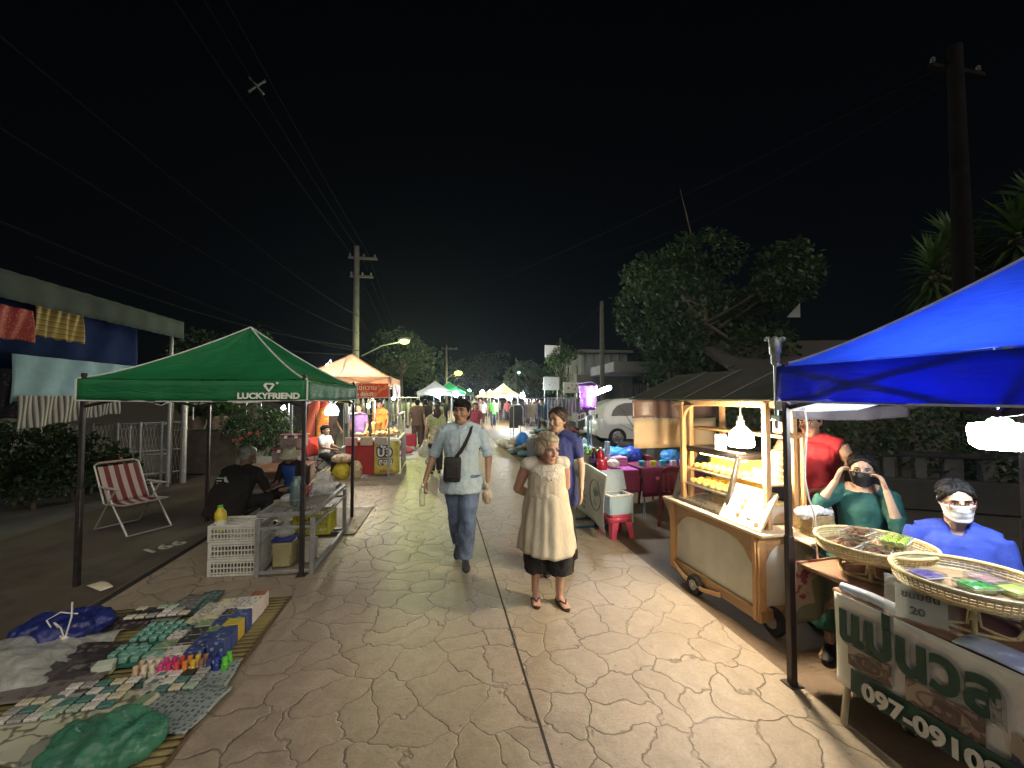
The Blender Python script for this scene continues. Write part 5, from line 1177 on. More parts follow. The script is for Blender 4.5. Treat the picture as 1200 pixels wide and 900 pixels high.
# ---- the man in the pale blue shirt
L_ = V((-.535, 4.28, 0)); root = person('man in a pale blue rolled sleeve shirt and jeans walking with a black crossbody bag', L_, toward(L_) - .05)
J = joints(1.71, 1.03); J['eL'] = V((-.30, .05, 1.13)); J['wL'] = V((-.365, -.10, .90)); J['eR'] = V((.285, .06, 1.13)); J['wR'] = V((.275, -.04, .875))
J['hL'] += V((0, .0, 0)); J['kL'] = V((-.055, .06, .50)); J['aL'] = V((-.045, .30, .135)); J['kR'] = V((.07, -.10, .50)); J['aR'] = V((.045, -.06, .088)); J['hs'] = 1.05
Rm = hrot(-16, -4, 0)
fd = (V((-.05, -1, -.35)), V((.12, -1, 0)))
body(J, Rm, WM, SKIN_M, root, .006, LIPD, fd=fd, hands={'L': (V((-.18, -.25, -.95)), V((1, -.2, .1)), 42), 'R': (V((-.02, -.1, -1)), V((-1, -.1, 0)), 46)})
eyes(J, Rm, root); hairdo(J, Rm, root, HAIR_K, SHORT, .007, .004, fine=(230, .4, .8, .1, 1.12))
SH = mat('pale_blue_cotton', (.46, .60, .68), .85, 0, .10, 26, .25, 220, weave=90)
sh = shirt(J, WM, SH, root, .009, .93, .024, .09, amp=.006, loose=.05)
def panel_on(J, W, marg, x0, x1, z0, z1, m, name, par, back=False, off=.006):
    mb = MB(); pts = torso_pts(J, marg + off, W)
    def f(u, v):
        x = x0 + (x1 - x0) * u; z = z0 + (z1 - z0) * v
        for A, B in zip(pts, pts[1:]):
            if A[0].z <= z <= B[0].z or B is pts[-1] or (A is pts[0] and z < A[0].z):
                t = min(1, max(0, (z - A[0].z) / max(1e-6, B[0].z - A[0].z))); a = A[1] + (B[1] - A[1]) * t; b = A[2] + (B[2] - A[2]) * t; c = A[0].lerp(B[0], t); ax = A[3].lerp(B[3], t); break
        y = b * math.sqrt(max(.02, 1 - min(.98, (x / a) ** 2))); n = V((-ax.y, ax.x, 0)); return c + ax * x + n * (y if back else -y) + V((0, 0, z - c.z))
    mb.grid(f, 6, 14); return mb.build(name, m, par, 180, .003)
panel_on(J, WM, .022, -.014, .014, .84, 1.40, SH, 'placket', sh, off=.012)
panel_on(J, WM, .022, .05, .13, 1.20, 1.30, SH, 'pocket', sh, off=.010)
f = MB(); n0 = J['nek']
for x in (-1, 1): f.tube([n0 + V((x * .01, -.085, -.045)), n0 + V((x * .05, -.06, .0)), n0 + V((x * .068, .0, .025)), n0 + V((x * .05, .055, .03)), n0 + V((0, .07, .03))], [(.012, .022), (.01, .024), (.009, .024), (.008, .022), (.008, .02)], 8)
f.build('collar', SH, sh, 60)
for q in 'LR':
    f = MB(); s_, e = J['s' + q], J['e' + q]; c0, c1 = s_.lerp(e, .8), s_.lerp(e, 1.0); f.tube([c0, c0.lerp(c1, .1), c0.lerp(c1, .9), c1], [.052, .062, .060, .052], 14); f.build('rolled_cuff', SH, sh, 50)
trousers(J, (.142, .095, .13, .095, .15, .1), mat('faded_denim', (.13, .19, .31), .85, 0, .55, 5, .25, 160, weave=120), root, .010, .97, .018, 1.12, 'jeans', .009)
shoes(J, mat('dark_trainer', (.03, .03, .035), .6, 0, .3), root, fd)
bag = thing('crossbody_bag', 'black crossbody bag hanging at the hip of the man in pale blue', 'bag', L_, root.rotation_euler.z)
BG = mat('black_nylon', (.012, .012, .013), .5, 0, .3, 30, .3, 200, weave=150)
f = MB(); f.box((-.085, -.165, 1.02), (.175, .06, .25), M.Rotation(R(3), 3, 'Y'), .02, 3); f.build('pouch', BG, bag); f = MB(); f.box((-.085, -.199, 1.00), (.13, .012, .13), M.Rotation(R(3), 3, 'Y'), .005); f.build('front_pocket', BG, bag)
f = MB(); pth = [(-.05, -.15, 1.14), (.0, -.16, 1.20), (.05, -.155, 1.29), (.09, -.125, 1.38), (.105, -.06, 1.445), (.10, .03, 1.45), (.06, .12, 1.36), (-.02, .145, 1.24), (-.12, .12, 1.12), (-.185, .02, 1.06), (-.17, -.12, 1.08)]
f.tube(pth, [(.02, .003)] * len(pth), 8, side=(.7, 0, .5), closed=False); f.build('strap', BG, bag)
hl = root.matrix_basis  # bottle and bag in his hands
def at_hand(root_loc, rz, p): return V(root_loc) + M.Rotation(rz, 3, 'Z') @ V(p)
rz = root.rotation_euler.z
f = MB(); f.lathe([(0, -.10), (.028, -.10), (.03, -.09), (.028, -.03), (.031, 0), (.03, .05), (.014, .085), (.014, .10), (0, .10)], n=14)
bt = thing('water_bottle', 'small clear water bottle in the hand of the man in pale blue', 'bottle', at_hand(L_, rz, (-.385, -.165, .76)), rz); f.build('bottle_shell', CLEARP, bt); f = MB(); f.cyl((0, 0, .095), (0, 0, .115), .016); f.build('cap', WHITEP, bt)
f = MB(); f.tube([(0, 0, .10), (.0, -.01, .05)], [.012, .02], 8); f.ball((0, 0, -.03), (.05, .045, .075), 12, 9); me = remeshed(f, .009, 2); wrinkle(me, .009, 26); me.materials.append(mat('beige_plastic_bag', (.5, .42, .32), .4, 0, .2, 20)); me.polygons.foreach_set('use_smooth', [True] * len(me.polygons))
o = bpy.data.objects.new('plastic_bag', me); COL.objects.link(o); o.location = at_hand(L_, rz, (.27, -.07, .75)); tag(o, 'small beige plastic bag in the hand of the man in pale blue', 'bag')

# ---- the old lady in the cream dress
L_ = V((.296, 3.50, 0)); root = person('older blond woman in a cream sleeveless dress, hands held behind her back', L_, toward(L_) + R(14))
J = joints(1.47, 1.0); k = J['k']
J['pel'] = V((0, .02, .80)); J['wai'] = V((0, -.03, .93)); J['che'] = V((0, -.02, 1.08)); J['nek'] = V((0, -.005, 1.195)); J['hed'] = V((.0, -.07, 1.315)); J['hs'] = 1.14
J['sL'] = V((-.165, .02, 1.17)); J['eL'] = V((-.235, .10, .955)); J['wL'] = V((-.06, .21, .84)); J['sR'] = V((.165, .02, 1.17)); J['eR'] = V((.215, .12, .955)); J['wR'] = V((.06, .22, .82))
J['hL'] = V((-.085, .02, .76)); J['kL'] = V((-.085, -.0, .42)); J['aL'] = V((-.09, .05, .073)); J['hR'] = V((.085, .02, .76)); J['kR'] = V((.10, -.06, .42)); J['aR'] = V((.105, -.03, .073))
Rm = hrot(22, 12, 3); fd = (V((-.1, -1, 0)), V((.2, -1, 0)))
body(J, Rm, WO, SKIN_O, root, .006, LIP, 'bare', fd, {'L': (V((.9, .1, -.2)), V((0, -1, 0)), 30), 'R': (V((-.9, .1, -.2)), V((0, -1, 0)), 30)}, 1.2, leg=1.05)
eyes(J, Rm, root, HAIR_S, .8)
hairdo(J, Rm, root, HAIR_G, [('b', (0, .02, .042), (.086, .105, .09)), ('b', (0, .07, .0), (.082, .06, .085)), ('b', (-.075, .02, .0), (.03, .06, .06)), ('b', (.072, .02, .015), (.024, .045, .05)), ('b', (0, -.03, .09), (.066, .05, .042))] + [('b', (.085 * math.sin(i * 2.4) * math.sin(.25 + i * .035), .02 + .10 * math.cos(i * 2.4) * math.sin(.25 + i * .035), .045 + .09 * math.cos(.25 + i * .035)), (.015, .015, .015)) for i in range(46) if not (math.cos(i * 2.4) < -.3 and i > 22)], .006, .005, 60, fine=(420, .5, 1.1, 1.0, 1.05))
def dotted(name, base, dot, sc):
    m, N, L = nodes(name); o = N.new('ShaderNodeOutputMaterial'); p = N.new('ShaderNodeBsdfPrincipled'); vec = coord(N)
    v = N.new('ShaderNodeTexVoronoi'); v.inputs['Scale'].default_value = sc; v.inputs['Randomness'].default_value = .1; L.new(vec, v.inputs['Vector'])
    c = mixc(N, L, ramp(N, L, v.outputs[0], [(.2, 1.0), (.3, 0.0)]), base, dot); n = noise_n(N, L, vec, 12); c = mixc(N, L, .25, c, n, 'MULTIPLY'); L.new(c, p.inputs['Base Color']); p.inputs['Roughness'].default_value = .9
    t = N.new('ShaderNodeBsdfTranslucent'); L.new(c, t.inputs[0]); x = N.new('ShaderNodeMixShader'); x.inputs[0].default_value = .15; L.new(p.outputs[0], x.inputs[1]); L.new(t.outputs[0], x.inputs[2]); L.new(x.outputs[0], o.inputs[0]); return m
CREAM = dotted('cream_dotted_cotton', (.66, .60, .46), (.42, .36, .26), 75)
f = MB(); torso_vol(f, J, .02, WO, 2)
for q in 'LR': s_ = J['s' + q]; f.tube([s_.lerp(J['nek'], .55) + V((0, 0, .012)), s_ + V((0, 0, .0)), s_.lerp(J['e' + q], .10)], [.05, .056, .052], 12)
dr = cloth_mesh('dress', f, CREAM, root, .008, .005, 10)
f = MB(); n = 96
def sk(u, v):
    a = 2 * PI * u; z = .955 - .50 * v; pl = (.003 + .011 * v) * math.sin(a * 13 + 2.5 * math.sin(a * 3)) * (.6 + .8 * noise.noise(V((a, v * 2, 1)))) + .012 * noise.noise(V((math.cos(a) * 3, math.sin(a) * 3, v * 3))); bz = .022 * math.sin(a * 2 + 1) * v + .01 * noise.noise(V((a * 3, 0, 5))) * v
    rx, ry = .172 + .075 * v ** .85, .150 + .065 * v ** .85
    return V(((rx + pl) * math.cos(a), (ry + pl) * math.sin(a) - .018 + .03 * v * (1 if math.sin(a) > 0 else -.4) * 0, z + bz))
f.grid(sk, n, 22); f.build('skirt', CREAM, root, 180, .004)
f = MB(); f.tube([V((.173 * math.cos(a), .151 * math.sin(a) - .018, .955 + .006 * math.sin(3 * a))) for a in [2 * PI * i / 40 for i in range(40)]], .005, 6, closed=True); f.build('waist_seam', CREAM, root)
LACE = dotted('cream_lace', (.78, .74, .62), (.34, .28, .2), 60); dr.data.materials.append(LACE)
for v in dr.data.vertices:
    if v.co.y < .02 and v.co.z > 1.065 + .55 * abs(v.co.x) ** 1.15 + .012 * math.sin(v.co.x * 95): v.co += v.normal * .007
for p in dr.data.polygons:
    c = p.center
    if c.y < .02 and c.z > 1.065 + .55 * abs(c.x) ** 1.15 + .012 * math.sin(c.x * 95): p.material_index = 1
f = MB(); f.tube([V((-.05, -.12, 1.17)), V((0, -.178, 1.085)), V((.05, -.12, 1.17))], .0022, 5); f.ball((0, -.180, 1.075), .011, 8, 6); f.build('pendant', mat('gold_metal', (.5, .36, .14), .3, .9), root)
trousers(J, (.17, .13, .16, .13, .15, .12), mat('black_cotton', (.012, .012, .013), .85, 0, .4, 12, .3, 120), root, .010, .42, .034, 1.25, 'cropped_trousers', .013)
sandal(J, mat('brown_sandal', (.06, .03, .02), .6), root, fd)

# ---- woman in navy blouse behind her
L_ = V((.47, 4.08, 0)); root = person('woman in a navy blouse with a long dark ponytail, walking behind the older woman', L_, toward(L_) - R(16))
J = joints(1.63, .95); J['eR'] = V((.235, .0, 1.09)); J['wR'] = V((.255, -.09, .86)); J['kL'] = V((-.08, -.08, .48)); J['aL'] = V((-.08, -.02, .085)); J['aR'] = V((.09, .16, .10)); J['hs'] = 1.04
Rm = hrot(-20, 2, 0); fd = (V((0, -1, 0)), V((.1, -1, -.15)))
body(J, Rm, WF, SKIN_F, root, .006, LIP, fd=fd, hands={'R': (V((.05, -.2, -1)), V((-1, -.1, 0)), 16), 'L': (V((0, -.2, -1)), V((1, 0, 0)), 20)}, arm=.92); eyes(J, Rm, root, HAIR_B); hairdo(J, Rm, root, HAIR_B, PONY, .007, .003, fine=(200, .6, 1.2, .05, .95))
NAVY = mat('navy_blouse_cotton', (.028, .04, .17), .8, 0, .2, 14, .25, 180)
shirt(J, WF, NAVY, root, .010, .72, .024, .12, 'blouse', amp=.007)
f = MB(); f.tube([V((-.05, -.155, 1.36)), V((-.055, -.165, 1.2)), V((-.05, -.16, 1.0)), V((-.06, -.16, .84))], [(.022, .006)] * 4, 8, side=(1, 0, 0)); f.build('bag_strap', mat('grey_strap', (.28, .3, .36), .7), root)
trousers(J, WF, _mc['black_cotton'], root, .012, .97, .016, 1.1); shoes(J, BLACKP, root, fd)

# ---- the three stall keepers on the right
def seat(J, z=.46, fwd=.42, spread=.1):        # sit: hips at z, thighs forward
    d = J['pel'].z - (z + .09); 
    for a in ('pel', 'wai', 'che', 'nek', 'hed', 'sL', 'eL', 'wL', 'sR', 'eR', 'wR', 'hL', 'hR'): J[a].z -= d
    for q, s_ in (('L', -1), ('R', 1)):
        J['h' + q].z = z + .08; J['k' + q] = V((s_ * (.09 + spread), -fwd, z + .05)); J['a' + q] = V((s_ * (.09 + spread), -fwd + .02, .085))
    return J
L_ = P(951, 540, 3.42); L_.z = 0; root = person('man in a red sleeveless shirt standing behind the food cart', L_, toward(L_, (.2, .3)) - .1)
J = joints(1.66, 1.1); J['eL'] = V((-.29, -.05, 1.12)); J['wL'] = V((-.13, -.27, 1.05)); J['eR'] = V((.275, .04, 1.13)); J['wR'] = V((.11, -.21, 1.02)); Rm = hrot(-14, 14, 0)
body(J, Rm, WM, SKIN_M, root, .007, LIPD, hands={'R': (V((-.9, -.3, -.1)), V((0, .2, -1)), 30), 'L': (V((.7, -.6, -.1)), V((0, .2, -1)), 30)}, arm=1.12); eyes(J, Rm, root); hairdo(J, Rm, root, HAIR_K, SHORT, .008)
shirt(J, WM, mat('red_jersey', (.42, .018, .022), .8, 0, .15, 14, .2, 150), root, .010, 0, .02, .1, 'vest', amp=.006)
trousers(J, WM, _mc['black_cotton'], root, .014); shoes(J, BLACKP, root, (V((-.1, -1, 0)), V((.1, -1, 0))))

L_ = P(1010, 560, 2.98); L_.z = 0; root = person('woman in a dark green dress adjusting her black face mask with both hands', L_, toward(L_, (.1, .1)))
J = joints(1.6, .86); seat(J, .53, .42); J['hs'] = .96
hd = J['hed']; J['eL'] = V((-.245, -.12, hd.z - .27)); J['wL'] = V((-.145, -.14, hd.z - .085)); J['eR'] = V((.185, -.16, hd.z - .36)); J['wR'] = V((.125, -.15, hd.z - .12))
Rm = hrot(2, 8, 0); body(J, Rm, WF, SKIN_F, root, .006, LIP, arm=.85, hands={'L': (V((.30, .25, .85)), V((.85, -.1, .1)), 38), 'R': (V((-.25, .25, .9)), V((-.85, -.1, .1)), 38)})
eyes(J, Rm, root); hairdo(J, Rm, root, HAIR_K, LONG, .008, .003, fine=(200, .6, 1.2, .05, .95)); face_mask(J, Rm, root, mat('black_mask', (.014, .014, .016), .8, 0, .2, 20, .1))
GRN = mat('dark_green_crepe', (.012, .085, .07), .8, 0, .2, 12, .25, 150)
f = MB(); torso_vol(f, J, .018, (.155, .105, .122, .095, .138, .105))
for q in 'LR':
    limb(f, J['s' + q], J['e' + q], .058, .052, .004, .3, 12); f.ball(J['e' + q], .054, 10, 7); limb(f, J['e' + q], J['e' + q].lerp(J['w' + q], .28), .052, .05, .0, .3, 12)
    limb(f, J['h' + q], J['k' + q], .11, .10, 0, .3, 12); limb(f, J['k' + q], J['a' + q] + V((0, 0, .12)), .10, .12, 0, .3, 12)
f.tube([J['sL'], J['sL'].lerp(J['nek'], .45) + V((0, 0, .006)), ], [.055, .046], 10); f.tube([J['sR'], J['sR'].lerp(J['nek'], .45) + V((0, 0, .006))], [.055, .046], 10)
cloth_mesh('dress', f, GRN, root, .010, .006, 9); shoes(J, BLACKP, root, (V((-.1, -1, 0)), V((.1, -1, 0))))
WOODC = mat('orange_chair_plastic', (.50, .16, .05), .45, 0, .15, 6, .05)
def plastic_chair(label, loc, rot, m, group=None, slots=True, z=.42, back=.42):
    c = thing('plastic_chair', label, 'chair', loc, rot, group)      # faces -Y
    f = MB(); f.grid(lambda u, v: ((u - .5) * .42, (v - .5) * .40, z - .02 * math.sin(u * PI) * math.sin(v * PI)), 10, 10); f.build('seat', m, c, 60, .02)
    for x in (-1, 1):
        for y in (-1, 1):
            f = MB(); f.tube([(x * .19, y * .18, z - .01), (x * .215, y * .21, 0)], [(.028, .022), (.02, .018)], 8); f.build('leg', m, c)
    f = MB()
    def bk(u, v): return ((u - .5) * (.44 - .10 * max(0, v - .6) / .4 * abs(2 * u - 1) ** 2), .19 + .10 * v - .05 * math.cos((u - .5) * PI) * 0 + .05 * (1 - (2 * u - 1) ** 2) * .8, z + back * v * (1 - .22 * abs(2 * u - 1) ** 3))
    if not slots: f.grid(bk, 14, 12); bo = f.build('backrest', m, c, 60, .018)
    else:
        g = lambda u0, u1, v0, v1: f.grid(lambda u, v: bk(u0 + (u1 - u0) * u, v0 + (v1 - v0) * v), 6, 6)
        g(0, .14, 0, 1); g(.86, 1, 0, 1); g(.14, .86, .82, 1); g(.14, .86, 0, .16)
        for i in range(4): g(.2 + .17 * i, .2 + .17 * i + .09, .16, .82)
        bo = f.build('backrest', m, c, 60, .018)
    f = MB()
    for x in (-1, 1): f.tube([(x * .215, .22, z + .2), (x * .235, .05, z + .21), (x * .225, -.12, z + .19), (x * .205, -.15, z)], [(.022, .014)] * 4, 8)
    f.build('armrest', m, c); return c
plastic_chair('maroon plastic chair under the woman in the green dress', L_ , toward(L_, (.1, .1)), mat('maroon_plastic', (.13, .018, .022), .4, 0, .15, 6), z=.49)

L_ = P(1122, 640, 2.36); L_.z = 0; root = person('seated woman in a royal blue top with glasses and a white face mask', L_, toward(L_, (.6, .4)))
J = joints(1.6, .90); seat(J, .43, .40); J['hs'] = .92; J['hed'] += V((0, -.02, .035))
z0 = J['che'].z; J['eL'] = V((-.225, -.06, z0 - .17)); J['wL'] = V((-.12, -.27, z0 - .26)); J['eR'] = V((.225, -.06, z0 - .18)); J['wR'] = V((.11, -.28, z0 - .27))
Rm = hrot(14, 12, -6); body(J, Rm, WF, SKIN_F, root, .006, LIP, arm=.9); eyes(J, Rm, root); hairdo(J, Rm, root, HAIR_K, TIED + [('b', (0, .11, .03), (.045, .04, .045))], .007, .003, fine=(200, .6, 1.2, .05, .95))
face_mask(J, Rm, root, mat('white_mask', (.72, .74, .76), .85, 0, .05, 20, .1)); spectacles(J, Rm, root, mat('brown_frame', (.10, .03, .015), .3))
shirt(J, (.160, .12, .145, .115, .148, .112), mat('royal_blue_cotton', (.03, .06, .36), .85, 0, .22, 10, .25, 150), root, .010, 1.0, .03, .05, 'blouse', 1.0, amp=.005, fore=.55, scoop=.05)
trousers(J, (.19, .14, .17, .13, .17, .13), _mc['black_cotton'], root, .014)
shoes(J, BLACKP, root, (V((-.1, -1, 0)), V((.1, -1, 0))))
plastic_chair('orange plastic armchair with slotted back under the woman in royal blue', L_ + V((.13, .02, 0)), toward(L_, (.6, .4)) + .15, WOODC, z=.41, back=.50)

# ---- left stall people
L_ = G(266, 626); L_.z = 0; root = person('hunched person in a black printed shirt seen from behind at the metal table', L_, ST + R(165))
J = joints(1.7, 1.15); seat(J, .32, .34, .2)
for a, dy, dz in (('wai', -.05, -.02), ('che', -.16, -.06), ('nek', -.26, -.11), ('hed', -.33, -.10), ('sL', -.24, -.10), ('sR', -.24, -.10)): J[a] += V((0, dy, dz))
J['eL'] = J['sL'] + V((-.10, -.08, -.26)); J['wL'] = J['eL'] + V((.06, -.24, .02)); J['eR'] = J['sR'] + V((.10, -.08, -.26)); J['wR'] = J['eR'] + V((-.06, -.24, .02))
Rm = hrot(-20, 14, 0); body(J, Rm, WM, SKIN_D, root, .009); hairdo(J, Rm, root, HAIR_S, CAP, .010)
BLK = mat('black_tshirt', (.012, .009, .008), .9, 0, .2, 12, .15, 150); s_ = shirt(J, (.22, .17, .22, .17, .22, .16), BLK, root, .012, 1.0, .03, .05, amp=.009)
PRN = mat('mint_print', (.45, .62, .52), .8)
cz = J['che'].z
f = MB(); q = V((-.02, J['che'].y + .198, cz - .02))
f.prism([q + V(p) for p in [(-.03, 0, -.09), (.01, 0, -.09), (.0, 0, -.05), (.03, 0, -.06), (.04, 0, -.10), (.06, 0, -.10), (.055, 0, -.03), (.03, 0, .0), (.045, 0, .06), (.02, 0, .07), (.0, 0, .03), (-.04, 0, -.02)]], (0, .012, 0))
for i in range(4): f.box(q + V((.10 + .008 * i, .003, .05 - .035 * i)), (.075 - .008 * i, .012, .014))
f.build('back_print', PRN, s_)
trousers(J, WM, _mc['black_cotton'], root, .016); shoes(J, BLACKP, root, (V((-.2, -1, 0)), V((.2, -1, 0))))
f = MB(); f.lathe([(.17, .25), (.17, .22), (.14, .2), (.16, 0), (.13, 0), (.11, .19)], n=18); one('low_stool', f, mat('dark_stool', (.05, .05, .06), .5), 'low dark stool under the hunched person in black', 'stool', L_)

L_ = V((P(348, 540, 6.0).x, 6.0, 0)); root = person('older woman in a cream sun hat and blue apron sitting behind the metal table', L_, ST - R(20))
J = joints(1.5, 1.0); seat(J, .30, .3, .16)
for a, dy, dz in (('che', -.06, -.02), ('nek', -.10, -.03), ('hed', -.14, -.05), ('sL', -.09, -.03), ('sR', -.09, -.03)): J[a] += V((0, dy, dz))
J['eL'] = J['sL'] + V((-.07, -.04, -.25)); J['wL'] = J['eL'] + V((.08, -.22, -.02)); J['eR'] = J['sR'] + V((.07, -.04, -.25)); J['wR'] = J['eR'] + V((-.08, -.22, -.02))
Rm = hrot(10, 16, 0); body(J, Rm, WF, SKIN_D, root, .010); eyes(J, Rm, root); hairdo(J, Rm, root, HAIR_S, CAP, .012)
shirt(J, WF, mat('dark_brown_blouse', (.035, .022, .022), .85), root, .014, 1, .022, .05, 'blouse', fore=.8); trousers(J, WF, _mc['black_cotton'], root, .018)
panel_on(J, WF, .03, -.11, .11, J['pel'].z - .05, J['nek'].z - .02, mat('blue_apron', (.02, .09, .42), .6, 0, .15, 8), 'apron', root, off=.02)
k = J['k']; T = lambda p: J['hed'] + Rm @ (V(p) * k)
f = MB(); ring = lambda r, z: [T((r * math.cos(2 * PI * i / 24), .01 + r * 1.1 * math.sin(2 * PI * i / 24), z + .012 * math.sin(4 * PI * i / 24))) for i in range(24)]
f.loft([ring(.165, .012), ring(.13, .035), ring(.098, .055), ring(.094, .10), ring(.082, .14), ring(.03, .15)]); f.build('sun_hat', mat('cream_hat', (.80, .78, .60), .9, 0, .1, 12, .2, 150), root, 50)
shoes(J, BLACKP, root, (V((-.2, -1, 0)), V((.2, -1, 0))))

# ---- walkers farther down the street: one of each kind, then copies in other clothes
def walker(label, loc, rot, h, W, hairs, hm, top, low, female=False, stride=.16, vox=.016, skirt=False, name_low='trousers', group=None, skn=SKIN_M, feet=(V((0, -1, 0)), V((0, -1, 0)))):
    root = person(label, loc, rot, group); J = joints(h, .95 if female else 1.05)
    J['kL'] += V((0, -.07, 0)); J['aL'] += V((0, -stride, 0)); J['kR'] += V((0, .02, 0)); J['aR'] += V((0, stride, .03)); J['wL'] += V((0, .10, 0)); J['wR'] += V((0, -.10, .02))
    Rm = hrot(rnd.uniform(-15, 15), 4); body(J, Rm, W, skn, root, vox); eyes(J, Rm, root, brows=False); hairdo(J, Rm, root, hm, hairs, .014, .003)
    shirt(J, W, top, root, vox, .75, .024, .08)
    if skirt:
        f = MB(); f.loft([[J['wai'].lerp(J['pel'], t) * 1 + V((0, 0, -d)) + V((a * math.cos(2 * PI * i / 20), b_ * math.sin(2 * PI * i / 20), 0)) for i in range(20)] for t, d, a, b_ in ((.6, 0, .15, .12), (1, .1, .185, .15), (1, .5, .2, .17), (1, .72, .21, .19))]); cloth_mesh('skirt', f, low, root, vox)
    else: trousers(J, W, low, root, vox, .97, .018, 1.15, name_low)
    shoes(J, BLACKP, root, feet); return root, J
C_ = lambda n, c: mat(n, c, .85, 0, .2, 12, .15, 120)
away = ST + PI
L_ = V((P(511, 466, 9.2).x, 9.2, 0))
FLOR = printed('floral_cotton', (.62, .58, .42), (.30, .36, .14), 26, .42, .85, ink2=(.55, .42, .40), cell=False)
wf, Jf = walker('woman in a pale floral blouse walking away carrying clear plastic bags', L_, away + .1, 1.58, WF, LONG, HAIR_B, FLOR, C_('black_skirt_cloth', (.012, .012, .013)), True, .14, .012, skn=SKIN_F)
for k_, (px, py, r, lab) in enumerate([(497, 529, .13, 'full clear plastic bag hanging from the hand of the woman in the floral blouse'), (503, 541, .085, 'smaller plastic bag hanging below the full one'), (565, 514, .10, 'grey plastic bag carried by the woman in the rose blouse')]):
    f = MB(); f.ball((0, 0, 0), (r, r * .85, r * 1.05), 14, 10); f.tube([(0, 0, r * .8), (0, 0, r * 2.1)], [r * .45, r * .1], 8); me = remeshed(f, .02, 1); wrinkle(me, .014, 22); me.materials.append(film('grey_carrier_bag', (.45, .46, .42), .75)); me.polygons.foreach_set('use_smooth', [True] * len(me.polygons))
    o = bpy.data.objects.new('plastic_bag', me); COL.objects.link(o); o.location = P(px, py, 9.1 if k_ < 2 else 12.2); tag(o, lab, 'bag')
L_ = V((P(489, 466, 14.2).x, 14.2, 0)); wm, Jm = walker('man in a plain brown shirt and trousers walking away on the left side', L_, away, 1.68, WM, SHORT, HAIR_K, C_('brown_shirt_cloth', (.13, .085, .055)), C_('brown_trouser_cloth', (.11, .075, .05)))
L_ = V((P(557, 466, 12.6).x, 12.6, 0)); wr, Jr = walker('woman in a rose red blouse walking towards the camera behind the man in pale blue', L_, toward(L_), 1.58, WF, BOB, HAIR_K, C_('rose_blouse_cloth', (.30, .06, .08)), C_('black_trouser_cloth', (.015, .015, .018)), True, skn=SKIN_F)
L_ = V((P(600, 466, 24).x, 24, 0))
crowd = [  # source, px, Y, rot, shirt colour, trouser colour, label
    (wm, 499, 14.6, away, (.035, .025, .022), (.05, .035, .03), 'man in a dark brown shirt walking away beside the man in plain brown'),
    (wm, 478, 23, away + .4, (.30, .30, .28), (.05, .05, .06), 'man in a grey shirt far down the left side by the hanging clothes'),
    (wf, 505, 16.5, away, (.035, .02, .02), (.02, .02, .03), 'woman in a dark top walking away beyond the floral blouse'),
    (wr, 514, 17.5, away, (.22, .24, .14), (.06, .06, .05), 'woman in an olive top walking away beyond the floral blouse'),
    (wm, 520, 18, away + .2, (.02, .02, .025), (.02, .02, .02), 'man in black walking away behind the man in pale blue'),
    (wm, 545, 25, away, (.45, .35, .06), (.04, .04, .05), 'far man in a mustard shirt near the white canopy'),
    (wm, 578, 24, away + PI, (.15, .62, .10), (.05, .06, .08), 'far man in a bright green vest in the middle of the street'),
    (wf, 566, 27, away, (.45, .45, .45), (.03, .03, .03), 'far woman in a white top in the middle of the street'),
    (wr, 549, 32, away + PI, (.10, .12, .3), (.03, .03, .04), 'far woman in a blue top below the green canopies'),
    (wf, 571, 35, away, (.32, .25, .18), (.05, .04, .03), 'far woman in a tan top below the cream tent'),
    (wm, 585, 33, away + 1, (.5, .5, .46), (.10, .10, .12), 'far man in a cream shirt below the cream tent'),
    (wr, 594, 30, away + PI, (.4, .1, .12), (.03, .03, .04), 'far woman in a red top beside the cream tent lamps'),
    (wm, 556, 40, away + PI, (.25, .25, .27), (.03, .03, .04), 'far man in a grey top among the most distant lights'),
    (wf, 563, 42, away + PI, (.3, .1, .25), (.03, .03, .04), 'far woman in a plum top among the most distant lights'),
    (wm, 635, 22, ST - 1.2, (.05, .06, .16), (.04, .04, .05), 'man in a dark blue shirt standing among the goods right of the street'),
    (wf, 625, 25, ST - 1.0, (.5, .48, .5), (.04, .04, .05), 'woman in a white top standing among the goods right of the street'),
    (wr, 651, 21, ST - 1.5, (.16, .10, .20), (.04, .04, .05), 'woman in a purple top near the dark pole on the right'),
    (wm, 388, 10.6, ST + 1.2, (.05, .035, .03), (.03, .03, .03), 'man in a dark shirt standing behind the seated youth'),
    (wf, 421, 10.4, ST - .3, (.22, .14, .40), (.03, .03, .03), 'woman in a lilac top serving behind the orange stall counter'),
    (wm, 446, 10.8, ST - .5, (.60, .26, .05), (.03, .03, .03), 'seller in an orange shirt behind the orange stall counter'),
]
for i, (src, px, Y, rot, a, b_, lab) in enumerate(crowd):
    t = C_('crowd_top_%d' % i, a); l = C_('crowd_low_%d' % i, b_)
    copy_tree(src, V((P(px, 466, Y).x, Y, 0)), rot + rnd.uniform(-.15, .15), lab, 'people strolling down the market street', {'shirt': t, 'trousers': l})
for r_ in (wf, wm, wr): r_['group'] = 'people strolling down the market street'

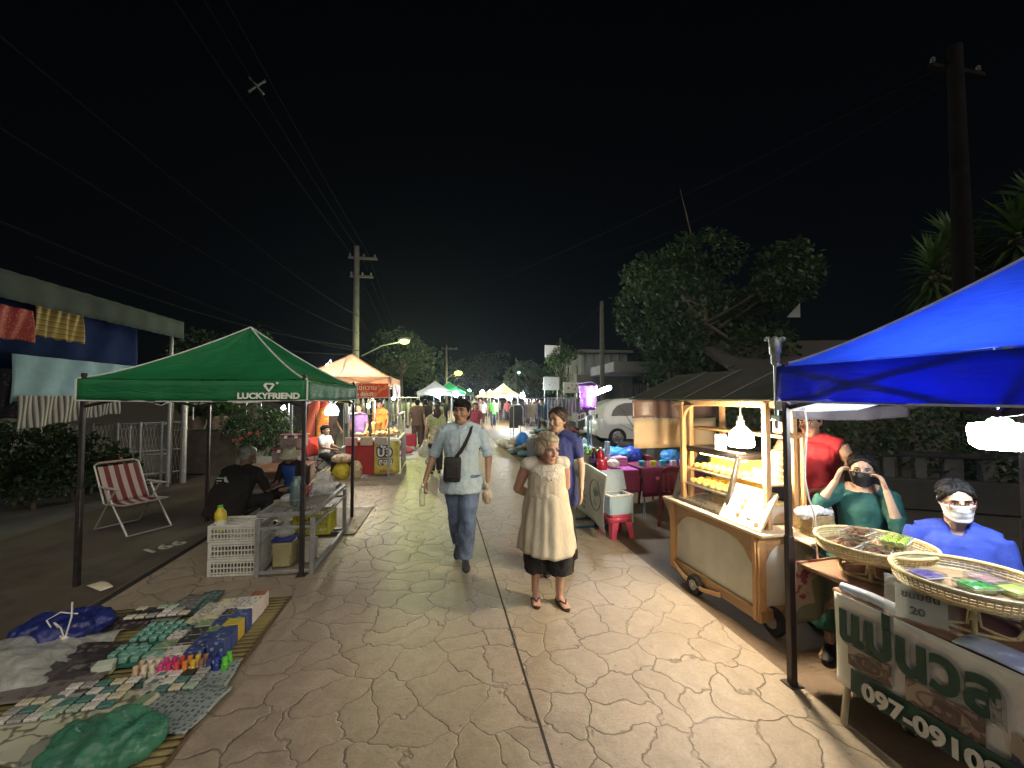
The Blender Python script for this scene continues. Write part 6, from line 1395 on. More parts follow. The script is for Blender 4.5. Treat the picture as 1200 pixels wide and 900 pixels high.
# youth in the folding camp chair
L_ = V((P(381, 466, 9.2).x, 9.2, 0)); root = person('youth in a pale shirt sitting in a folding camp chair by the orange banner', L_, ST + R(66))
J = joints(1.45, .95); seat(J, .36, .36, .03); J['hs'] = 1.08
J['eL'] = J['sL'] + V((-.03, -.10, -.20)); J['wL'] = J['eL'] + V((.06, -.20, -.04)); J['eR'] = J['sR'] + V((.03, -.10, -.20)); J['wR'] = J['eR'] + V((-.06, -.20, -.04))
Rm = hrot(0, -4); body(J, Rm, WF, SKIN_D, root, .012); eyes(J, Rm, root); hairdo(J, Rm, root, HAIR_K, SHORT, .012); shirt(J, WF, C_('pale_grey_shirt', (.42, .42, .42)), root, .014, .8); trousers(J, WF, _mc['black_cotton'], root, .016); shoes(J, BLACKP, root, (V((0, -1, 0)), V((0, -1, 0))))
ch = thing('camp_chair', 'folding camp chair with a red fabric back under the youth', 'chair', L_, ST + R(66)); RED = mat('red_canvas', (.5, .04, .025), .8, 0, .15, 10, .1)
f = MB(); f.grid(lambda u, v: ((u - .5) * .5, (v - .5) * .44, .36 - .03 * math.sin(PI * u)), 8, 8); f.build('seat', BLACKP, ch, 60, .012)
f = MB(); f.grid(lambda u, v: ((u - .5) * .52, .24 + .10 * v, .42 + .42 * v), 8, 6); f.build('backrest', RED, ch, 60, .012)
f = MB()
for x in (-1, 1):
    f.tube([(x * .27, .24, .0), (x * .27, -.24, .4)], .01, 6); f.tube([(x * .27, -.24, .0), (x * .27, .22, .40)], .01, 6); f.tube([(x * .27, .22, .38), (x * .27, .35, .86)], .01, 6)
for y in (-1, 1): f.tube([(-.27, y * .24, 0), (.27, y * .24, .38)], .01, 6); f.tube([(.27, y * .24, 0), (-.27, y * .24, .38)], .01, 6)
f.build('frame', DARKSTEEL, ch)
# ================================================================ BLUE CANOPY AND THE SWEETS TABLE
BLUEF = canopy_fabric('blue_canopy_cloth', (.016, .06, .62), .58)
bt_c = S(2.10 + 1.0 - .0, 0) * 0 + V((1.688, 2.525, 0)) - SD * .99 + SR * .99
canopy_tent('royal blue pop up canopy tent with pale piping at the right edge', bt_c, ST, 1.0, 1.945, .215, 2.68, BLUEF, mat('brown_black_post', (.045, .032, .03), .4, .3, .2, 20, .05), trim=mat('pale_blue_piping', (.42, .50, .66), .6))
A0 = V((1.688, 2.525, 0))
lp = thing('hanging_lamp', 'bright white cylindrical lamp hanging under the blue canopy', 'lamp', P(1172, 510, 1.92))
f = MB(); f.lathe([(0, -.07), (.075, -.067), (.10, -.045), (.108, .03), (.10, .052), (.05, .06), (0, .06)], n=24); f.build('diffuser', glow('cool_white_lamp', (.86, .94, 1.0), 29), lp)
f = MB(); f.lathe([(.045, .061), (.04, .075), (.025, .085), (.02, .11), (0, .112)], n=20); f.build('lamp_cap', WHITEP, lp); f = MB(); f.tube([(0, 0, .11), (-.02, 0, .2), (.0, .01, .42)], .004, 5); f.build('cord', WHITEP, lp)
f = MB()
for i in range(4):
    pass
f.tube([A0 + SR * t + V((0, 0, z)) + SD * .035 for t, z in ((.02, 1.70), (.3, 1.695), (.62, 1.70), (.8, 1.715))], [.03, .036, .034, .012], 12)
one('rolled_banner', f, mat('white_vinyl_roll', (.55, .62, .68), .45, 0, .08, 8), 'white vinyl sheet rolled up under the far edge of the blue canopy', 'rolled banner')
f = MB(); f.tube([A0 + SR * .05 + V((0, -.0, 1.70)) + SR * .03 * math.cos(a) + V((0, 0, .045 * math.sin(a))) for a in [i * .5 for i in range(14)]], .005, 5); one('cable_coil', f, WHITEP, 'white cable coiled round the far post of the blue canopy', 'cable')
f = MB(); f.tube([P(943, 478, 2.55), P(946, 500, 2.58), P(944, 530, 2.6), P(943, 560, 2.62), P(948, 585, 2.64), P(955, 605, 2.66), P(957, 640, 2.7), P(961, 690, 2.72)], .0055, 6); one('power_cord', f, WHITEP, 'white power cord dangling from the blue canopy past the wicker basket', 'cord')
f = MB(); f.tube([P(950, 640, 2.72), P(964, 652, 2.72), P(970, 680, 2.72), P(962, 705, 2.74), P(950, 712, 2.74)], .006, 5); one('power_cord', f, mat('dark_blue_cord', (.02, .025, .06), .5), 'dark blue cable looping down behind the food cart end', 'cord')
# metal mast with a bracketed head
ms = thing('metal_mast', 'grey metal mast with a clamped lamp head above the corner of the blue canopy', 'mast', V((1.712, 2.60, 0)))
GRN_M = mat('weathered_zinc', (.34, .38, .36), .45, .6, .3, 30, .3)
f = MB(); f.cyl((0, 0, 1.55), (0, 0, 2.0), .013, n=10); f.box((-.008, -.035, 1.62), (.05, .09, .03), None, .004); f.build('mast_tube', GRN_M, ms); f = MB(); f.lathe([(.016, 1.96), (.026, 1.98), (.026, 2.03), (.034, 2.04), (.036, 2.11), (.03, 2.12), (.02, 2.14), (.012, 2.145), (0, 2.15)], n=12); f.build('mast_head', GRN_M, ms)
for x in (-1, 1):
    f = MB(); f.tube([(x * .012, 0, 2.115), (x * .035, 0, 2.105), (x * .04, 0, 2.14), (x * .06, 0, 2.14)], .007, 6); f.ball((x * .058, 0, 2.13), (.012, .012, .016), 8, 6); f.build('clamp_arm', GRN_M, ms)

TRT = R(15); T0 = V((1.734, 2.209, 0))       # far street corner of the table; local -y runs towards the camera, +x away from the street
tb = thing('sweets_table', 'folding table dressed with a white printed banner under the sweets trays', 'table', T0, TRT)
def TT(x, y, z): return T0 + M.Rotation(TRT, 3, 'Z') @ V((x, y, z))
f = MB(); f.box((.32, -.80, .705), (.62, 1.62, .03), None, .008); f.box((.40, .155, .705), (.50, .284, .03), None, .008); f.build('tabletop', mat('table_cloth_brown', (.24, .13, .08), .75, 0, .3, 4, .1), tb)
LEGM = mat('cream_tube', (.50, .45, .33), .4, .2, .1)
for x, y, k in ((.05, -.06, 1), (.58, -.06, 1), (.05, -1.5, -1), (.58, -1.5, -1)):
    f = MB(); f.tube([(x, y - .1 * k, .69), (x, y - .05 * k, .5), (x - .0, y + .03 * k, .22), (x, y + .055 * k, .0)], .016, 8); f.build('leg', LEGM, tb)
f = MB(); f.tube([(.05, -.06, .30), (.58, -.06, .30)], .012, 8); f.build('stretcher', LEGM, tb)
BAN = mat('white_banner_vinyl', (.78, .78, .76), .5, 0, .08, 4, .1)
f = MB(); f.grid(lambda u, v: (-.012 + .012 * math.sin(v * 3 + u * 9) * v - .04 * 0 * v, -.02 - 1.60 * u, .715 - .47 * v + .03 * math.sin(u * 3) * v), 40, 12); bn = f.build('front_banner', BAN, tb, 180, .003)
f = MB(); f.tube([(.03, -.03, .738), (.03, -.18, .745), (.025, -.29, .742)], [.022, .026, .024], 12); f.build('banner_roll', mat('pale_blue_vinyl', (.50, .60, .72), .4, 0, .05), bn)
f = MB(); f.tube([(.024, -.292, .742), (.024, -.298, .742)], [.017, .017], 14); f.build('roll_core', mat('green_inside', (.0, .28, .17), .5), bn)
fl_ = rotm((0, -1, 0), (0, 0, 1))
DG = mat('dark_green_print', (.008, .055, .035), .55); GRYP = mat('print_halo', (.36, .38, .36), .6)
text('แม่นวล', .25, DG, bn, (-.030, -.35, .575), fl_, 'lettering', .0015, .009, sx=.86); text('แม่นวล', .25, GRYP, bn, (-.026, -.355, .57), fl_, 'lettering', .001, .018, sx=.86)
text('ขนมไทย', .20, DG, bn, (-.030, -1.10, .56), fl_, 'lettering', .0015, .006)
f = MB(); f.grid(lambda u, v: (-.030 + .012 * math.sin((.72 + v * .28) * 3 + u * 9) * (.75 + v * .25), -.10 - 1.52 * u, .365 - .115 * v + .02 * math.sin(u * 3)), 30, 3); f.build('green_band', DG, bn, 180)
text('097-0910815', .108, mat('white_digits', (.62, .62, .60), .5), bn, (-.050, -.47, .305), fl_, 'lettering', .0015, .004, sx=1.05)
for i, (y, z, w, h, col, c2) in enumerate([(-.17, .455, .19, .10, (.09, .06, .045), (.26, .20, .17)), (-.45, .45, .26, .105, (.10, .065, .06), (.30, .20, .18)), (-.80, .45, .30, .12, (.03, .03, .08), (.20, .20, .30))]):
    f = MB(); f.box((-.030, y - .02, z - .02), (.004, w, h)); f.build('printed_picture', printed('food_picture_%d' % i, col, c2, 22, .5, .5, 'Object', (.34, .28, .22)), bn)
    f = MB(); f.tube([(-.033, y - .02 + w * .34 * math.cos(a), z - .02 + h * .36 * math.sin(a)) for a in [2 * PI * k / 24 for k in range(24)]], .004, 5, closed=True); f.build('printed_plate', mat('plate_print', (.20, .15, .13), .6), bn)
f = MB(); f.grid(lambda u, v: (-.014 + .17 * v, -.50 - 1.1 * u, .722 + .004 + .012 * math.sin(PI * v) + .003 * math.sin(u * 22)), 20, 6); f.build('vinyl_flap', _mc['pale_blue_vinyl'], tb, 180, .003)
# hanging floral cloth at the table end, dark cloth between
f = MB(); f.grid(lambda u, v: (.13 + .52 * u, .31 + .02 * math.sin(u * 14) * v + .03 * v, .725 - .42 * v * (1 - .25 * u)), 30, 14); f.build('floral_cloth', printed('floral_tablecloth', (.46, .36, .25), (.30, .06, .08), 8, .60, .85, ink2=(.20, .22, .14), cell=False), tb, 180, .004)
# rattan tray stands
RAT = mat('pale_rattan', (.50, .42, .22), .5, 0, .2, 30, .2, 90); RATD = mat('tan_rattan', (.34, .21, .10), .55, 0, .25, 24, .2, 90)
def rattan(label, loc, r, h):
    t = thing('tray_stand', label, 'tray stand', loc, TRT, 'rattan tray stands')
    f = MB()
    f.lathe([(0, h), (r - .03, h), (r - .03, h + .006), (0, h + .006)], n=40); f.build('tray_floor', RATD, t)
    f = MB(); n = 72
    for k in range(4):
        f.tube([((r - .012 + .008 * k / 3 + .005 * math.sin(a * 36 + k * PI)) * math.cos(a), (r - .012 + .008 * k / 3 + .005 * math.sin(a * 36 + k * PI)) * math.sin(a), h + .006 + .013 * k) for a in [2 * PI * i / n for i in range(n)]], .0052, 5, closed=True)
    f.tube([(r * math.cos(a), r * math.sin(a), h + .058) for a in [2 * PI * i / 48 for i in range(48)]], (.0095), 8, closed=True)
    f.tube([((r - .018) * math.cos(a), (r - .018) * math.sin(a), h) for a in [2 * PI * i / 48 for i in range(48)]], (.008), 6, closed=True)
    for i in range(72):
        a = 2 * PI * i / 72; f.tube([((r - .014) * math.cos(a), (r - .014) * math.sin(a), h), ((r + .002) * math.cos(a), (r + .002) * math.sin(a), h + .055)], .0035, 4)
    f.build('woven_rim', RAT, t)
    f = MB(); rb = r * .56
    f.tube([(rb * math.cos(a), rb * math.sin(a), .010) for a in [2 * PI * i / 32 for i in range(32)]], .009, 6, closed=True)
    for i in range(4):
        a = 2 * PI * i / 4 + .5; c, s_ = math.cos(a), math.sin(a); b_ = a + PI / 2
        f.tube([(rb * c, rb * s_, .012), (rb * c, rb * s_, h * .5), (r * .8 * c, r * .8 * s_, h)], .0105, 7)
        for sg in (-1, 1):
            tx, ty = -s_ * sg, c * sg
            f.tube([(rb * c + tx * .012, rb * s_ + ty * .012, h * .72), (rb * c + tx * .02, rb * s_ + ty * .02, h * .3), (rb * c * .93 + tx * .055, rb * s_ * .93 + ty * .055, .03), (rb * c * .8 + tx * .10, rb * s_ * .8 + ty * .1, .014)], .006, 6)
        f.tube([(rb * c - s_ * .013 * q_, rb * s_ + c * .013 * q_, h * .52) for q_ in (-1, 0, 1)], .016, 8)
    f.build('stand_frame', RAT, t); return t
c1 = V((2.10, 2.365, .722)); rattan('round rattan tray stand holding brown sweets and pale green sweets', c1, .27, .135)
c2 = V((2.11, 1.875, .722)); rattan('round rattan tray stand holding purple and green sweets, nearer the camera', c2, .27, .15)
def tubbox(label, p, rz, m, kind, size=(.16, .12, .045), group='clear boxes of sweets'):
    r = thing('sweets_box', label, 'food box', p, rz, group); w, d, h = size
    f = MB(); f.box((0, 0, h / 2), size, None, .006, 2); f.build('clear_box', CLEARP, r)
    f = MB(); f.tube([(sx * w / 2, sy * d / 2, h * .62) for sx, sy in ((-1, -1), (1, -1), (1, 1), (-1, 1))], .003, 5, closed=True); f.build('box_rim', mat('clear_rim', (.7, .72, .7), .2, alpha=.6), r)
    f = MB(); q = random.Random(len(label))
    if kind == 'rolls':
        for i in range(4):
            for j in range(3): f.tube([(-w * .40 + i * w * .27 - .012, -d * .3 + j * d * .3, .018), (-w * .40 + i * w * .27 + .022, -d * .3 + j * d * .3 + .006, .022)], .016, 8)
    elif kind == 'jelly': f.box((0, 0, h * .42), (w * .86, d * .86, h * .7), None, .012, 2)
    else:
        for i in range(22): f.ball((q.uniform(-w * .4, w * .4), q.uniform(-d * .38, d * .38), q.uniform(.012, .034)), (.018, .014, .011), 8, 5)
    f.build('sweets', m, r); return r
BR = mat('brown_sweet', (.20, .09, .045), .35, 0, .4, 40); LG = mat('lime_sweet', (.46, .62, .10), .5, 0, .25, 40, .2); PU = mat('purple_jelly', (.14, .10, .34), .3, 0, .2, 20); GJ = mat('green_jelly', (.05, .34, .05), .3, 0, .25, 20); PKJ = mat('pinkish_sweet', (.45, .25, .24), .4, 0, .2, 20)
zt = .722 + .145
for i, (x, y, dz, m_, kind, lab) in enumerate([(-.12, .06, 0, BR, 'nuts', 'box of brown sweets at the far side of the rattan tray'), (.03, .10, 0, BR, 'nuts', 'box of brown sweets at the back of the rattan tray, under the stacked one'), (-.10, -.08, 0, BR, 'nuts', 'box of brown sweets at the street side of the rattan tray'), (.05, -.09, 0, BR, 'nuts', 'box of brown sweets under the lime green one'), (.02, .09, .047, BR, 'nuts', 'box of brown sweets stacked on top at the back of the tray'), (.075, -.07, .047, LG, 'rolls', 'box of lime green rolled sweets on top of the brown boxes')]):
    tubbox(lab, c1 + M.Rotation(TRT, 3, 'Z') @ V((x, y, .145 + dz)), TRT + R(20) + rnd.uniform(-.2, .2), m_, kind)
for i, (x, y, m_, kind, lab) in enumerate([(-.10, .11, PU, 'jelly', 'box of purple jelly on the nearer rattan tray'), (-.02, -.03, GJ, 'jelly', 'box of bright green jelly on the nearer rattan tray'), (.09, -.10, LG, 'jelly', 'flat box of yellow green jelly on the nearer rattan tray'), (.11, .0, PKJ, 'jelly', 'box of pinkish sweets on the nearer rattan tray')]):
    tubbox(lab, c2 + M.Rotation(TRT, 3, 'Z') @ V((x, y, .158)), TRT + R(-12) + rnd.uniform(-.1, .1), m_, kind, (.125, .10, .04))
def price_sign(label, p, rz, s1, s2):
    r = thing('price_sign', label, 'sign', p, rz); f = MB(); f.box((0, 0, .075), (.17, .004, .15), M.Rotation(R(-10), 3, 'X'), .001); f.build('card', mat('price_card', (.50, .54, .50), .4, 0, .1, 8), r)
    f = MB(); f.grid(lambda u, v: ((u - .5) * .24, -.012 - .012 * math.sin(v * 6) - .02 * (1 - v), .19 * v), 10, 8); f.build('plastic_sleeve', film('plastic_sleeve', (.7, .76, .76), .22), r, 180)
    if s1: text(s1, .044, INK, r, (0, -.006 - .0, .112), rotm((1, 0, 0), (0, -.17, 1)), 'lettering', .001, .001); text(s2, .052, INK, r, (-.01, -.014, .046), rotm((1, 0, 0), (0, -.17, 1)), 'lettering', .001, .001)
    return r
price_sign('plastic sleeved price card reading 20 propped between the two rattan trays', TT(.05, -.36, .722), TRT - R(62), 'ขนมชั้น', '20')
price_sign('blank clear plastic sleeve at the near right end of the sweets table', TT(.06, -1.02, .722), TRT - R(60), '', '')

# ================================================================ FOOD CART
CRT = R(13.5); C0 = V((1.82, 3.00, 0))
def CC(x, y, z=0): return C0 + M.Rotation(CRT, 3, 'Z') @ V((x, y, z))
WA = wood('orange_cart_wood', (.36, .20, .085), (.50, .30, .135), .4, 5, (9, 9, 1)); WB = wood('brown_cart_wood', (.25, .145, .07), (.37, .225, .11), .45, 5, (9, 1, 9))
cart = thing('food_cart', 'wooden food cart on wheels with a glass warming case side and a lit counter', 'food cart', C0, CRT)
CL, CWd = 1.02, .60
f = MB(); f.box((.29, .53, .745), (.66, 1.20, .028), None, .006); f.build('countertop', wood('pale_counter', (.52, .42, .28), (.60, .50, .34), .4, 4, (8, 1, 8)), cart)
f = MB(); f.box((.005, .5, .15), (.045, 1.06, .085), None, .006); f.box((CWd - .02, .5, .15), (.045, 1.0, .085), None, .006); f.box((.3, -.002, .15), (.56, .045, .085), None, .006); f.box((.3, 1.0, .15), (.56, .045, .085), None, .006); f.build('bottom_rail', WB, cart)
for x, y in ((.01, .01), (.01, 1.0), (.59, .01), (.59, 1.0)):
    f = MB(); f.box((x, y, .42), (.07, .07, .63), None, .006); f.box((x - (.008 if x < .3 else -.008), y, .42), (.07, .026, .60), None, .004); f.build('corner_post', WA, cart)
f = MB(); f.box((.018, .5, .46), (.012, .94, .54)); f.build('side_panel', mat('grey_olive_panel', (.56, .56, .49), .45, 0, .15, 3, .05), cart)
f = MB(); f.box((.3, .022, .46), (.53, .012, .54)); f.box((.58, .5, .46), (.012, .94, .54)); f.build('end_panel', mat('white_laminate', (.62, .62, .58), .35, 0, .1, 4), cart)
f = MB()
def scallop(y0, y1, x):     # arched wooden apron along the street side
    pts = [(x, y0, .73), (x, y1, .73)]; n = 10
    w = (y1 - y0)
    arc = [(x, y1, .50), (x, y1 - .05 * w, .55), (x, y1 - .09 * w, .60), (x, y1 - .17 * w, .645), (x, y1 - .30 * w, .665), (x, y0 + .30 * w, .665), (x, y0 + .17 * w, .645), (x, y0 + .09 * w, .60), (x, y0 + .05 * w, .55), (x, y0, .50)]
    f.prism(pts + arc, (.02, 0, 0))
scallop(.045, .965, -.012)
f.build('arched_apron', WB, cart)
f = MB(); w = .52
f.prism([(.045, -.012, .73), (.045 + w, -.012, .73), (.045 + w, -.012, .52), (.53, -.012, .60), (.46, -.012, .655), (.16, -.012, .655), (.09, -.012, .60), (.045, -.012, .52)], (0, .02, 0)); f.build('arched_apron', WB, cart)
f = MB(); f.prism([(-.02, 1.03, .73), (-.02, 1.16, .73), (-.02, 1.08, .66), (-.02, 1.035, .56)], (.05, 0, 0)); f.build('bracket', WB, cart)
f = MB(); f.box((.62, -.12, .30), (.34, .42, .5), None, .01); f.build('side_box', _mc['white_laminate'], cart)
f = MB(); f.box((.44, -.13, .735), (.5, .24, .022), None, .005); f.build('end_shelf', wood('pale_counter', (1, 1, 1), (1, 1, 1)), cart)
for x, y, r in ((-.035, .66, .085), (.5, .66, .085), (.12, -.0, .10), (.5, .0, .10)):
    f = MB(); n = 24
    f.loft([[(x + dx, y + rr * math.cos(2 * PI * k / n), r + rr * math.sin(2 * PI * k / n)) for k in range(n)] for dx, rr in ((-.022, r * .6), (-.026, r * .92), (-.014, r), (.014, r), (.026, r * .92), (.022, r * .6))]); w_ = f.build('wheel', RUB, cart, 50)
    f = MB(); f.cyl((x - .03, y, r), (x + .03, y, r), r * .5, n=18); f.cyl((x - .04, y, r), (x + .04, y, r), .016, n=10); f.build('hub', mat('grey_hub', (.25, .25, .24), .5), w_)
f = MB(); f.tube([(-.03, .98, .16), (-.045, .80, .10), (-.05, .55, .09), (-.03, .36, .13)], [(.012, .02)] * 4, 6); f.build('wheel_guard', WA, cart)
# posts, beams, shelf
for x, y in ((.10, .98), (.20, 1.0), (.12, .03), (.37, .03), (.56, .98)):
    f = MB(); f.box((x, y, 1.23), (.045, .045, .96), None, .005); f.build('roof_post', WA, cart)
f = MB(); f.box((.14, .5, 1.70), (.04, 1.1, .05), None, .005); f.box((.57, .5, 1.70), (.04, 1.1, .05), None, .005); f.box((.36, .99, 1.69), (.5, .04, .05), None, .005); f.box((.25, .03, 1.69), (.3, .04, .05), None, .005); f.box((.32, .5, 1.45), (.16, 1.02, .024), None, .004); f.build('roof_beam', WA, cart)
for y, sg in ((.98, -1), (.98, 1)):
    f = MB(); f.prism([(.085, y + sg * .02, 1.675), (.085, y + sg * .16, 1.675), (.085, y + sg * .10, 1.65), (.085, y + sg * .05, 1.61), (.085, y + sg * .02, 1.55)], (.03, 0, 0)); f.build('post_bracket', WA, cart)
f = MB(); f.box((.29, .18, 1.08), (.24, .30, .02), None, .004); f.build('inner_shelf', WA, cart); f = MB(); f.box((.41, .02, 1.1), (.03, .10, .76), None, .006); f.build('back_board', WA, cart)
# roof of dark tarpaulin
TARP = mat('dark_green_tarp', (.05, .055, .042), .7, 0, .25, 4, .3, 30)
f = MB(); f.grid(lambda u, v: (-.17 + .62 * u, -.30 + 1.82 * v, 1.735 + .27 * u - .025 * math.sin(PI * ((v * 4) % 1)) * math.sin(PI * u)), 10, 48); f.grid(lambda u, v: (.45 + .60 * u, -.30 + 1.82 * v, 2.005 - .24 * u), 8, 40); f.build('tarp_roof', TARP, cart, 60, .006)
f = MB()
for v in (.25, .5, .75): f.tube([(-.17 + .62 * u, -.30 + 1.82 * v, 1.742 + .27 * u) for u in (0, .5, 1)], .007, 5)
f.tube([(-.17, -.3, 1.735), (-.17, 1.52, 1.735)], .008, 6); f.build('roof_seam', mat('tarp_seam', (.085, .09, .075), .6), cart)
f = MB(); f.grid(lambda u, v: (-.15 + 1.15 * u, 1.50 + .015 * math.sin(u * 20), 1.72 - .20 * v + .012 * math.sin(u * 9)), 30, 6); f.build('brown_flap', mat('brown_vinyl', (.16, .105, .085), .35, 0, .2, 6, .5, 14), cart, 180, .004)
f = MB(); f.grid(lambda u, v: (-.14 + 1.05 * u, 1.49 + .008 * math.sin(u * 12), 1.52 - .33 * v), 20, 4); f.build('cream_screen', mat('cream_canvas', (.62, .50, .32), .7, 0, .12, 3, .1, trans=.2), cart, 180, .003)
f = MB(); f.grid(lambda u, v: (.0 + 1.05 * u, -.30 + .015 * math.sin(u * 18), 1.70 - .09 * v - .02 * math.sin(PI * u)), 24, 4); f.build('end_flap', mat('grey_brown_vinyl', (.13, .11, .115), .5, 0, .2, 6, .3, 20), cart, 180, .004)
# glass warming case
cs = thing('warming_case', 'slant fronted glass warming case full of yellow buns on the food cart', 'display case', CC(.03, .36, .76), CRT)
cw, cl_, chh = .42, .66, .48
f = MB(); BK = mat('black_case_frame', (.03, .025, .022), .35, .3, .2)
prof = [(0, 0), (.14, chh), (cw, chh), (cw, 0)]
for y in (0, cl_):
    for a, b_ in zip(prof, prof[1:] + prof[:1]): f.bar((a[0], y, a[1]), (b_[0], y, b_[1]), .04, .036, .004)
for x, z in prof: f.bar((x, 0, z), (x, cl_, z), .03, .03, .004)
f.build('case_frame', BK, cs)
f = MB(); f.box((cw * .5 + .07, cl_ / 2, chh + .02), (cw - .1, cl_ + .02, .03), None, .006); f.build('case_top', BK, cs); f = MB(); f.box((.20, cl_ / 2, chh + .037), (.07, cl_ - .04, .006)); f.build('top_strip', mat('case_top_white', (.6, .55, .45), .4), cs)
f = MB(); f.box((cw / 2, cl_ / 2, .012), (cw - .03, cl_ - .03, .012)); f.build('case_floor', mat('steel_tray', (.45, .42, .36), .3, .8), cs)
f = MB(); f.quad((.005, .014, .014), (.005, cl_ - .014, .014), (.138, cl_ - .014, chh - .014), (.138, .014, chh - .014)); f.quad((.02, .0, .014), (cw - .01, .0, .014), (cw - .01, 0, chh - .014), (.14, 0, chh - .014)); f.build('glass', GLASSM, cs, 0)
f = MB(); f.box((cw - .008, cl_ / 2, chh / 2), (.008, cl_ - .03, chh - .02)); f.build('back_wall', mat('case_back_gold', (.55, .36, .12), .4, .2), cs)
for z in (.16, .30):
    f = MB(); x0 = .03 + z * .29
    for i in range(9): f.bar((x0 + (cw - x0 - .02) * i / 8, .02, z), (x0 + (cw - x0 - .02) * i / 8, cl_ - .02, z), .006, .006)
    f.bar((x0, .02, z), (x0, cl_ - .02, z), .014, .014); f.build('wire_shelf', STEEL, cs)
f = MB(); f.box((.27, cl_ / 2, chh - .035), (.05, cl_ - .12, .02), None, .004); f.build('case_light', glow('warm_case_lamp', (1.0, .66, .22), 24), cs)
BUN = mat('yellow_bun', (.72, .52, .14), .55, 0, .15, 14, .1)
for z, nm in ((.165, 'lower'), (.305, 'upper')):
    n = 0
    for i in range(3):
        for j in range(7):
            f = MB(); f.lathe([(0, 0), (.034, .002), (.04, .016), (.032, .034), (.012, .044), (0, .044)], n=12)
            one('bun', f, BUN, f'yellow steamed bun on the {nm} shelf of the glass warming case', 'bun', CC(.03 + .11 + z * .29 + .082 * i, .36 + .07 + .085 * j + rnd.uniform(-.006, .006), .76 + z), 0, f'buns on the {nm} shelf of the warming case', 60)
# menu board
mn = thing('menu_board', 'white illustrated menu board leaning at the street edge of the cart counter', 'menu board', CC(-.015, .17, .762), CRT - R(90))
f = MB(); mrx = M.Rotation(R(-32), 3, 'X'); mp_ = lambda x, z, y=0: mrx @ V((x, y, z))
f.box(mp_(0, .155), (.40, .012, .31), mrx, .003); f.build('board', mat('menu_white', (.60, .58, .50), .4, 0, .04), mn)
f = MB()
for a, b_ in (((-.2, 0), (.2, 0)), ((.2, 0), (.2, .31)), ((.2, .31), (-.2, .31)), ((-.2, .31), (-.2, 0))): f.bar(mp_(*a), mp_(*b_), .014, .02)
f.build('edge_frame', mat('menu_frame', (.50, .40, .24), .5), mn)
mfr = rotm((1, 0, 0), mrx @ V((0, 0, 1))); BRN = mat('brown_print', (.03, .016, .008), .7)
def mtext(s, x, z, sz, b=.0006): text(s, sz, BRN, mn, mp_(x, z, -.0075), mfr, 'lettering', .0006, b)
mtext('• ซาลาเปา •', .02, .265, .040, .001)
for s, x, z in (('หมูสับ', -.12, .205), ('หมูแดง', -.12, .145), ('ครีม', -.135, .085), ('ไส้เค็ม', .06, .20), ('ถั่วดำ', .06, .125), ('เผือก', .07, .065)): mtext(s, x, z, .028)
for x, z, c in ((-.03, .20, 0), (-.03, .145, 1), (-.04, .07, 2), (.15, .20, 0), (.15, .265, 1), (.15, .045, 2)):
    f = MB(); f.tube([mp_(x, z, -.007), mp_(x, z, -.011)], [.022, .018], 14); f.tube([mp_(x, z + .006, -.0105), mp_(x, z + .006, -.013)], [.012, .009], 10); f.build('printed_bun', mat(('bun_print_gold', 'bun_print_orange', 'bun_print_brown')[c], ((.30, .17, .03), (.30, .09, .015), (.16, .07, .02))[c], .5), mn)
# hanging bulb with bottle shade
hb = thing('hanging_bulb', 'warm glowing lamp in a clear bottle shade over the food cart counter', 'lamp', CC(-.005, .14, 1.40))
f = MB(); f.lathe([(0, -.035), (.075, -.032), (.088, -.02), (.088, .02), (.075, .03), (0, .032)], n=20); f.build('bulb', glow('warm_bulb', (1.0, .80, .55), 150), hb)
f = MB(); f.lathe([(.090, -.03), (.092, .03), (.085, .07), (.05, .11), (.03, .13), (.03, .16), (.018, .18), (.018, .21)], n=20); f.build('bottle_shade', film('bottle_shade', (.85, .85, .82), .13), hb, 60)
f = MB(); f.tube([(0, 0, .2), (0, .005, .28), (.02, .01, .34)], .006, 6); f.build('cord', WHITEP, hb); f = MB(); f.cyl((0, 0, .03), (0, 0, .12), .022); f.build('lamp_socket', WHITEP, hb)
# things on the counter
f = MB(); f.box((0, 0, .07), (.10, .012, .14), None, .003); one('price_card', f, printed('blue_white_card', (.66, .68, .66), (.05, .22, .5), 30, .5, .5), 'small blue and white card standing on top of the warming case by the bulb', 'card', CC(.12, .50, 1.29), CRT - R(70))
for k in range(5):
    f = MB(); f.lathe([(0, 0), (.07, 0), (.076, .04), (.078, .042), (.07, .046), (0, .046)], n=20); one('steamer_tin', f, mat('tan_tin', (.48, .36, .20), .5, .1, .2, 10), f'tan round tin, {ORD[k]} from the bottom of the stack on the cart shelf', 'tin', CC(.33, .14, 1.092 + k * .047), 0, 'stacked tins on the cart shelf')
for k in range(3):
    f = MB(); f.lathe([(0, 0), (.025, 0), (.03, .07), (.027, .075), (.024, .01), (0, .008)], n=14); one('glass_jar', f, mat('amber_glass', (.5, .36, .12), .15, alpha=.7), f'amber drinking glass, {ORD[k]} from the street on the cart inner shelf', 'glass', CC(.24 + k * .02, .18 + k * .06, 1.092), 0, 'glasses on the cart shelf')
f = MB(); f.box((0, 0, .07), (.2, .16, .14), None, .01); one('paper_stack', f, mat('cream_paper_stack', (.62, .54, .40), .8, 0, .1, 20, .2, 80), 'stack of cream paper bags behind the menu board', 'paper stack', CC(.28, .18, .76), CRT)
f = MB(); f.box((0, 0, .012), (.19, .17, .024), M.Rotation(R(7), 3, 'Z'), .005); one('folded_cloth', f, mat('yellow_folded', (.60, .48, .16), .8), 'folded yellow cloth on top of the cream paper stack', 'cloth', CC(.28, .18, .902), CRT)
